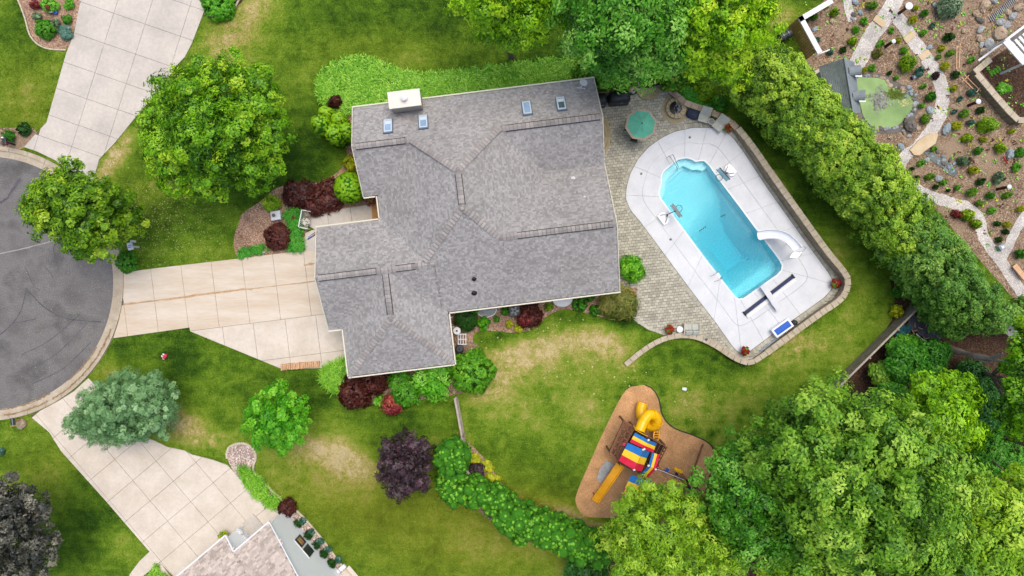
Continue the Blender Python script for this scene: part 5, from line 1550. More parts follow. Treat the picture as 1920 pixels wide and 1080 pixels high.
# shrubs -----------------------------------------------------------------
SHM = {}
def shrub(name, label, px, py, rp, h, m, cat='shrub', style='round', squash=1.0, rot=0, group=None):
    """style meshes are shared: a unit mound scaled to size"""
    key = (m, style, R.randint(0, 1), rp > 14)
    if key not in SHM:
        big = rp > 14
        lob = [(0, 0, .32, .82, .82, .66)] + [(math.cos(a) * .5, math.sin(a) * .5, R.uniform(.2, .5), .45, .45, .42) for a in [R.uniform(0, 6.28) for _ in range(6)]]
        if style == 'tight': lob = [(0, 0, .25, .98, .98, .74)]
        kw = dict(nclump=120 if big else 46, per=26, rc=.22, leaf=.085 if big else .13, inner=.35, tintr=(0, .8), up=.4, outw=.8)
        if style == 'tight': kw.update(rc=.12, leaf=.07 if big else .11, shell=(.92, 1), per=30, nclump=170 if big else 60)
        if style == 'loose': kw.update(rc=.3, leaf=.11 if big else .15, shell=(.6, 1.1), inner=.5)
        if style == 'spiky': kw.update(slim=.14, leaf=.2, rc=.25)
        SHM[key] = crown_mesh('shrub_foliage', lob, m, **kw)
    p = G(px, py, h * .5); k = (H - h * .5) / F
    e = bpy.data.objects.new(name, SHM[key]); COL.objects.link(e)
    e.location = (p.x, p.y, 0)
    e.scale = (rp * k, rp * k * squash, h)
    e.rotation_euler = (0, 0, rot if rot else R.uniform(0, 6.28) if squash == 1 else 0)
    return put(e, label, cat, group)

def blades(name, poly_px, n, m, L=.5, w=.035, h=.35, kind=None, label=None, cat=None, seed=1, z0=0.02):
    """arching strap leaves rising in clumps inside the outline"""
    r = np.random.default_rng(seed)
    poly = W(poly_px)
    x0, x1 = min(p[0] for p in poly), max(p[0] for p in poly); y0, y1 = min(p[1] for p in poly), max(p[1] for p in poly)
    nc = n // 14
    X = r.uniform(x0, x1, nc * 6); Y = r.uniform(y0, y1, nc * 6); ok = inside(poly, X, Y); X, Y = X[ok][:nc], Y[ok][:nc]
    per = 14
    a = r.uniform(0, 2 * np.pi, (len(X), per)); l = r.uniform(.6, 1.2, (len(X), per)) * L
    bx = X[:, None] + r.normal(size=a.shape) * .05; by = Y[:, None] + r.normal(size=a.shape) * .05
    d = np.stack([np.cos(a), np.sin(a)], -1); s = np.stack([-np.sin(a), np.cos(a)], -1) * w / 2
    hh = r.uniform(.7, 1.15, a.shape) * h
    P = np.stack([bx, by], -1)
    def pt(f, zf, sg, ws): 
        q = P + d * (l * f)[..., None] + s * sg * ws
        return np.concatenate([q, (z0 + hh * zf)[..., None]], -1)
    v = np.stack([pt(.05, 0, -1, .8), pt(.05, 0, 1, .8), pt(.35, .8, 1, 1), pt(.35, .8, -1, 1), pt(.75, .95, 1, .8), pt(.75, .95, -1, .8), pt(1.05, .6, 1, .1), pt(1.05, .6, -1, .1)], 2).reshape(-1, 8, 3)
    N = len(v); base = np.arange(N)[:, None] * 8
    q = np.concatenate([base + np.array([0, 1, 2, 3]), base + np.array([3, 2, 4, 5]), base + np.array([5, 4, 6, 7])])
    t = np.repeat(np.repeat(r.uniform(.0, .7, len(X)), per), 8)
    me = np_mesh(name, v.reshape(-1, 3), q, M[m], {'tint': t})
    o = link(name, me)
    if kind: o['kind'] = kind
    return put(o, label, cat)
LILY = [(598, 150), (606, 138), (630, 122), (665, 110), (690, 112), (720, 124), (760, 140), (800, 143), (860, 138), (930, 128), (1000, 118), (1075, 112), (1080, 150), (1000, 165), (900, 180), (780, 192), (740, 200), (690, 205), (650, 215), (612, 205), (600, 185)]
sheet('lily_bed_soil', W(LILY), .006, M['mulch_dark'])
blades('daylily_bed', LILY, 21000, 'lf_blade', .42, .05, .45, 'stuff', 'bright green strap leaved daylilies massed along the top side of the house', 'daylilies')
blades('daylily_clump', [(603, 690), (650, 672), (662, 720), (650, 735), (625, 735), (610, 715)], 2200, 'lf_blade', .5, .045, .5, 'stuff', 'green daylilies at the lower left corner of the garage', 'daylilies', 2)
blades('daylily_clump', [(534, 400), (552, 395), (567, 400), (566, 425), (566, 450), (570, 466), (545, 470), (542, 450), (552, 430), (540, 415)], 1800, 'lf_blade2', .4, .04, .4, 'stuff', 'green daylilies between the dark red globe and the entry bench', 'daylilies', 3)
blades('daylily_clump', [(448, 876), (460, 872), (480, 890), (500, 912), (524, 935), (520, 952), (500, 942), (480, 925), (462, 905)], 1900, 'lf_blade', .4, .04, .4, 'stuff', 'green daylilies in the pink pebble bed beside the lower left driveway', 'daylilies', 4)
blades('daylily_clump', [(1268, 158), (1300, 178), (1330, 205), (1352, 212), (1335, 216), (1300, 200), (1272, 180)], 900, 'lf_blade2', .42, .04, .4, 'stuff', 'dark green lilies behind the tan stone wall by the fire pit', 'daylilies', 5)
blades('grass_strip', [(272, 1085), (298, 1058), (318, 1085)], 500, 'lf_blade', .3, .04, .25, 'stuff', 'narrow wedge of green lilies between the two slabs at the lower left edge', 'daylilies', 6)
blades('ground_lilies', [(440, 470), (458, 465), (490, 462), (520, 470), (470, 480), (450, 484)], 700, 'lf_blade2', .25, .04, .2, 'stuff', 'low green ground cover at the corner of the mulch bed by the driveway', 'ground cover', 7)

S_ = shrub
for a in [
 ('barberry', 'broad dark red barberry below the walkway bend, left one of two', 560, 362, 30, 1.0, 'lf_barb', 'shrub', 'loose'), ('barberry', 'dark red barberry nearest the walkway and the round evergreen, right one of two', 610, 368, 34, 1.0, 'lf_barb', 'shrub', 'loose'),
 ('barberry', 'dark red barberry at the top of the entry bed beside the maple', 588, 380, 26, .9, 'lf_barb', 'shrub', 'loose'),
 ('red_globe_shrub', 'dark red globe shrub next to the driveway below the stone birdbath block', 521, 443, 26, 1.0, 'lf_barb', 'shrub', 'tight'),
 ('gold_shrub', 'yellow green shrub between the maple and the square stone', 508, 380, 17, .9, 'lf_goldgreen', 'shrub', 'loose'), ('gold_shrub', 'yellow green shrub at the left house wall between cone evergreens and the big round one', 656, 306, 16, .9, 'lf_gold'),
 ('rose_shrub', 'small pink red grassy plant among the daylilies by the bench', 550, 408, 7, .5, 'lf_red', 'plant', 'spiky'),
 ('purple_shrub', 'small purple brown shrub in the daylilies at the upper left house corner', 628, 190, 14, 1.2, 'lf_barb', 'shrub', 'loose'),
 ('bright_shrub', 'bright green leafy shrub against the right end of the house', 1186, 505, 27, 1.6, 'lf_young'), 
 ('golden_juniper', 'sprawling olive and bronze juniper at the lower right corner of the house', 1160, 568, 36, 1.3, 'lf_junip', 'shrub', 'spiky'),
 ('round_boxwood', 'round dark green boxwood left of two near the bronze juniper', 1087, 572, 14, .8, 'lf_under', 'shrub', 'tight'), ('round_boxwood', 'round green boxwood touching the bronze juniper', 1116, 582, 11, .7, 'lf_under', 'shrub', 'tight'), ('round_boxwood', 'round green boxwood half under the eave above the other two', 1106, 556, 10, .7, 'lf_under', 'shrub', 'tight'),
 ('purple_barberry', 'purple barberry with red tips under the lower eave of the house', 992, 592, 26, 1.2, 'lf_barb', 'shrub', 'loose'), ('red_tip_shrub', 'red flowering shrub between the air conditioner and the lower lawn', 985, 600, 14, 1.3, 'lf_red', 'shrub', 'loose'),
 ('gold_shrub', 'small yellow shrub just right of the purple barberry by the eave', 1029, 575, 9, .6, 'lf_goldgreen'), ('gold_shrub', 'small yellow shrub at the lawn edge under the purple barberry', 972, 616, 9, .5, 'lf_gold'), ('gold_shrub', 'small yellow shrub in the pinkish mulch left of the purple barberry', 954, 608, 8, .5, 'lf_gold'),
 ('leafy_shrub', 'fresh green leafy shrub in the inner corner of the house', 907, 608, 14, 1.2, 'lf_young'), ('dark_shrub', 'dark grassy shrub tucked in the inner corner of the house', 872, 600, 22, 1.1, 'lf_dark', 'shrub', 'spiky'), ('small_shrub', 'small green shrub against the eave beside the round window well', 890, 582, 10, .7, 'lf_under'), ('small_shrub', 'tiny green shrub in mulch left of the air conditioner', 931, 599, 7, .4, 'lf_under'), ('small_shrub', 'green shrub beside the air conditioner under the eave', 947, 583, 9, .7, 'lf_under'),
 ('hydrangea', 'light green hydrangea mound under the lower corner of the garage', 812, 713, 44, 1.8, 'lf_hyd'), ('viburnum', 'large rounded green shrub right of the hydrangea at the fence end', 885, 700, 41, 2.2, 'lf_arb', 'shrub', 'tight'), ('viburnum', 'smaller rounded green shrub joining hydrangea and the garage corner', 862, 690, 24, 1.8, 'lf_arb', 'shrub', 'tight'),
 ('smoke_bush', 'purple smoke bush below the lower wall of the garage', 665, 735, 34, 1.9, 'lf_barb', 'shrub', 'loose'), ('smoke_bush', 'greyish purple bush tight to the garage wall above the red maple', 700, 715, 28, 1.6, 'lf_barb', 'shrub', 'loose'), ('green_shrub', 'dark green spreading shrub left of the hydrangea', 760, 735, 30, 1.3, 'lf_under'), ('green_shrub', 'small green shrub between the smoke bush and the red maple', 712, 752, 13, .8, 'lf_hyd'),
 ('red_maple_shrub', 'small red and orange leaved maple on the lawn edge below the garage', 734, 760, 20, 1.3, 'lf_red', 'shrub', 'loose'), ('green_shrub', 'green shrub behind the red leaved maple', 745, 715, 22, 1.2, 'lf_under', 'shrub', 'loose'),
 ('lime_shrub', 'yellow green shrub beside the mulch where the wooden fence meets the hedge', 1682, 583, 13, .9, 'lf_gold'), ('green_shrub', 'small green shrub above the lime shrub at the fence end', 1682, 548, 11, .8, 'lf_under'),
 ('gold_shrub', 'yellow green shrub behind the wall near the fire pit', 1322, 172, 17, 1.0, 'lf_goldgreen', 'shrub', 'loose'), ('gold_shrub', 'yellow green shrub at the foot of the yellow maple above the deck chairs', 1305, 158, 12, .9, 'lf_goldgreen'), ('leafy_shrub', 'dark leafy shrub between the chairs and the long hedge', 1350, 195, 18, 1.0, 'lf_under'),
 ('street_shrub', 'dense green shrub under the street tree beside the warm driveway', 236, 492, 20, 1.0, 'lf_under', 'shrub', 'tight'), ('clipped_shrub', 'clipped round green shrub inside the curved edging at the top', 408, 6, 30, 1.2, 'lf_hyd', 'shrub', 'tight'),
 ('boxwood', 'bright green oval boxwood in the top left bed', 82, 54, 18, .9, 'lf_under', 'shrub', 'tight'), ('hosta', 'grey green hosta beside the boxwood of the top left bed', 122, 60, 15, .5, 'lf_bluey'), ('hydrangea', 'green leafy plant beside the round planter in the top left bed', 92, 8, 16, .8, 'lf_hyd'), ('lavender', 'silvery grey mound left of the planter in the top left bed', 68, 32, 10, .4, 'lf_grey'),
 ('lavender', 'silvery grey mound in the middle of the top left bed', 104, 42, 9, .4, 'lf_grey'), ('small_shrub', 'small green shrub above the hosta in the top left bed', 124, 36, 10, .5, 'lf_under'), ('small_shrub', 'bright green tuft on the driveway side of the top left bed', 128, 8, 10, .5, 'lf_hyd'), ('rose_shrub', 'reddish shrub at the top of the top left bed', 66, 8, 10, .6, 'lf_red'),
 ('leafy_shrub', 'green leafy shrub behind the dark mailbox at the left edge', 14, 256, 12, .8, 'lf_under'), ('leafy_shrub', 'dull green shrub between the left mailbox and the grey driveway', 44, 243, 14, .7, 'lf_dark'),
 ('dark_red_shrub', 'dark red shrub in the pink pebbles above the white gable wall', 538, 953, 18, .9, 'lf_barb', 'shrub', 'loose'),
 ('gold_groundcover', 'bright yellow groundcover strip along the small bed, upper part', 890, 862, 12, .4, 'lf_gold', 'groundcover', 'loose'), ('gold_groundcover', 'bright yellow groundcover in the middle of the small bed', 912, 876, 13, .4, 'lf_gold', 'groundcover', 'loose'), ('gold_groundcover', 'bright yellow groundcover at the lower tip of the small bed', 924, 899, 14, .4, 'lf_gold', 'groundcover', 'loose'), ('dark_barberry', 'blackish barberry patch beside the yellow groundcover', 890, 884, 18, .7, 'lf_purple', 'shrub', 'loose'),
 ('blue_shrub', 'small blue green plant at the left edge of the lower lawn', 0, 846, 8, .5, 'lf_bluey'),
]:
    S_(*a)
# pairs of dark and grey green shrubs in the pebble bed by the white gable
for k, (px, py) in enumerate([(555, 985), (575, 1006), (589, 1024), (606, 1040), (621, 1057)]):
    S_('dark_shrub', ordn[k] + ' dark green shrub from the top along the white gable wall', px, py, 9.5, .7, 'lf_dark', 'shrub', 'spiky', group='dark shrubs along the white gable wall')
for k, (px, py) in enumerate([(567, 977), (583, 998), (600, 1016), (615, 1031), (634, 1050)]):
    S_('blue_shrub', ordn[k] + ' blue green shrub from the top along the pebble bed edging', px, py, 7.5, .5, 'lf_bluey', 'shrub', 'round', group='blue green shrubs of the pebble bed')

# ------------------------------------------------------------ wooden fences
def fence(label, pts, h, post_every=2.4, board=.15, m='wood_grey', rail='wood_rail', gap=.02):
    P = [G(*p) for p in pts]
    e = empty('wooden_fence', P[0], label, 'fence')
    bm = MB().box((0, 0, h / 2), (board - gap, .025, h))
    me = bpy.data.meshes.new('board'); me.from_pydata([tuple(v) for v in bm.v], [], bm.f); me.materials.append(M[m])
    for a, b in zip(P[:-1], P[1:]):
        t = (b - a); L = t.length; t.normalize(); n = int(L / board); rz = math.atan2(t.y, t.x); nn = Vector((-t.y, t.x, 0))
        for i in range(n):
            o = link('board', me, e); o.location = a + t * (board * (i + .5)) - P[0] + Vector((0, 0, R.uniform(-.02, .01)))
            o.rotation_euler = (0, R.uniform(-.008, .008), rz)
        for z in (.3, h - .15):
            MB().beam(a + nn * .04 + Vector((0, 0, z)), b + nn * .04 + Vector((0, 0, z)), .05, .09).build('rail', M[rail], e)
        MB().beam(a + Vector((0, 0, h + .03)), b + Vector((0, 0, h + .03)), .13, .04).build('top_rail', M[rail], e)
        MB().beam(a - nn * -.09 + Vector((0, 0, .06)), b - nn * -.09 + Vector((0, 0, .06)), .05, .14).build('base_board', M[rail], e)
        k = int(L / post_every)
        for i in range(k + 1):
            p = a + t * (L * i / max(1, k)) + nn * .09
            MB().box((p.x, p.y, (h + .1) / 2), (.1, .1, h + .1), rz=rz).build('post', M[rail], e)
    return e
fence('weathered grey plank fence on the right running from the hedge down into the oak', [(1716, 563), (1560, 718), (1468, 812), (1335, 962)], 1.25)
fence('weathered picket fence along the bubbly clipped hedge at the bottom of the back lawn', [(855, 742), (868, 812), (872, 868), (902, 912), (940, 932), (1010, 962), (1100, 1000), (1125, 1008)], 1.1)

# ------------------------------------------------------------ umbrella, table and chairs under it
u = empty('patio_umbrella', G(1204, 230), 'teal eight sided patio umbrella with a taupe rim', 'umbrella')
uc = G(1204, 231, 2.55)
B = MB(); T = MB(); vs = []
ro, rm = 31 * (H - 2.2) / F, 27 * (H - 2.2) / F
for k in range(8):
    a0, a1 = math.radians(12 + 45 * k), math.radians(12 + 45 * (k + 1)); am = (a0 + a1) / 2
    def q(a, r, z): return Vector((uc.x + r * math.cos(a), uc.y + r * math.sin(a), z))
    apex = Vector((uc.x, uc.y, 2.62))
    a_, b_, mid = q(a0, rm, 2.22), q(a1, rm, 2.22), q(am, rm * .91, 2.18)
    pan = MB().add([apex, a_, mid, b_, q(am, rm * .45, 2.385)], [(0, 1, 4), (0, 4, 3), (1, 2, 4), (2, 3, 4)])
    pan.build('canopy_panel', M['teal'], u)
    a2_, b2_, m2 = q(a0, ro, 2.15), q(a1, ro, 2.15), q(am, ro * .91, 2.10)
    MB().add([a_, a2_, m2, mid, b2_, b_], [(0, 1, 2, 3), (3, 2, 4, 5)]).build('trim_panel', M['taupe'], u)
    MB().beam(apex - Vector((0, 0, .03)), a2_ - Vector((0, 0, .02)), .025).build('rib', M['steel'], u)
MB().lathe((uc.x, uc.y, 2.6), [(.07, 0), (.05, .05), (.03, .12)], 8).build('finial', M['steel'], u)
MB().lathe((uc.x, uc.y, 0), [(.28, 0), (.28, .06), (.03, .1), (.025, 2.5)], 12).build('pole', M['steel'], u)
t_ = empty('patio_table', (uc.x, uc.y, 0), 'round patio table mostly hidden beneath the teal umbrella', 'table')
MB().lathe((uc.x, uc.y, .68), [(.6, 0), (.62, .02), (.62, .04)], 24).build('table_top', M['black_metal'], t_)
for a in (0.6, 2.2, 3.7, 5.3): MB().tube([(uc.x + .4 * math.cos(a), uc.y + .4 * math.sin(a), .68), (uc.x + .5 * math.cos(a), uc.y + .5 * math.sin(a), 0)], .025, 6).build('leg', M['black_metal'], t_)
def dining_chair(a, lab):
    c = Vector((uc.x + .62 * math.cos(a), uc.y + .62 * math.sin(a), 0)); d = Vector((math.cos(a), math.sin(a), 0)); s = Vector((-d.y, d.x, 0))
    e = empty('dining_chair', c, lab, 'chair', 'patio chairs around the umbrella table')
    MB().beam(c - d * .22 + Vector((0, 0, .44)), c + d * .22 + Vector((0, 0, .44)), .46, .04).build('seat', M['black_metal'], e)
    MB().beam(c + d * .24 - s * .23 + Vector((0, 0, .68)), c + d * .24 + s * .23 + Vector((0, 0, .68)), .04, .46).build('backrest', M['black_metal'], e)
    for x in (-.2, .2):
        for y in (-.2, .2): MB().tube([c + d * x + s * y + Vector((0, 0, .44)), c + d * x * 1.1 + s * y * 1.1], .018, 6).build('leg', M['black_metal'], e)
dining_chair(math.radians(-105), 'dark patio chair whose back peeks out below the teal umbrella')
dining_chair(math.radians(165), 'dark patio chair hidden under the left of the teal umbrella')
dining_chair(math.radians(75), 'dark patio chair hidden under the top of the teal umbrella')
dining_chair(math.radians(-10), 'dark patio chair hidden under the right of the teal umbrella')

# covered grills
def grill(label, cx, cy, w, d, rot, h=1.15):
    c = G(cx, cy, h * .9); c.z = 0
    e = empty('covered_grill', c, label, 'grill')
    ca, sa = math.cos(rot), math.sin(rot)
    B = MB(); n = 20; rings = []
    for z, f in ((.02, 1.04), (.35, .98), (.75, .98), (.95, .94), (1.08, .78), (h, .5)):
        for k in range(n):
            a = 2 * math.pi * k / n
            x = abs(math.cos(a)) ** .45 * math.copysign(1, math.cos(a)) * w / 2 * f; y = abs(math.sin(a)) ** .45 * math.copysign(1, math.sin(a)) * d / 2 * (f if z < 1 else f * .85)
            wob = 1 + .025 * math.sin(a * 5 + z * 4)
            B.v.append((c.x + (x * ca - y * sa) * wob, c.y + (x * sa + y * ca) * wob, z))
    for i in range(5):
        B.f += [(i * n + k, i * n + (k + 1) % n, (i + 1) * n + (k + 1) % n, (i + 1) * n + k) for k in range(n)]
    B.f.append(tuple(5 * n + k for k in range(n)))
    B.build('grill_cover', M['black'], e, smooth=True)
    MB().beam(c + Vector((-.12 * ca + .1, -d * .48, .8)), c + Vector((.12 * ca + .1, -d * .46, .8)), .03, .03).build('cover_tag', M['white'], e)
    return e
grill('black covered grill partly under the right corner of the grey roof', 1127, 185, .9, .85, .1)
grill('longer black covered grill left of the half round platform', 1163, 181, 1.55, .85, .08)
gg_ = empty('propane_tank', G(1186, 173), 'small white round topped tank beside the longer covered grill', 'tank')
MB().lathe(G(1186, 173), [(.12, 0), (.15, .05), (.15, .35), (.08, .44), (.03, .5)], 12).build('tank', M['white'], gg_); MB().lathe(G(1186, 173) + Vector((0, 0, .48)), [(.06, 0), (.06, .05)], 8).build('valve', M['black_metal'], gg_)

# bench on the half round platform
bn = empty('garden_bench', G(1212, 160), 'weathered wooden bench on the half round stone platform', 'bench')
bc = G(1214, 158, .4)
for k in range(5): MB().box((bc.x, bc.y + .04 + k * .1, .42), (1.35, .07, .03), rz=.08).build('seat_slat', M['wood_rail'], bn)
for k in range(3): MB().box((bc.x, bc.y + .58, .58 + k * .13), (1.35, .03, .08), rz=.08).build('back_slat', M['wood_rail'], bn)
for x in (-.6, .6):
    for y in (0, .5): MB().box((bc.x + x, bc.y + y + x * .08, .21), (.07, .07, .42)).build('leg', M['wood_rail'], bn)
MB().beam(bc + Vector((-.65, -.1, .62)), bc + Vector((-.3, .45, .62)), .08, .04).build('armrest', M['wood_rail'], bn)

# fire pit
fp = empty('fire_pit', G(1266, 205), 'round tan stone fire pit with grey ash and a black half lid', 'fire pit')
fc = G(1266, 205)
def ringp(r, n=64): return [(fc.x + r * PX * math.cos(2 * math.pi * k / n), fc.y + r * PX * math.sin(2 * math.pi * k / n)) for k in range(n)]
ring_stones(fp, ringp(20), 26, .26, 0, .06, M['paver_tan'], 'apron_stone', gap=.02)
for z0, z1 in ((0, .17), (.175, .34)): ring_stones(fp, ringp(10.5), 14, .33, z0, z1, M['paver_tan'], 'ring_stone', gap=.02)
sheet('ash', ringp(10.4), .12, M['ash']).name = 'fire_pit_ash'
bpy.data.objects['fire_pit_ash'].parent = fp; bpy.data.objects['fire_pit_ash'].location = -fp.location
B = MB()
for k in range(9):
    a = math.radians(95 + 20 * k); B.v += [(fc.x + .5 * math.cos(a), fc.y + .5 * math.sin(a), .38), (fc.x + .2 * math.cos(a), fc.y + .2 * math.sin(a), .44)]
B.f = [(2 * k, 2 * k + 2, 2 * k + 3, 2 * k + 1) for k in range(8)]
B.build('half_lid', M['black_metal'], fp)
for k in range(3): MB().beam(fc + Vector((-.12 + .1 * k, -.16, .17)), fc + Vector((.1 - .07 * k, .16, .2)), .06).build('charred_log', M['vent_dark'], fp)

# navy ottoman, deck chairs, side table
ot = G(1300, 213, .4); ot.z = 0
B = MB(); n = 18
for z, f in ((.02, .92), (.2, 1), (.38, .98), (.45, .85)):
    for k in range(n):
        a = 2 * math.pi * k / n
        x = abs(math.cos(a)) ** .6 * math.copysign(1, math.cos(a)) * .46 * f; y = abs(math.sin(a)) ** .6 * math.copysign(1, math.sin(a)) * .34 * f
        B.v.append((ot.x + x * math.cos(-.35) - y * math.sin(-.35), ot.y + x * math.sin(-.35) + y * math.cos(-.35), z))
for i in range(3): B.f += [(i * n + k, i * n + (k + 1) % n, (i + 1) * n + (k + 1) % n, (i + 1) * n + k) for k in range(n)]
B.f.append(tuple(3 * n + k for k in range(n)))
put(B.build('covered_ottoman', M['navy'], base=ot, smooth=True), 'navy covered round edged ottoman between the fire pit and the deck chairs', 'ottoman')
def deck_chair(label, px, py, ang, w=.62):
    """ang: the way the chair faces (radians from +x)"""
    c = G(px, py, .45); c.z = 0
    f = Vector((math.cos(ang), math.sin(ang), 0)); s = Vector((-f.y, f.x, 0))
    e = empty('deck_chair', c, label, 'chair', 'grey sling deck chairs')
    z = Vector((0, 0, 1))
    for nm, a, b in (('seat', f * .38 + z * .42, f * -.12 + z * .38), ('backrest', f * -.14 + z * .38, f * -.55 + z * .98)):
        for k in range(1):
            MB().beam(c + a, c + b, w - .06, .02).build(nm, M['sling'], e)
    MB().beam(c - s * (w / 2 - .05) + f * -.13 + z * .40, c + s * (w / 2 - .05) + f * -.13 + z * .40, .03).build('cross_bar', M['frame_pale'], e)
    for q in (-1, 1):
        o = s * q * w / 2
        MB().tube([c + o + f * .42 + z * .0, c + o + f * .42 + z * .6, c + o + f * -.2 + z * .62, c + o * .96 + f * -.35 + z * .66], .022, 6).build('arm_frame', M['frame_pale'], e)
        MB().tube([c + o * .95 + f * .4 + z * .42, c + o * .95 + f * -.12 + z * .38, c + o * .95 + f * -.56 + z * 1.0], .02, 6).build('side_frame', M['frame_pale'], e)
        MB().tube([c + o + f * -.1 + z * .38, c + o + f * -.35], .02, 6).build('rear_leg', M['frame_pale'], e)
    MB().beam(c - s * (w / 2) + f * -.57 + z * 1.0, c + s * w / 2 + f * -.57 + z * 1.0, .03).build('top_bar', M['frame_pale'], e)
    return e
deck_chair('grey sling deck chair next to the navy ottoman', 1320, 219, math.radians(-105), .72)
deck_chair('grey sling deck chair next to the red flower pot at the upper deck corner', 1348, 234, math.radians(-128), .72)
st_ = empty('side_table', G(1334, 228), 'little round glass side table between the two sling deck chairs', 'side table')
sc_ = G(1334, 228, .45)
MB().lathe((sc_.x, sc_.y, .43), [(.2, 0), (.2, .015)], 20).build('table_top', M['steel'], st_)
B = MB(); B.tube([(sc_.x + .21 * math.cos(2 * math.pi * k / 20), sc_.y + .21 * math.sin(2 * math.pi * k / 20), .45) for k in range(21)], .025, 6, cap=False); B.build('rim', M['frame_pale'], st_)
for a in (0, 2.1, 4.2): MB().tube([(sc_.x + .17 * math.cos(a), sc_.y + .17 * math.sin(a), .43), (sc_.x + .22 * math.cos(a), sc_.y + .22 * math.sin(a), 0)], .015, 6).build('leg', M['frame_pale'], st_)
# loveseat, round table, pots on the lower patio
lv = empty('patio_loveseat', G(1297, 617), 'cream two cushion patio loveseat at the lower edge of the patio', 'loveseat')
lc = G(1297, 617, .4); lc.z = 0
for q in (-.25, .25):
    MB().box((lc.x + q, lc.y + .14, .42), (.48, .42, .12)).build('seat_cushion', M['sling'], lv, bevel=.03); MB().box((lc.x + q + .03, lc.y - .25, .55), (.48, .30, .16), m=Matrix.Rotation(.6, 3, 'X')).build('back_cushion', M['sling'], lv, bevel=.03)
for q in (-.54, .54): MB().box((lc.x + q, lc.y, .33), (.06, .8, .5)).build('arm', M['frame_pale'], lv)
MB().box((lc.x, lc.y, .28), (1.05, .76, .08)).build('seat_base', M['frame_pale'], lv)
for x in (-.5, .5):
    for y in (-.34, .34): MB().box((lc.x + x, lc.y + y, .12), (.05, .05, .24)).build('leg', M['frame_pale'], lv)
tt = empty('side_table', G(1272, 617), 'small round white side table left of the cream loveseat', 'side table')
c = G(1272, 617)
MB().lathe((c.x, c.y, .42), [(.23, 0), (.24, .02), (.22, .04)], 20).build('table_top', M['white'], tt)
MB().lathe((c.x, c.y, 0), [(.16, 0), (.03, .05), (.03, .42)], 10).build('pedestal', M['white'], tt)
def pot(label, px, py, r=.2, petals='fl_red', name='flower_pot', pm='terracotta', cat='flower pot', big=1.0):
    p = G(px, py)
    e = empty(name, p, label, cat, 'potted flowers around the patio' if petals == 'fl_red' else None)
    MB().lathe(p, [(r * .65, 0), (r * .95, r * 1.4), (r * 1.08, r * 1.42), (r * 1.08, r * 1.7), (r * .9, r * 1.7), (r * .85, r * 1.55)], 14).build('pot', M[pm], e)
    z = r * 1.7
    lob = [(p.x, p.y, z + r * .6, r * 1.35 * big, r * 1.35 * big, r * .9)]
    link('leaves', crown_mesh('leaves', lob, 'lf_under', base=tuple(p), nclump=24, per=16, rc=.09, leaf=.06, inner=.3), e)
    link('flowers', crown_mesh('flowers', lob, petals, base=tuple(p), nclump=34, per=12, rc=.08, leaf=.065, inner=0, shell=(1, 1.25), low=0), e)
pot('red flowers in a clay pot by the upper corner of the pool deck', 1361, 242)
pot('red flowers in a clay pot at the right corner of the pool deck', 1561, 532)
pot('red and green flowers in a clay pot at the lowest corner of the pool deck', 1393, 657)
pot('red flowers in a clay pot left of the small round white table', 1253, 617)
pot('pink flowers in a dark pot on the front step beside the door', 698, 378, .22, 'lf_red', pm='vent_dark')
pot('white flowers with one orange head in a basket on the bench', 576, 418, .17, 'fl_white', pm='wood_grey')

# pool furniture ------------------------------------------------------------
def hoop(label, base, pole_top, bc_, bd, board='white', ring_dir=1):
    bp = G(*base)
    e = empty('pool_basketball_hoop', bp, label, 'basketball hoop')
    z = Vector((0, 0, 1)); b2 = G(bc_[0], bc_[1], 1.45)
    dirb = Vector((bd[0], -bd[1], 0)).normalized(); nrm = Vector((-dirb.y, dirb.x, 0)) * ring_dir
    c = bp.copy()
    B = MB(); B.prism([(c.x + x * dirb.x + y * nrm.x, c.y + x * dirb.y + y * nrm.y) for x, y in ((-.42, -.3), (.42, -.3), (.48, .1), (.3, .34), (-.3, .34), (-.48, .1))][::(1 if ring_dir > 0 else -1)], .05, .24); B.build('weighted_base', M['white_plastic'], e, bevel=.05)
    pt = G(pole_top[0], pole_top[1], 1.1)
    MB().tube([c + z * .22 + nrm * .25, pt - z * .55, pt], .035, 8).build('pole', M['black_metal'], e)
    for q in (-1, 1): MB().tube([c + dirb * .35 * q + z * .22 - nrm * .1, pt - z * .5], .018, 6).build('brace', M['steel'], e)
    MB().beam(pt, b2, .05).build('arm', M['black_metal'], e)
    MB().beam(b2 - dirb * .52, b2 + dirb * .52, .05, .72).build('backboard', M[board], e)
    MB().beam(b2 - dirb * .55 + z * .36, b2 + dirb * .55 + z * .36, .07, .04).build('board_rim', M['steel' if board == 'white' else 'black_metal'], e)
    MB().beam(b2 - dirb * .55 - z * .36, b2 + dirb * .55 - z * .36, .07, .04).build('board_rim', M['steel' if board == 'white' else 'black_metal'], e)
    rc_ = b2 + nrm * .3 - z * .2
    MB().tube([rc_ + dirb * .23 * math.cos(2 * math.pi * k / 20) + nrm * .23 * math.sin(2 * math.pi * k / 20) for k in range(21)], .018, 6, cap=False).build('ring', M['black_metal'], e)
    N_ = MB()
    for k in range(10):
        a = 2 * math.pi * k / 10; a2 = a + .35
        N_.tube([rc_ + dirb * .22 * math.cos(a) + nrm * .22 * math.sin(a), rc_ + dirb * .13 * math.cos(a2) + nrm * .13 * math.sin(a2) - z * .35], .006, 4)
    N_.build('net', M['white'], e)
hoop('pool basketball hoop with clear white board leaning over the left edge of the pool', (1243, 410), (1256, 400), (1268, 395), (.6, .8), 'white', 1)
hoop('pool basketball hoop with dark framed board on the right deck of the pool', (1368, 320), (1362, 324), (1356, 327), (.66, .75), 'white_plastic', -1)
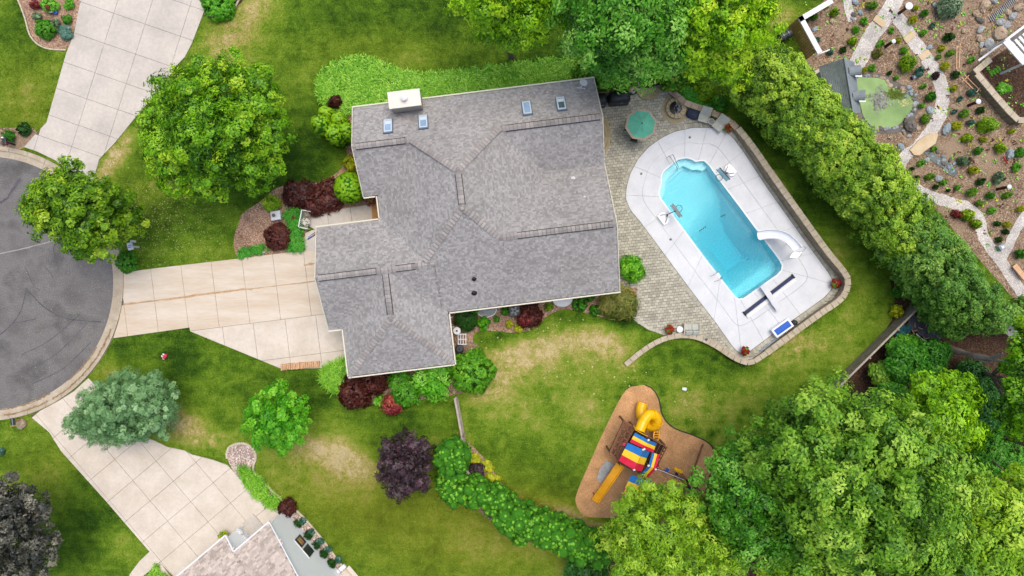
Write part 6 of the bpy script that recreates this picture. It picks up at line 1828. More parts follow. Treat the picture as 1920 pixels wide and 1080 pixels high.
# stair handrail
hr = empty('stair_handrail', G(1255, 298), 'chrome handrail going down the shallow pool steps', 'handrail')
for a, b in (((1250, 296), (1269, 320)), ((1256, 293), (1271, 319))):
    A, Bq_ = G(a[0], a[1]), G(b[0], b[1])
    MB().tube([A, A + Vector((0, 0, .7)), A.lerp(Bq_, .1) + Vector((0, 0, .82)), A.lerp(Bq_, .85) + Vector((0, 0, .5)), Bq_ + Vector((0, 0, -.4))], .024, 8).build('rail', M['chrome'], hr)
ld = empty('pool_ladder', G(1343, 519), 'chrome pool ladder with white treads on the left edge near the deep end', 'ladder')
for a in ((1331, 518), (1339, 528)):
    A = G(*a); d = Vector((.799, .603, 0)); 
    MB().tube([A, A + Vector((0, 0, .55)) + d * .12, A + Vector((0, 0, .72)) + d * .32, A + Vector((0, 0, .5)) + d * .55, A + d * .60 + Vector((0, 0, -.9))], .026, 8).build('rail', M['chrome'], ld)
for k, z in enumerate((-.12, -.42, -.72)):
    a, b = G(1331, 518) + Vector((.799, .603, 0)) * .6, G(1339, 528) + Vector((.799, .603, 0)) * .6
    MB().beam(a + Vector((0, 0, z)), b + Vector((0, 0, z)), .12, .04).build('tread', M['white_plastic'], ld)
# the white curved slide
ws = empty('pool_slide', G(1455, 445), 'white curved water slide on the right deck with its end over the water', 'pool slide')
path_ = [(1420, 442, .55), (1432, 440, .6), (1446, 439, .78), (1460, 441, 1.05), (1472, 446, 1.35), (1482, 454, 1.7), (1490, 463, 2.0), (1494, 468, 2.08)]
sp = smooth_loop([(p[0], p[1]) for p in path_], 4, False); hz = [float(np.interp(i / 4, range(len(path_)), [p[2] for p in path_])) for i in range(len(sp))]
P_ = [G(x, y, h) for (x, y), h in zip(sp, hz)]
B = MB(); prof = [(-.34, .26), (-.30, .27), (-.24, .06), (-.1, 0), (.1, 0), (.24, .06), (.30, .27), (.34, .26), (.26, -.03), (-.26, -.03)]
for i, p in enumerate(P_):
    t = (P_[min(i + 1, len(P_) - 1)] - P_[max(0, i - 1)]); t.z = 0; t.normalize(); n_ = Vector((-t.y, t.x, 0))
    B.v += [tuple(p + n_ * x + Vector((0, 0, z))) for x, z in prof]
m_ = len(prof)
B.f = [(i * m_ + k, i * m_ + (k + 1) % m_, (i + 1) * m_ + (k + 1) % m_, (i + 1) * m_ + k) for i in range(len(P_) - 1) for k in range(m_)]
B.f += [tuple(range(m_)), tuple((len(P_) - 1) * m_ + k for k in range(m_))[::-1]]
B.build('chute', M['white_plastic'], ws, smooth=False)
top = P_[-1]
for q in (-.26, .26):
    o = Vector((.76, .65, 0)) * 0
    s = Vector((.79, -.61, 0)).cross(Vector((0, 0, 1))) * q
    d = Vector((.1, -.99, 0))
    MB().tube([top + s + Vector((0, 0, .7)), top + s + Vector((.22, -.15, .6)), top + s + Vector((.2, -.35, .0)), G(1484, 478) + s], .022, 7).build('ladder_rail', M['chrome'], ws)
for k in range(6):
    p = (top + Vector((.2, -.35, 0))).lerp(G(1484, 478), (k + .5) / 6); s = Vector((.79, -.61, 0)).cross(Vector((0, 0, 1))) * .26
    MB().beam(p - s, p + s, .09, .03).build('step', M['chrome'], ws)
for a, b in (((1462, 441, 1.0), (1462, 447)), ((1482, 454, 1.6), (1474, 458)), ((1482, 454, 1.6), (1492, 452))):
    MB().tube([G(*a), G(*b)], .03, 7).build('support_leg', M['chrome'], ws)
# cover trough with blue slot, and the board across it
tr_ = empty('pool_cover_housing', G(1440, 552), 'long white cover housing with a dark blue slot at the deep end', 'pool cover')
a, b = G(1395, 588), G(1486, 518); t = (b - a).normalized(); n_ = Vector((-t.y, t.x, 0))
MB().beam(a + Vector((0, 0, .075)), b + Vector((0, 0, .075)), .26, .03).build('slot', M['deepblue'], tr_)
MB().beam(a - n_ * .29 + Vector((0, 0, .10)), b - n_ * .29 + Vector((0, 0, .10)), .26, .1).build('lid', M['white'], tr_)
MB().beam(a + n_ * .15 + Vector((0, 0, .08)), b + n_ * .15 + Vector((0, 0, .08)), .03, .06).build('slot_edge', M['frame_pale'], tr_)
for p in (a, b): MB().box(p + Vector((0, 0, .1)), (.1, .34, .12), rz=math.atan2(t.y, t.x)).build('end_bracket', M['vent_dark'], tr_)
db = empty('diving_board', G(1446, 558), 'short off white diving board lying across the dark blue slot', 'diving board')
a, b = G(1429, 534, .5), G(1461, 581, .4)
MB().beam(a, b, .40, .05).build('board', M['deck'], db, bevel=.01)
MB().box(a.lerp(b, .75) - Vector((0, 0, .2)), (.3, .36, .3), rz=math.atan2((b - a).y, (b - a).x)).build('stand', M['white_plastic'], db)
MB().tube([a.lerp(b, .45) + Vector((-.2, -.15, -.05)), a.lerp(b, .45) + Vector((.2, .15, -.05))], .05, 8).build('fulcrum', M['steel'], db)
# blue topped box, rolled pole, black bag
bx = empty('pool_storage_box', G(1465, 618), 'white box with a blue panel on its lid at the lower edge of the deck', 'storage box')
a, b = G(1452, 626, .55), G(1483, 604, .55); t = (b - a).normalized(); rz = math.atan2(t.y, t.x); c = (a + b) / 2
MB().box((c.x, c.y, .27), (1.42, .62, .48), rz=rz).build('box', M['white_plastic'], bx, bevel=.02)
MB().box((c.x, c.y, .53), (1.5, .7, .05), rz=rz).build('lid', M['white_plastic'], bx, bevel=.015)
MB().box((c.x, c.y, .565), (1.22, .46, .02), rz=rz).build('blue_panel', M['blue'], bx)
MB().blob(G(1487, 605) + Vector((0, 0, .15)), (.28, .2, .2), R, .12).build('bag', M['black'], bx)
pp = empty('pool_pole', G(1440, 643), 'pale blue telescoping poles lying beside the storage box', 'pool pole')
for k in (-.06, .05): MB().tube([G(1424, 657) + Vector((k, k, .14)), G(1456, 634) + Vector((k, k, .14))], .028, 8).build('pole', M['glass'], pp)
for px, py in ((1293, 258), (1202, 326), (1257, 449)):
    put(MB().lathe(G(px, py, 0) + Vector((0, 0, .04)), [(.09, 0), (.09, .03), (.06, .035)], 12).build('deck_drain', M['steel'], base=G(px, py)), {1293: 'small dark round fitting in the deck above the pool steps', 1202: 'small dark round fitting at the upper left of the deck', 1257: 'tiny dark fitting in the left deck below the hoop'}[px], 'deck fitting')
put(MB().lathe(G(1324, 636, .45), [(.11, 0), (.11, .04), (.04, .05)], 10).build('wall_light', M['steel'], base=G(1324, 636, .45)), 'small dark round light on the curved cap stones', 'light')
put(MB().box(G(1283, 729) + Vector((0, 0, .05)), (.32, .22, .08), rz=-.2).build('valve_lid', M['white'], base=G(1283, 729), bevel=.01), 'small white lid lying in the back lawn above the playground', 'lid')

# ------------------------------------------------------------ play set
pl = empty('wooden_play_tower', G(1195, 850), 'brown wooden play tower with four striped canopies in red, yellow and blue', 'play tower')
def Q(px, py, h): return G(px, py, h)
DK = 1.5
# deck boards of the three platforms
def deckboards(c4, n, name='deck_board', m='wood_brown', gapf=.1, th=.04):
    a, b, c, d = [Vector(x) for x in c4]
    for i in range(n):
        s0, s1 = (i + gapf / 2) / n, (i + 1 - gapf / 2) / n
        q = [a.lerp(b, s0), a.lerp(b, s1), d.lerp(c, s1), d.lerp(c, s0)]
        B = MB().add(q + [x - Vector((0, 0, th)) for x in q], [(0, 1, 2, 3), (4, 7, 6, 5), (0, 4, 5, 1), (1, 5, 6, 2), (2, 6, 7, 3), (3, 7, 4, 0)])
        B.build(name, M[m], pl)
deckboards([Q(1191, 803, DK), Q(1246, 834, DK), Q(1224, 878, DK), Q(1166, 848, DK)], 9, m='wood_dark')
deckboards([Q(1168, 845, DK), Q(1226, 874, DK), Q(1214, 896, DK), Q(1158, 868, DK)], 4, m='wood_brown')
# the lower open frame on the left with its railings
fr = [Q(1170, 790, 1.9), Q(1189, 801, 1.9), Q(1157, 862, 1.9), Q(1144, 848, 1.9)]
deckboards([x - Vector((0, 0, .55)) for x in fr], 6, gapf=.5)
for i in range(4): MB().beam(fr[i], fr[(i + 1) % 4], .12, .1).build('rail', M['wood_brown'], pl)
for s in (.2, .4, .6, .8):
    MB().beam(fr[0].lerp(fr[3], s), fr[1].lerp(fr[2], s), .09, .06).build('cross_beam', M['wood_brown'], pl)
MB().beam(fr[0].lerp(fr[1], .5), fr[3].lerp(fr[2], .5), .07, .06).build('cross_beam', M['wood_brown'], pl)
for px, py in ((1170, 790), (1189, 801), (1157, 862), (1144, 848), (1246, 834), (1215, 895), (1224, 878)):
    p = Q(px, py, 1.9); MB().box((p.x, p.y, 1.0), (.1, .1, 2.0)).build('post', M['wood_brown'], pl)
for a, b in (((1191, 803), (1246, 834)), ((1246, 834), (1224, 878)), ((1166, 848), (1158, 868))):
    for z in (1.7, 2.2): MB().beam(Q(*a, DK) + Vector((0, 0, z - DK)), Q(*b, DK) + Vector((0, 0, z - DK)), .05, .12).build('rail', M['wood_brown'], pl)
    for k in range(7):
        p = Q(*a, DK).lerp(Q(*b, DK), (k + .5) / 7); MB().box((p.x, p.y, 1.85), (.05, .05, .75)).build('baluster', M['wood_brown'], pl)
def canopy(faces, along, he, hr, cols=('c_blue', 'c_yellow', 'c_red')):
    """faces: two quads as px corners: (outer0, ridge0, ridge1, outer1), stripes run from outer to ridge; along: stripes split along the ridge"""
    for f in faces:
        o0, r0, r1, o1 = f
        A, Bv, Cv, Dv = Q(*o0, he), Q(*r0, hr), Q(*r1, hr), Q(*o1, he)
        for k in range(3):
            s0, s1 = k / 3, (k + 1) / 3
            if along: q = [A.lerp(Dv, s0), Bv.lerp(Cv, s0), Bv.lerp(Cv, s1), A.lerp(Dv, s1)]
            else: q = [A.lerp(Bv, s0), A.lerp(Bv, s1), Dv.lerp(Cv, s1), Dv.lerp(Cv, s0)]
            B = MB().add(q + [x - Vector((0, 0, .015)) for x in q], [(0, 1, 2, 3), (7, 6, 5, 4), (0, 4, 5, 1), (1, 5, 6, 2), (2, 6, 7, 3), (3, 7, 4, 0)])
            B.build('canopy_stripe', M[cols[k]], pl)
    (o0, r0, r1, o1) = faces[0]
    for r in (r0, r1):
        p = Q(*r, hr); MB().box(p + Vector((0, 0, .0)), (.14, .1, .1), rz=.4).build('ridge_bracket', M['white'], pl)
    MB().beam(Q(*r0, hr - .08), Q(*r1, hr - .08), .07).build('ridge_beam', M['wood_brown'], pl)
    for r in (r0, r1):
        p = Q(*r, hr); MB().box((p.x, p.y, (hr - .1 + DK) / 2), (.08, .08, hr - .1 - DK)).build('post', M['wood_brown'], pl)
canopy([((1191, 811), (1216, 825), (1208, 842), (1181, 829)), ((1231, 831), (1216, 825), (1208, 842), (1225, 849))], True, 2.5, 3.1)
canopy([((1177, 830), (1206, 843), (1189, 881), (1160, 864)), ((1218, 847), (1206, 843), (1189, 881), (1203, 884))], True, 2.9, 3.6)
canopy([((1223, 848), (1216, 873), (1229.5, 880), (1237, 853)), ((1202, 889), (1216, 873), (1229.5, 880), (1215, 896))], True, 2.5, 3.1)
canopy([((1184, 890), (1212, 902), (1196, 938), (1166, 926)), ((1222, 896), (1212, 902), (1196, 938), (1206, 944))], True, 2.5, 3.1)
# slides
sd = empty('yellow_slide', G(1140, 905), 'straight yellow slide reaching down to the left from the play tower', 'slide')
a, b, c = Q(1163, 871, 1.45), Q(1122, 930, .35), Q(1115, 940, .22)
def chute(parent, P_, w, m, nm='chute'):
    B = MB(); prof = [(-w / 2, .16), (-w / 2 + .05, .16), (-w / 2 + .07, 0), (w / 2 - .07, 0), (w / 2 - .05, .16), (w / 2, .16), (w / 2, -.04), (-w / 2, -.04)]
    for i, p in enumerate(P_):
        t = (P_[min(i + 1, len(P_) - 1)] - P_[max(0, i - 1)]); t.z = 0; t.normalize(); n_ = Vector((-t.y, t.x, 0))
        B.v += [tuple(p + n_ * x + Vector((0, 0, z))) for x, z in prof]
    k_ = len(prof)
    B.f = [(i * k_ + k, i * k_ + (k + 1) % k_, (i + 1) * k_ + (k + 1) % k_, (i + 1) * k_ + k) for i in range(len(P_) - 1) for k in range(k_)] + [tuple(range(k_)), tuple((len(P_) - 1) * k_ + k for k in range(k_))[::-1]]
    return B.build(nm, M[m], parent)
chute(sd, [a, a.lerp(b, .08), a.lerp(b, .5) + Vector((0, 0, .05)), b, c], .58, 'slide_yellow')
MB().tube([b + Vector((-.3, .1, -.1)), (b.x - .35, b.y + .15, 0)], .05).build('slide_foot', M['wood_brown'], sd)
ts = empty('yellow_tube_slide', G(1215, 785), 'glossy yellow spiral tube slide at the top of the play tower', 'tube slide')
tp = smooth_loop([(1199, 808), (1203, 798), (1209, 786), (1217, 778), (1227, 779), (1232, 788), (1229, 797), (1220, 799), (1210, 792), (1203, 780), (1202, 768), (1205, 756)], 5, False)
hs_ = [2.35, 2.3, 2.2, 2.05, 1.85, 1.6, 1.35, 1.1, .9, .7, .55, .5]
tz = [float(np.interp(i / 5, range(12), hs_)) for i in range(len(tp))]
TP = [G(x, y, h) for (x, y), h in zip(tp, tz)]
TP = TP
step_ = 9
for i in range(0, len(TP) - 1, step_):
    seg_ = TP[i:i + step_ + 1]
    if len(seg_) > 1: MB().tube(seg_, .37, 16).build('tube_section', M['yellow'], ts, smooth=True)
for i in range(step_, len(TP) - 1, step_):
    d = (TP[i + 1] - TP[i - 1]).normalized() * .035
    MB().tube([TP[i] - d, TP[i] + d], .405, 16).build('flange', M['yellow'], ts, smooth=False)
MB().tube([G(1232, 788, 1.3) , G(1228, 789, 0)], .05).build('support_post', M['steel'], ts)
for k in range(4):
    a = G(1190 + k * 3.5, 803 + k * 2, 2.5); MB().tube([a + Vector((0, .1, -.4)), a + Vector((.05, -.1, .1)), G(1202 + k * 4, 812 + k * 2, 2.5)], .025, 6).build('entry_hoop', M['yellow'], ts)
rl = empty('climbing_ring', G(1234, 820), 'yellow climbing arch on the upper right of the play tower', 'climbing frame')
rcx = G(1233, 817, 1.2)
MB().tube([rcx + Vector((.28 * math.cos(a), .42 * math.sin(a), -.9 + .9 * abs(math.sin(a / 2)))) for a in [math.pi * 2 * k / 16 for k in range(17)]], .05, 7, cap=False).build('hoop', M['slide_yellow'], rl)
for k in range(3): MB().beam(rcx + Vector((-.22, -.2 + .2 * k, -.5 + .1 * k)), rcx + Vector((.22, -.2 + .2 * k, -.5 + .1 * k)), .05).build('rung', M['slide_yellow'], rl)
MB().box(rcx + Vector((-.05, -.1, -.6)), (.4, .55, .05), rz=.4).build('climb_board', M['wood_brown'], rl)
for px, py, r, lb in ((1170, 833, .12, 'small pink red steering wheel on the left railing of the play tower'), (1233, 872, .10, 'small red telescope at the right side of the play tower')):
    o = MB().lathe(Q(px, py, 2.0), [(r, 0), (r * 1.1, .05), (r, .1), (r * .4, .12)], 12).build('play_toy', M['pink' if px < 1200 else 'red'], base=Q(px, py, 2.0)); put(o, lb, 'toy')
# rough grey mat and stones beneath the slide
put(MB().prism(W([(1136, 863), (1151, 869), (1130, 901), (1126, 905), (1118, 898), (1124, 880)]), 0, .06).build('stone_slab', M['rock'], base=G(1135, 884)), 'flat grey stone slab lying on the chips left of the yellow slide', 'stone slab')
# swings
sw = empty('swing_set', G(1290, 900), 'brown timber swing frame right of the striped canopies', 'swing set')
ap_ = Q(1293, 903, 2.5); tw = Q(1232, 879, 2.5)
MB().beam(tw, ap_, .13, .15).build('top_beam', M['wood_brown'], sw)
MB().tube([tw + Vector((0, 0, .12)), ap_ + Vector((-.4, .15, .12))], .022, 6).build('rope', M['rope_white'], sw)
MB().beam(ap_, G(1318, 833), .11, .11).build('leg', M['wood_brown'], sw); MB().beam(ap_ + Vector((0, 0, -.1)), G(1274, 936), .16, .14).build('leg', M['wood_brown'], sw)
MB().beam(ap_ + Vector((0, 0, .05)), Q(1322, 928, 2.4), .1, .12).build('side_beam', M['wood_brown'], sw)
MB().beam(Q(1322, 928, 2.4), G(1332, 890), .1, .1).build('leg', M['wood_brown'], sw)
MB().beam(Q(1306, 874, 1.1), Q(1289, 910, 1.6), .06, .05).build('brace', M['wood_brown'], sw)
MB().box(Q(1280, 898, 2.55), (.45, .7, .05), rz=.55).build('gusset_board', M['wood_brown'], sw)
def swing(label, seat, m, hang, w=.42, d=.2, nm='swing'):
    s = Q(*seat); e = empty(nm, (s.x, s.y, s.z), label, 'swing', 'swings hanging from the timber frame')
    MB().box(s, (w, d, .05), rz=-.45).build('seat', M[m], e, bevel=.02)
    for k, hp in zip((-1, 1), hang): MB().tube([s + Vector((k * w * .45, -k * w * .2, 0)), Q(*hp)], .016, 5).build('rope', M['yellow'], e)
swing('blue belt swing nearest the play tower', (1251, 882, .5), 'blue', ((1240, 880, 2.5), (1252, 886, 2.5)), .3, .3)
swing('dark blue belt swing in the middle of the swing frame', (1268, 891, .5), 'deepblue', ((1257, 888, 2.5), (1270, 893, 2.5)), .25, .42)
swing('yellow glider seat at the upper right of the swing frame', (1272, 882, .7), 'yellow', ((1280, 898, 2.5), (1290, 903, 2.5)), .62, .22)
swing('yellow glider seat at the lower side of the swing frame', (1263, 902, .6), 'yellow', ((1280, 903, 2.5), (1288, 907, 2.5)), .62, .14)
tsw = empty('tire_swing', Q(1299, 908, .7), 'black tire swing hanging at the right of the timber frame', 'tire swing')
tc = Q(1298, 908, .6)
MB().tube([tc + Vector((.33 * math.cos(2 * math.pi * k / 20), .33 * math.sin(2 * math.pi * k / 20), 0)) for k in range(21)], .11, 8, cap=False).build('tire', M['vent_dark'], tsw, smooth=True)
for a in (0, 2.1, 4.2): MB().tube([tc + Vector((.3 * math.cos(a), .3 * math.sin(a), .05)), Q(1305, 912, 2.4)], .016, 5).build('chain', M['yellow'], tsw)

# ------------------------------------------------------------ round the house
def things_house():
    # firewood
    fw = empty('firewood_stack', G(564, 686), 'row of split orange brown firewood at the end of the driveway', 'firewood')
    for k in range(20):
        px = 530 + k * 3.6; py = 688 - k * .32
        for l in range(2):
            a, b = G(px + R.uniform(-.6, .6), py - 5.5 + R.uniform(-1, 1)), G(px + R.uniform(-1, 1), py + 5.5 + R.uniform(-1, 1))
            MB().tube([a + Vector((0, 0, .1 + l * .13)), b + Vector((0, 0, .1 + l * .13))], .065, 6).build('log', M['log'], fw)
    # bench by the door
    e = empty('entry_bench', G(572, 412), 'white framed bench with a flower basket and cushions beside the entry walkway', 'bench')
    c = G(574, 412, .4); rz = math.radians(-101); x = Vector((math.cos(rz), math.sin(rz), 0)); y = Vector((-x.y, x.x, 0))
    for k in range(5): MB().box(c + y * (-.2 + .1 * k), (1.15, .07, .03), rz=rz).build('seat_slat', M['wood_grey'], e)
    MB().beam(c - x * .62 - y * .3 + Vector((0, 0, .42)), c + x * .62 - y * .3 + Vector((0, 0, .42)), .06, .06).build('back_rail', M['white'], e)
    for k in range(9): MB().beam(c + x * (-.56 + .14 * k) - y * .3 + Vector((0, 0, .42)), c + x * (-.56 + .14 * k) - y * .27, .03).build('back_slat', M['white'], e)
    for q in (-.62, .62):
        MB().beam(c + x * q - y * .3 + Vector((0, 0, .2)), c + x * q + y * .28 + Vector((0, 0, .2)), .06, .04).build('armrest', M['white'], e)
        for r_ in (-.28, .26): MB().box(c + x * q + y * r_ - Vector((0, 0, .1)), (.05, .05, .6), rz=rz).build('leg', M['white'], e)
    MB().box(c - x * .38 + Vector((0, 0, .12)) + y * .02, (.3, .3, .1), rz=rz + .3).build('cushion', M['c_red'] if False else M['wood_grey'], e, bevel=.03)
    b = empty('stone_block', G(520, 405), 'square pale stone block with a small grey bowl beside the dark red globe', 'stone block')
    p = G(520, 405)
    MB().box(p + Vector((0, 0, .2)), (.7, .66, .4), rz=.12).build('block', M['deck'], b, bevel=.02)
    MB().lathe(p + Vector((-.1, .0, .4)), [(.1, 0), (.13, .1), (.1, .1), (.08, .05)], 14).build('bowl', M['rock_dark'], b)
    # flag on the garage wall
    f = empty('flag', Q(590, 440, 2.3), 'blue and white starred flag with red stripes hanging from the garage corner', 'flag')
    MB().tube([Q(594, 436, 2.0), Q(575, 447, 2.7)], .02, 6).build('pole', M['white'], f)
    a, b2 = Q(577, 444.5, 2.62), Q(592, 434, 2.1)
    dn = Vector((-.08, -.26, -.16))
    B = MB(); B.add([a, a.lerp(b2, .55), a.lerp(b2, .55) + dn, a + dn * .8], [(0, 1, 2, 3)]).build('canton', M['blue'], f)
    for k in range(5):
        s0, s1 = k / 5, (k + 1) / 5
        u0, u1 = a.lerp(b2, .56), a.lerp(b2, 1.05)
        MB().add([u0 + dn * s0, u1 + dn * s0, u1 + dn * s1, u0 + dn * s1], [(0, 1, 2, 3)]).build('stripe', M['red' if k % 2 == 0 else 'white'], f)
    for i in range(4):
        for j in range(3):
            p = a.lerp(b2, .08 + .12 * i) + dn * (.2 + .27 * j) + Vector((0, 0, .012)); s_ = MB()
            pts = [p + Vector((math.cos(k * math.pi / 5) * (.028 if k % 2 == 0 else .012), math.sin(k * math.pi / 5) * (.028 if k % 2 == 0 else .012), 0)) for k in range(10)]
            s_.add([p] + pts, [(0, 1 + k, 1 + (k + 1) % 10) for k in range(10)]).build('star', M['white'], f)
    put(MB().lathe(G(495, 473), [(.1, 0), (.1, .12), (.05, .16)], 10).build('path_light', M['white'], base=G(495, 473)), 'tiny white topped light at the driveway edge below the red globe shrub', 'light')
    # air conditioner
    ac = empty('air_conditioner', G(965, 583), 'dark grey square air conditioner with a round fan under the lower eave', 'air conditioner')
    c = G(965, 583, .8); rz = ang_h
    MB().box((c.x, c.y, .4), (.78, .78, .78), rz=rz).build('casing', M['black'], ac, bevel=.03)
    MB().lathe((c.x, c.y, .79), [(.34, 0), (.34, .03), (.31, .03), (.31, .01)], 24).build('fan_guard', M['black_metal'], ac)
    for k in range(5): 
        a = k * 1.257; MB().beam((c.x, c.y, .815), (c.x + .3 * math.cos(a), c.y + .3 * math.sin(a), .815), .13, .012).build('fan_blade', M['steel'], ac)
    MB().lathe((c.x, c.y, .82), [(.07, 0), (.06, .03)], 12).build('hub', M['black_metal'], ac)
    # window wells
    for px, py, mm, lb in ((1054, 560, 'white', 'white covered half round window well under the lower eave'), (912, 580, 'rock', 'grey half round window well near the inner corner of the house')):
        w = empty('window_well', G(px, py), lb, 'window well')
        c = G(px, py); B = MB(); n = 18; pts = [(c.x + .72 * math.cos(-math.pi * k / n + ang_h), c.y + .55 * math.sin(-math.pi * k / n + ang_h)) for k in range(n + 1)]
        pts = pts + [(c.x - .72, c.y + .5), (c.x + .72, c.y + .7)][:0] 
        q = pts[::-1] + [(pts[0][0], pts[0][1] + .6), (pts[-1][0], pts[-1][1] + .6)][:0]
        B.prism(pts[::-1] if area(pts) < 0 else pts, 0, .14).build('well_cover', M[mm], w)
        rim = MB(); rim.tube([(x, y, .16) for x, y in pts], .04, 6); rim.build('rim', M['white'], w)
    # garden reel, rack, bin at the inner corner
    hr_ = empty('hose_reel', G(857, 620), 'white hose reel on the wall of the inner house corner', 'hose reel')
    c = G(857, 620, .6); MB().lathe((c.x, c.y, .55), [(.26, 0), (.26, .03), (.1, .05), (.1, .2), (.26, .22), (.26, .25)], 20).build('reel', M['white'], hr_)
    MB().lathe((c.x, c.y, .8), [(.07, 0), (.07, .04)], 8).build('hub', M['black_metal'], hr_); MB().box((c.x, c.y, .28), (.3, .3, .55)).build('stand', M['white'], hr_)
    rk = empty('white_rack', G(868, 636), 'white slatted cart frame between the hose reel and the dark bin', 'rack')
    c = G(867, 636, .7)
    for k in range(4): MB().beam(c + Vector((-.3 + .18 * k, -.38, 0)), c + Vector((-.3 + .18 * k, .38, 0)), .045).build('bar', M['white'], rk)
    for y in (-.36, 0, .36): MB().beam(c + Vector((-.32, y, .03)), c + Vector((.3, y, .03)), .05).build('cross_bar', M['white'], rk)
    for x in (-.3, .24):
        for y in (-.34, .34): MB().beam(c + Vector((x, y, 0)), (c.x + x, c.y + y, 0), .045).build('leg', M['white'], rk)
    bi = empty('dark_bin', G(862, 655), 'dark lidded bin against the garage wall behind the round green shrub', 'bin')
    c = G(862, 654, .6); MB().lathe((c.x, c.y, 0), [(.24, 0), (.3, .7), (.32, .72), (.32, .78), (.2, .84)], 16).build('barrel', M['black'], bi); MB().lathe((c.x, c.y, .84), [(.08, 0), (.08, .04)], 8).build('lid_knob', M['black_metal'], bi)
    MB().tube([G(843, 613, .9), G(852, 613, .9)], .03).build('faucet_pipe', M['white'], hr_)
    # round planter top left, edge things
    pot('empty round cream planter with tan soil in the top left bed', 101, 21, .24, 'lf_red', 'round_planter', 'white', 'planter', .3)
    put(MB().lathe(G(107, 25), [(.1, 0), (.14, .2), (.1, .22)], 10).build('blue_jar', M['blue'], base=G(107, 25)), 'little blue jar beside the round cream planter', 'jar')
    # mailboxes
    mb = empty('mailbox', G(246, 466), 'white mailbox with blue lettering under the street tree', 'mailbox')
    p = G(245, 462, 1.05)
    MB().box((p.x, p.y, .5), (.12, .12, 1.0), rz=.25).build('post', M['white'], mb)
    MB().box((p.x, p.y, 1.1), (.34, .52, .22), rz=.25).build('box', M['white_plastic'], mb, bevel=.04)
    for k in range(2): MB().box((p.x + .01, p.y + .05 - .13 * k, 1.215), (.22, .045, .012), rz=.25).build('lettering', M['blue'], mb)
    MB().tube([G(245, 452, .9), G(254, 453, .9)], .08, 10).build('paper_tube', M['white'], mb)
    mb = empty('mailbox', G(9, 268), 'black mailbox with a red flag at the left edge above the kerb', 'mailbox')
    p = G(9, 266, 1.0)
    MB().box((p.x, p.y, .45), (.1, .1, .9)).build('post', M['black_metal'], mb); MB().box((p.x, p.y, 1.0), (.3, .5, .24), rz=.1).build('box', M['black'], mb, bevel=.04); MB().box((p.x + .17, p.y - .15, 1.1), (.03, .14, .08)).build('flag', M['red'], mb); MB().box((p.x - .15, p.y + .3, 1.0), (.14, .1, .12)).build('box_end', M['white'], mb)
    mb = empty('mailbox', G(26, 790), 'dark tube shaped mailbox below the kerb at the lower left', 'mailbox')
    a, b2 = G(23, 784, 1.0), G(25, 797, 1.0)
    MB().tube([a, b2], .13, 12).build('box', M['steel'], mb); MB().beam((a + b2) / 2, ((a + b2) / 2).xy.to_3d(), .1).build('post', M['wood_tan'], mb); MB().beam(G(20, 799, .8), G(33, 797, .8), .08).build('arm', M['wood_tan'], mb)
    put(MB().blob(G(43, 794) + Vector((0, 0, .15)), (.34, .4, .28), R, .12).build('boulder', M['rock_tan'], base=G(43, 794)), 'pale boulder beside the dark tube mailbox at the lower left', 'boulder')
    # the little red and white figure on the lawn
    ty = empty('lawn_ornament', G(310, 668), 'small red and white ornament alone on the front lawn', 'ornament')
    p = G(310, 668)
    MB().blob(p + Vector((.06, 0, .18)), (.2, .15, .18), R, .1).build('body', M['pink'], ty, smooth=True)
    for dx, dy in ((-.12, .02), (-.02, .15), (-.03, -.14)): MB().blob(p + Vector((dx, dy, .2)), (.09, .07, .09), R, .1).build('white_part', M['white'], ty, smooth=True)
    # porch chairs of the neighbour
    for px, py, lb in ((447, 998, 'white covered chair on the neighbour porch, upper of two'), (456, 1009, 'white covered chair on the neighbour porch, lower of two')):
        e = empty('porch_chair', G(px, py), lb, 'chair', 'white chairs on the neighbour porch'); c = G(px, py, .6)
        MB().blob((c.x, c.y, .42), (.34, .3, .14), R, .12).build('seat', M['white'], e, smooth=True); MB().blob((c.x + .2, c.y + .12, .75), (.12, .3, .3), R, .1, rz=.8).build('backrest', M['white'], e, smooth=True)
        for a in range(4): MB().tube([(c.x + .2 * math.cos(a * 1.57 + .7), c.y + .2 * math.sin(a * 1.57 + .7), .4), (c.x + .22 * math.cos(a * 1.57 + .7), c.y + .22 * math.sin(a * 1.57 + .7), .15)], .02, 5).build('leg', M['white'], e)
    pot('dark pot with a yellow plant at the corner of the neighbour porch', 423, 1000, .2, 'lf_gold', 'plant_pot', 'vent_dark', 'plant pot')
    # block at the end of the pebble bed
    e = empty('concrete_blocks', G(638, 1068), 'two pale concrete blocks at the bottom end of the pebble bed', 'blocks')
    for px, py in ((632, 1072), (643, 1063)): MB().box(G(px, py) + Vector((0, 0, .1)), (.5, .3, .2), rz=.68).build('block', M['deck'], e, bevel=.01)
    sheet('side_path', W([(640, 1075), (655, 1060), (672, 1080), (690, 1110), (655, 1110)]), .024, M['concrete'])
things_house()

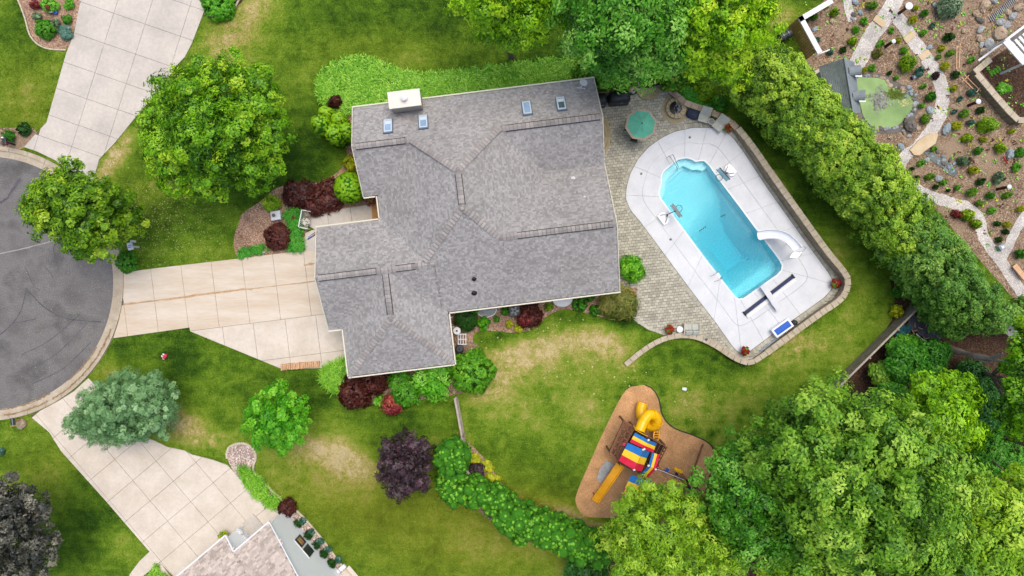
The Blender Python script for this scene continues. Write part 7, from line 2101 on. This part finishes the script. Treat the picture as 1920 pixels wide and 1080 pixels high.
# scattered small flat things on the lawn: fallen petals, bleached clippings
def specks(name, n, gen, m, size, label, cat, z=.02):
    r = np.random.default_rng(len(name) + n)
    P = np.array([gen(r) for _ in range(n)])
    c = np.stack([(P[:, 0] - 960) * PX, (540 - P[:, 1]) * PX, np.full(n, z)], 1)
    nn = unit(r.normal(size=(n, 3)) * .3 + [0, 0, 1])
    co, t = leaf_quads(c, nn, size, r, r.uniform(0, 1, n), .8)
    me = np_mesh(name, co, np.arange(len(co)).reshape(-1, 4), M[m], {'tint': t})
    o = link(name, me); o['kind'] = 'stuff'; put(o, label, cat)
specks('fallen_petals', 900, lambda r: (r.normal(300, 62), r.normal(415, 48)), 'petal', .032, 'tiny pale petals scattered over the lawn under the two left trees', 'petals')
specks('fallen_petals', 300, lambda r: (r.uniform(30, 200), r.uniform(500, 770)), 'petal', .02, 'tiny pale flecks on the asphalt turning circle', 'petals')
def clip_gen(r):
    a = r.uniform()
    return (r.uniform(985, 1125), r.normal(620 + 6, 14)) if a < .45 else (r.uniform(880, 1120), r.normal(665, 28)) if a < .8 else (r.uniform(1120, 1340), r.uniform(690, 800))
specks('pale_clippings', 110, clip_gen, 'petal', .07, 'pale bleached clippings dotted over the back lawn', 'clippings')
specks('white_clover', 500, lambda r: (r.uniform(870, 1420), r.uniform(630, 900)), 'petal', .022, 'small white clover heads in the back lawn', 'clover')
def tufts():
    r = np.random.default_rng(4)
    n = 260000
    px = r.uniform(-10, 1930, n); py = r.uniform(-10, 1090, n)
    c = np.stack([(px - 960) * PX, (540 - py) * PX, r.uniform(.01, .04, n)], 1)
    keep = np.ones(n, bool)
    for poly in TUFT_OUT: keep &= ~inside(poly, c[:, 0], c[:, 1])
    keep &= np.hypot(c[:, 0] - rc.x, c[:, 1] - rc.y) > 259 * PX
    c = c[keep]; n = len(c)
    nn = unit(r.normal(size=(n, 3)) * .75 + [0, 0, 1])
    co, t = leaf_quads(c, nn, .05, r, np.zeros(n), .35)
    d, l, br = fields(co[:, 0], co[:, 1])
    me = np_mesh('grass_tufts', co, np.arange(len(co)).reshape(-1, 4), M['lawn'], {'dry': d, 'lush_shade': l, 'brown': br})
    o = link('grass_tufts', me); put(o, 'short mown grass blades covering all the lawns', 'grass', kind='stuff')
TUFT_OUT = [W(D1), W(D2), W(D3), W(WK), patW, deckW, grow(deckW, .5)] + [[(v.co.x, v.co.y) for v in o.data.vertices] for o in COL.objects if o.name.split('.')[0] in ('mulch_bed', 'garden_soil', 'wood_floor', 'playground_wood_chips', 'pebble_bed', 'lily_bed_soil', 'side_path')]
tufts()

# ------------------------------------------------------------ the neighbour's garden, upper right
PONDP = [(1606, 150), (1625, 146), (1645, 147), (1660, 152), (1668, 163), (1682, 168), (1695, 174), (1708, 184), (1712, 196), (1707, 208), (1698, 218), (1690, 230), (1675, 238), (1655, 240), (1634, 236), (1622, 225), (1614, 205)]
sheet('pond_water', W(smooth_loop(PONDP, 4)), .07, M['pond'])
bed('soil_bank', [(1598, 146), (1622, 138), (1648, 138), (1668, 146), (1690, 158), (1716, 174), (1724, 196), (1716, 220), (1700, 240), (1680, 250), (1650, 250), (1624, 243), (1610, 226)], .03, M['rock_dark'])
specks('water_lilies', 260, lambda r: (r.normal(1648, 9), r.normal(187, 8)), 'lily', .10, 'greyish purple patch of water lilies in the middle of the green pond', 'water lilies', .085)
specks('lily_pads', 50, lambda r: (r.normal(1696, 5), r.normal(193, 4)), 'petal', .07, 'small yellow lily pads at the right side of the green pond', 'lily pads', .085)
specks('pond_weed', 200, lambda r: (r.normal(1680, 8), r.normal(177, 4)), 'pond_dark', .12, 'olive weed floating along the upper right shore of the pond', 'pond weed', .085)
def stone(name, label, px, py, r, m, cat='rock', flat=.6, squash=1.0, rot=None, group=None, h0=0):
    p = G(px, py); k = PX * r
    B = MB().blob(p + Vector((0, 0, k * flat * .45 + h0)), (k, k * squash, k * flat), R, .16, 9, 5, rot)
    o = B.build(name, M[m], base=p)
    return put(o, label, cat, group)
# ring of rocks round the pond: too much alike to be told apart
for k in range(46):
    t = k / 46; s = smooth_loop(PONDP, 4); i = int(t * len(s))
    a = Vector(s[i]); c = Vector((1660, 195)); d = (a - c).normalized()
    if s[i][0] < 1620 and s[i][1] > 155: 
        if R.random() < .5: continue
    q = a + d * R.uniform(1, 6)
    stone('pond_rock', 'one of the grey rocks packed round the shore of the green pond', q.x, q.y, R.uniform(2.4, 5.4), R.choice(['rock', 'rock_blue', 'rock_tan', 'rock_dark']), flat=.55, squash=R.uniform(.6, 1), group='rocks round the pond shore')
for k in range(16):
    q = (R.uniform(1690, 1722), R.uniform(162, 182)) if k < 8 else (R.uniform(1660, 1725), R.uniform(238, 262))
    stone('pond_rock', 'one of the grey rocks packed round the shore of the green pond', q[0], q[1], R.uniform(2.6, 5.5), R.choice(['rock', 'rock_blue', 'rock_tan']), flat=.6, squash=R.uniform(.6, 1), group='rocks round the pond shore')
for k in range(22):
    t = R.random(); q = Vector((1738, 284)).lerp(Vector((1796, 322)), t) + Vector((R.choice((-1, 1)) * R.uniform(7, 12) * .6, R.choice((-1, 1)) * R.uniform(7, 12) * .8))
    stone('stream_rock', 'one of the bluish rocks lining the small dark stream', q.x, q.y, R.uniform(2.4, 5), R.choice(['rock_blue', 'rock', 'rock_dark']), flat=.6, squash=R.uniform(.6, 1), group='rocks along the small stream')
sheet('stream_water', W([(1728, 282), (1740, 279), (1752, 290), (1770, 300), (1785, 310), (1796, 322), (1790, 332), (1778, 328), (1766, 314), (1748, 304)]), .05, M['brook'])
for a in [
 ('boulder', 'long blue grey boulder beside the gravel path below the pond', 1773, 243, 11, 'rock_blue'), ('boulder', 'pale blue grey boulder right of the pond by the gravel path', 1742, 207, 8, 'rock_blue'), ('flat_rock', 'large flat brown rock on the lower right shore of the pond', 1704, 236, 15, 'rock_dark'),
 ('boulder', 'grey boulder on the lower pond shore near the shed', 1638, 246, 8, 'rock'), ('boulder', 'blue grey boulder where the stream meets the flat path stone', 1688, 276, 8, 'rock_blue'), ('boulder', 'small pale boulder at the top of the garden beside the two paths', 1752, 11, 6, 'rock_blue'),
 ('boulder', 'grey boulder by the path stone nearest the gravel fork, on its right', 1742, 89, 6, 'rock_blue'), ('boulder', 'tan flat boulder in mulch left of the terrace boulders', 1806, 59, 6, 'rock_tan'), ('boulder', 'large round grey boulder in the mulch at the right edge', 1893, 289, 10, 'rock_blue'),
 ('boulder', 'pale boulder left of the small stream', 1759, 335, 8, 'rock'), ('boulder', 'white boulder at the left bank of the stream head', 1737, 300, 6, 'rock'), ('boulder', 'tan boulder near the wood and white screen', 1560, 40, 6, 'rock_tan'),
 ('boulder', 'grey boulder below the white screen top', 1527, 55, 6, 'rock_blue'), ('boulder', 'bluish boulder topmost of the little rock pile at the garden top', 1603, 5, 7, 'rock_blue'), ('boulder', 'dark boulder in the middle of the little rock pile at the garden top', 1600, 28, 6, 'rock_dark'), ('boulder', 'pale boulder of the little rock pile nearest the path', 1612, 24, 6, 'rock_blue'), ('boulder', 'grey boulder at the foot of the little rock pile', 1598, 36, 5, 'rock'),
 ('boulder', 'tan grey boulder at the top of the terrace rocks', 1845, 11, 11, 'rock_tan'), ('boulder', 'orange tan boulder at the upper left of the terrace rocks', 1829, 27, 8, 'rock_tan'), ('boulder', 'dark grey boulder in the left row of terrace rocks', 1836, 39, 8, 'rock_dark'), ('boulder', 'grey boulder in the left row of terrace rocks, below the dark one', 1837, 56, 8, 'rock'),
 ('boulder', 'tan boulder in the lower left row of terrace rocks', 1835, 72, 7, 'rock_tan'), ('boulder', 'big smooth grey boulder above the raised bed wall', 1852, 83, 11, 'rock'), ('boulder', 'small round boulder left of the big smooth grey one', 1839, 85, 6, 'rock'), ('boulder', 'brownish boulder touching the raised bed wall', 1843, 99, 10, 'rock_tan'),
 ('boulder', 'largest tan boulder in the middle of the terrace rocks', 1872, 64, 15, 'rock_tan'), ('boulder', 'white grey boulder lying on the largest tan one', 1877, 65, 8, 'rock'), ('boulder', 'long pale boulder above the largest tan one', 1874, 43, 10, 'rock'), ('boulder', 'grey boulder right of the long pale one', 1885, 48, 9, 'rock'),
 ('boulder', 'pale cracked boulder near the top right of the terrace rocks', 1897, 31, 9, 'rock'), ('boulder', 'tan boulder beside the pale cracked one', 1889, 24, 7, 'rock_tan'), ('boulder', 'broad tan boulder at the upper right corner', 1909, 15, 12, 'rock_tan'), ('boulder', 'grey boulder at the very top among the terrace rocks', 1862, 2, 8, 'rock'), ('boulder', 'small tan boulder at the top of the terrace rocks', 1842, 20, 6, 'rock_tan'),
]: stone(*a, squash=R.uniform(.65, .9))
def flag_stone(label, pts, h=.12):
    put(MB().prism(W(pts[::-1]) if area(W(pts)) < 0 else W(pts), 0, h).build('stepping_stone', M['flag_rock'], base=G(*pts[0]), bevel=.02), label, 'stone slab')
flag_stone('tan stone slab across the left gravel path at the fork', [(1642, 29), (1661, 44), (1654, 53), (1635, 39)]); flag_stone('tan stone slab across the right gravel path, upper of two', [(1710, 59), (1716, 68), (1698, 82), (1692, 73)]); flag_stone('tan stone slab across the right gravel path, lower of two', [(1738, 93), (1745, 102), (1727, 115), (1720, 106)])
flag_stone('large rough tan stone bridging the path below the pond', [(1746, 249), (1757, 253), (1752, 270), (1732, 284), (1722, 292), (1712, 292), (1704, 282), (1722, 262)], .16)
# white topped wooden screen
scr = empty('garden_screen', G(1497, 80), 'brown wooden garden screen with a broad white top board', 'fence')
a, b, c = G(1538, 15), G(1478, 50), G(1514, 116)
for p, q in ((a, b), (b, c)):
    L = (q - p).length; t = (q - p).normalized(); n = int(L / .17)
    for i in range(n): MB().beam(p + t * (.17 * i + .01) + Vector((0, 0, .8)), p + t * (.17 * (i + 1) - .01) + Vector((0, 0, .8)), .03, 1.5, up=(0, 0, 1)).build('board', M['wood_tan'], scr)
    MB().beam(p + Vector((0, 0, 1.62)) + Vector((t.y, -t.x, 0)) * -.18, q + Vector((0, 0, 1.62)) + Vector((t.y, -t.x, 0)) * -.18, .36, .1).build('top_board', M['white'], scr)
MB().beam(c + Vector((0, 0, 1.5)), c + Vector((.9, .35, 1.5)), .08, .08).build('end_beam', M['white'], scr)
cb_ = empty('compost_barrel', G(1470, 66), 'dark compost barrel on its side left of the wooden screen', 'barrel')
MB().tube([G(1462, 72, .55), G(1482, 62, .55)], .3, 14).build('barrel', M['black'], cb_); MB().tube([G(1466, 70, .55), G(1468, 69, .55)], .33, 14).build('band', M['glass_green'], cb_); MB().tube([G(1475, 65, .55), G(1477, 64, .55)], .33, 14).build('band', M['glass_green'], cb_); MB().box(G(1472, 67) + Vector((0, 0, .15)), (.5, .4, .3), rz=.4).build('stand', M['steel'], cb_)
# raised bed walls
wall_run('pale topped tan stone wall of the raised vegetable bed', [(1858, 110, .8), (1828, 135, .8)], .42, .5, 'garden wall', 'cap', 'block')
wall_run('long pale topped tan stone wall slanting down the left of the vegetable bed', [(1832, 138, .8), (1911, 226, .8), (1930, 210, .8)], .42, .6, 'garden wall', 'cap', 'block')
MB()
sheet('vegetable_soil', W([(1836, 130), (1862, 108), (1920, 70), (1990, 60), (1990, 220), (1911, 222)]), .03, M['mulch_dark'])
ps_ = put(MB().beam(G(1834, 114, .9), G(1884, 77, .9), .13, .1).build('timber_rail', M['white'], base=G(1860, 96)), 'pale timber rail between the boulders and the raised bed', 'rail')
for i in range(4):
    S_('seedling_row', ordn[i] + ' row of thin green seedlings from the left in the vegetable bed', 1858 + i * 5, 138 - i * 3, 7, .15, 'lf_hyd', 'vegetables', 'loose', .35, -.9)
S_('lettuce_patch', 'bright green lettuce patch in the middle of the vegetable bed', 1884, 165, 15, .4, 'lf_hyd', 'vegetables', 'round', .8)
# trellises of thin sticks
def sticks(label, segs):
    e = empty('wooden_trellis', G(*segs[0][0]), label, 'trellis')
    for a, b in segs: MB().beam(G(a[0], a[1], .35), G(b[0], b[1], .35), .055, .05).build('stick', M['log'], e)
sticks('two parallel thin wooden sticks standing in the mulch', [((1794, 85), (1793, 129)), ((1800, 82), (1798, 128)), ((1795, 88), (1803, 88))])
sticks('crossed thin wooden sticks above the blue green shrub', [((1808, 140), (1839, 171)), ((1803, 145), (1834, 177)), ((1804, 153), (1817, 141)), ((1829, 175), (1838, 164))])
# lamps
def bollard(label, px, py, h=1.25, r=.16):
    p = G(px, py, h); p.z = 0
    e = empty('bollard_lamp', p, label, 'garden lamp', 'white topped garden lamps')
    MB().lathe(p, [(.11, 0), (.11, h - .12), (.09, h - .1)], 12).build('post', M['post_brown'], e); MB().lathe(p + Vector((0, 0, h - .1)), [(r * .6, 0), (r, .04), (r, .1), (r * .5, .14)], 18).build('cap', M['metal_white'], e)
bollard('white topped brown bollard lamp at the lower right of the garden', 1893, 350); bollard('white topped bollard lamp between the gold and green shrubs near the path fork', 1676, 77, 1.1, .15); bollard('white topped bollard lamp below the crossed sticks', 1835, 190, 1.1, .18); bollard('large white topped lamp beside the grey shrub at the garden top', 1705, 11, 1.3, .26)
sq = empty('square_lantern', G(1872, 464), 'square grey metal lantern box by the gravel path near the right edge', 'lantern'); MB().box(G(1872, 464) + Vector((0, 0, .2)), (.42, .42, .4), rz=.5).build('case', M['rock_blue'], sq, bevel=.03); MB().box(G(1872, 464) + Vector((0, 0, .43)), (.2, .2, .05), rz=.5).build('lens', M['white'], sq)
sq = empty('solar_lamp', G(1711, 146), 'small dark solar lamp with a blue panel beside the pond', 'lamp'); MB().box(G(1711, 146) + Vector((0, 0, .15)), (.34, .26, .3), rz=.5).build('case', M['steel'], sq); MB().box(G(1711, 146) + Vector((0, 0, .32)), (.2, .16, .03), rz=.5).build('panel', M['glass'], sq)
put(MB().beam(G(1902, 497, .4), G(1922, 522, .4), .36, .06).build('wooden_plank', M['log'], base=G(1910, 508)), 'orange tan wooden plank seat at the right edge beside the hedge', 'plank')
put(MB().tube([G(1882, 294, .1), G(1884, 300, .5), G(1889, 306, .1)], .05, 6).build('red_stake', M['red'], base=G(1884, 300)), 'small red stakes in front of the round grey boulder', 'stakes')
sheet('rusty_grate', W([(1856, 34), (1900, -4), (1906, 2), (1862, 42)]), .05, M['rock_dark'])
gr = empty('metal_grate', G(1880, 18), 'row of thin metal bars lying in the soil by the upper right boulders', 'grate')
for k in range(17): p = Vector((1857, 36)).lerp(Vector((1902, -2)), k / 16); MB().beam(G(p.x - 3, p.y - 5, .08), G(p.x + 3, p.y + 5, .08), .04).build('bar', M['rock'], gr)
# debris behind the fence
put(MB().blob(G(1690, 619) + Vector((0, 0, .1)), (.6, .45, .22), R, .3, 14, 6).build('teal_tarp', M['tarp_teal'], base=G(1690, 619)), 'crumpled teal tarp just behind the wooden fence', 'tarp')
B = MB(); n = 12
for i in range(n + 1):
    for j in range(n + 1):
        p = G(1710, 586).lerp(G(1766, 626), i / n).lerp(G(1696, 612).lerp(G(1756, 646), i / n), j / n); B.v.append((p.x + R.uniform(-.05, .05), p.y + R.uniform(-.05, .05), .06 + R.uniform(0, .14)))
B.f = [(i * (n + 1) + j, (i + 1) * (n + 1) + j, (i + 1) * (n + 1) + j + 1, i * (n + 1) + j + 1)[::-1] for i in range(n) for j in range(n)]
put(B.build('grey_tarp', M['tarp'], base=G(1730, 610)), 'wrinkled dark grey tarp on the ground right of the wooden fence', 'tarp')
put(MB().tube([G(1718, 626, .25), G(1726, 634, .28), G(1738, 641, .25)], .05, 6).build('white_pipe', M['white'], base=G(1726, 634)), 'bent white pipe lying on the dark grey tarp', 'pipe')
for k in range(14):
    p = (R.uniform(1706, 1760), R.uniform(590, 640)); a = R.uniform(0, 3.1)
    put(MB().tube([G(*p, .22), G(p[0] + 9 * math.cos(a), p[1] + 9 * math.sin(a), .25)], .03, 5).build('fallen_stick', M['log'], base=G(*p)), 'one of the thin sticks scattered over the dark grey tarp', 'stick', 'sticks scattered over the tarp')
sheet('gravel_patch', W([(1825, 538), (1860, 545), (1885, 580), (1905, 610), (1930, 640), (1900, 640), (1870, 610), (1845, 575)]), .036, M['gravel'])
# shrubs of the garden
g_, b_, d_, o_, y_ = 'lf_hyd', 'lf_bluey', 'lf_dark', 'lf_olive', 'lf_gold'
GS = [(1550, 11, 6, g_, 'bright green', 'above the wood screen'), (1566, 22, 9, 'lf_goldgreen', 'yellow flowered', 'right of the wood screen'), (1527, 30, 8, 'lf_under', 'green', 'inside the corner of the white screen'), (1513, 38, 6, d_, 'dark green', 'tight against the white screen corner'), (1636, 11, 11, o_, 'olive', 'left of the top of the gravel fork'),
 (1606, 55, 8, g_, 'round green', 'left of the left path slab'), (1621, 39, 8, g_, 'light green', 'beside the rock pile at the garden top'), (1600, 77, 9, 'lf_goldgreen', 'yellow green', 'left of the left gravel path'), (1652, 81, 8, g_, 'bright green', 'between the two gravel paths'), (1685, 75, 6, y_, 'gold', 'touching the bollard near the fork'), (1696, 94, 8, g_, 'bright green', 'left of the lower right path slab'),
 (1672, 57, 6, g_, 'feathery green', 'inside the path fork'), (1717, 15, 6, y_, 'gold', 'beside the large white lamp'), (1734, 25, 8, 'lf_under', 'mid green', 'right of the large white lamp'), (1712, 37, 9, y_, 'golden', 'below the large white lamp'), (1732, 61, 7, g_, 'green', 'right of the upper right path slab'), (1749, 48, 6, b_, 'tiny bluish', 'in open mulch above the sticks'),
 (1780, 70, 11, d_, 'dark olive', 'left of the parallel sticks'), (1766, 90, 7, y_, 'gold', 'below left of the dark olive one'), (1782, 99, 8, o_, 'olive', 'touching the parallel sticks'), (1760, 106, 6, o_, 'dull green', 'right of the lower path slab'), (1772, 124, 9, y_, 'bright gold', 'right of the purple patch on the path'), (1792, 139, 9, d_, 'round dark', 'above the crossed sticks'), (1790, 165, 7, y_, 'gold', 'left of the crossed sticks'),
 (1824, 173, 9, b_, 'blue green', 'at the foot of the crossed sticks'), (1800, 185, 6, b_, 'bluish', 'left of the lamp by the crossed sticks'), (1732, 161, 6, g_, 'bright green', 'right of the solar lamp'), (1746, 181, 11, 'lf_under', 'big olive green', 'between pond and path'), (1729, 198, 6, g_, 'small green', 'on the right pond shore'), (1737, 222, 11, o_, 'olive green', 'on the lower right pond shore'),
 (1790, 209, 6, b_, 'bluish', 'right of the path bend by the pond'), (1807, 212, 11, o_, 'olive', 'below the small bluish ones'), (1820, 230, 7, b_, 'blue green', 'left of the big light green one'), (1794, 236, 10, y_, 'bright yellow', 'beside the long blue grey boulder'), (1840, 205, 9, d_, 'dark green', 'just below the lamp by the crossed sticks'), (1854, 234, 17, 'lf_olive2', 'big light green', 'below the raised bed wall'),
 (1822, 112, 7, g_, 'round green', 'between the boulders and the sticks'), (1815, 259, 10, 'lf_goldgreen', 'green', 'left of the small gold one near the right'), (1844, 262, 7, y_, 'gold', 'below the big light green one'), (1897, 247, 6, y_, 'small yellow', 'below the corner of the raised bed'), (1702, 118, 17, 'lf_goldgreen', 'large loose yellow green', 'between the pond and the right gravel path'), (1724, 134, 11, b_, 'grey green', 'beside the right gravel path above the solar lamp'),
 (1636, 127, 8, g_, 'bright green', 'on the upper pond shore'), (1621, 131, 6, y_, 'brownish gold', 'at the upper left pond shore by the shed'), (1681, 146, 5, g_, 'tiny green', 'on the upper right pond shore'), (1669, 136, 5, d_, 'tiny dark', 'above the upper pond shore'), (1755, 141, 9, 'lf_purple', 'low purple', 'spreading over the right gravel path'), (1782, 10, 24, 'lf_grey', 'large open grey green', 'at the top of the garden'),
 (1582, 92, 8, 'lf_dark', 'dark green', 'above the shed roof ridge'), (1557, 97, 7, 'lf_bluey', 'bluish green', 'above the shed roof'), (1533, 75, 6, b_, 'small bluish', 'right of the white screen'), (1676, 289, 9, 'lf_under', 'green', 'at the hedge side of the large bridging stone'), (1727, 306, 7, g_, 'bright green', 'left of the stream'), (1710, 317, 5, d_, 'tiny dark', 'at the left bend of the path'), (1720, 334, 6, d_, 'dark', 'inside the path loop, left'),
 (1744, 332, 9, o_, 'olive', 'inside the path loop beside the pale boulder'), (1770, 342, 7, g_, 'bright green', 'below the end of the stream'), (1796, 351, 6, g_, 'bright green', 'right of the stream end'), (1755, 350, 6, d_, 'small dark', 'below the pale boulder'), (1779, 357, 4, d_, 'tiny dark', 'between the two bright green ones'), (1752, 279, 6, g_, 'green', 'at the head of the stream'), (1835, 282, 9, 'lf_under', 'round green', 'in open mulch above the stream end'),
 (1877, 278, 11, 'lf_goldgreen', 'yellow green', 'left of the round grey boulder'), (1914, 286, 12, 'lf_under', 'green', 'right of the round grey boulder'), (1827, 318, 10, y_, 'bright yellow', 'right of the stream end rocks'), (1840, 340, 9, d_, 'dark', 'below the bright yellow one near the stream'), (1822, 359, 12, o_, 'brownish olive', 'between stream end and path'), (1857, 366, 9, 'lf_under', 'green', 'left of the bollard at the lower right'), (1890, 367, 9, o_, 'olive', 'below the bollard at the lower right'),
 (1837, 380, 8, o_, 'olive', 'beside the path above the yellow flowers'), (1860, 395, 8, g_, 'bright green', 'right of the path bend'), (1914, 392, 7, y_, 'yellow green', 'at the right edge above the right gravel path'), (1907, 314, 9, g_, 'light green', 'at the right edge below the grey boulder'), (1875, 333, 13, 'lf_grey', 'tall grey green', 'left of the bollard top'), (1809, 301, 12, 'lf_grey', 'grey green', 'above the stream rocks'), (1870, 420, 7, d_, 'dark', 'inside the lower path fork, left'),
 (1889, 421, 7, y_, 'bright yellow', 'inside the lower path fork'), (1886, 435, 7, d_, 'dark green', 'below the yellow one in the path fork'), (1875, 450, 7, d_, 'dark green', 'above the square lantern'), (1815, 404, 13, 'lf_goldgreen', 'yellow green flowering', 'between hedge and path'), (1832, 420, 10, 'lf_goldgreen', 'yellow green', 'hanging over the path by the hedge'), (1794, 401, 9, 'lf_red', 'coral red', 'between hedge and path'), (1914, 476, 11, 'lf_under', 'green', 'at the right edge above the wooden plank'), (1645, 100, 10, 'lf_junip', 'straw coloured', 'in the middle between the gravel paths')]
for px, py, r, m, look, where in GS:
    S_('garden_shrub', f'{look} shrub {where}', px, py, r * .88, .25 + r * .05, m, 'shrub', 'loose' if m in ('lf_grey', 'lf_goldgreen', 'lf_junip', 'lf_red') or r > 15 else 'round', group='shrubs in the mulched garden')
specks('bark_flecks', 900, lambda r: (r.uniform(1640, 1920), r.uniform(-5, 480)), 'petal', .03, 'pale flecks in the brown garden mulch', 'debris', .03)

for m_, n_, lb_ in (('lf_hyd', 170, 'tiny green seedlings sprinkled through the brown garden mulch'), ('lf_gold', 60, 'tiny yellow plants sprinkled through the brown garden mulch'), ('lf_barb', 90, 'tiny dark red sprigs sprinkled through the brown garden mulch')):
    specks('seedlings', n_ * 4, (lambda sd: (lambda r: (lambda q: (q[0] + r.normal(0, 2.2), q[1] + r.normal(0, 2.2)))(sd[r.integers(len(sd))])))([(R.uniform(1500, 1920), R.uniform(-5, 120)) if R.random() < .5 else (R.uniform(1730, 1920), R.uniform(120, 470)) for _ in range(n_)]), m_, .07, lb_, 'seedlings', .06)
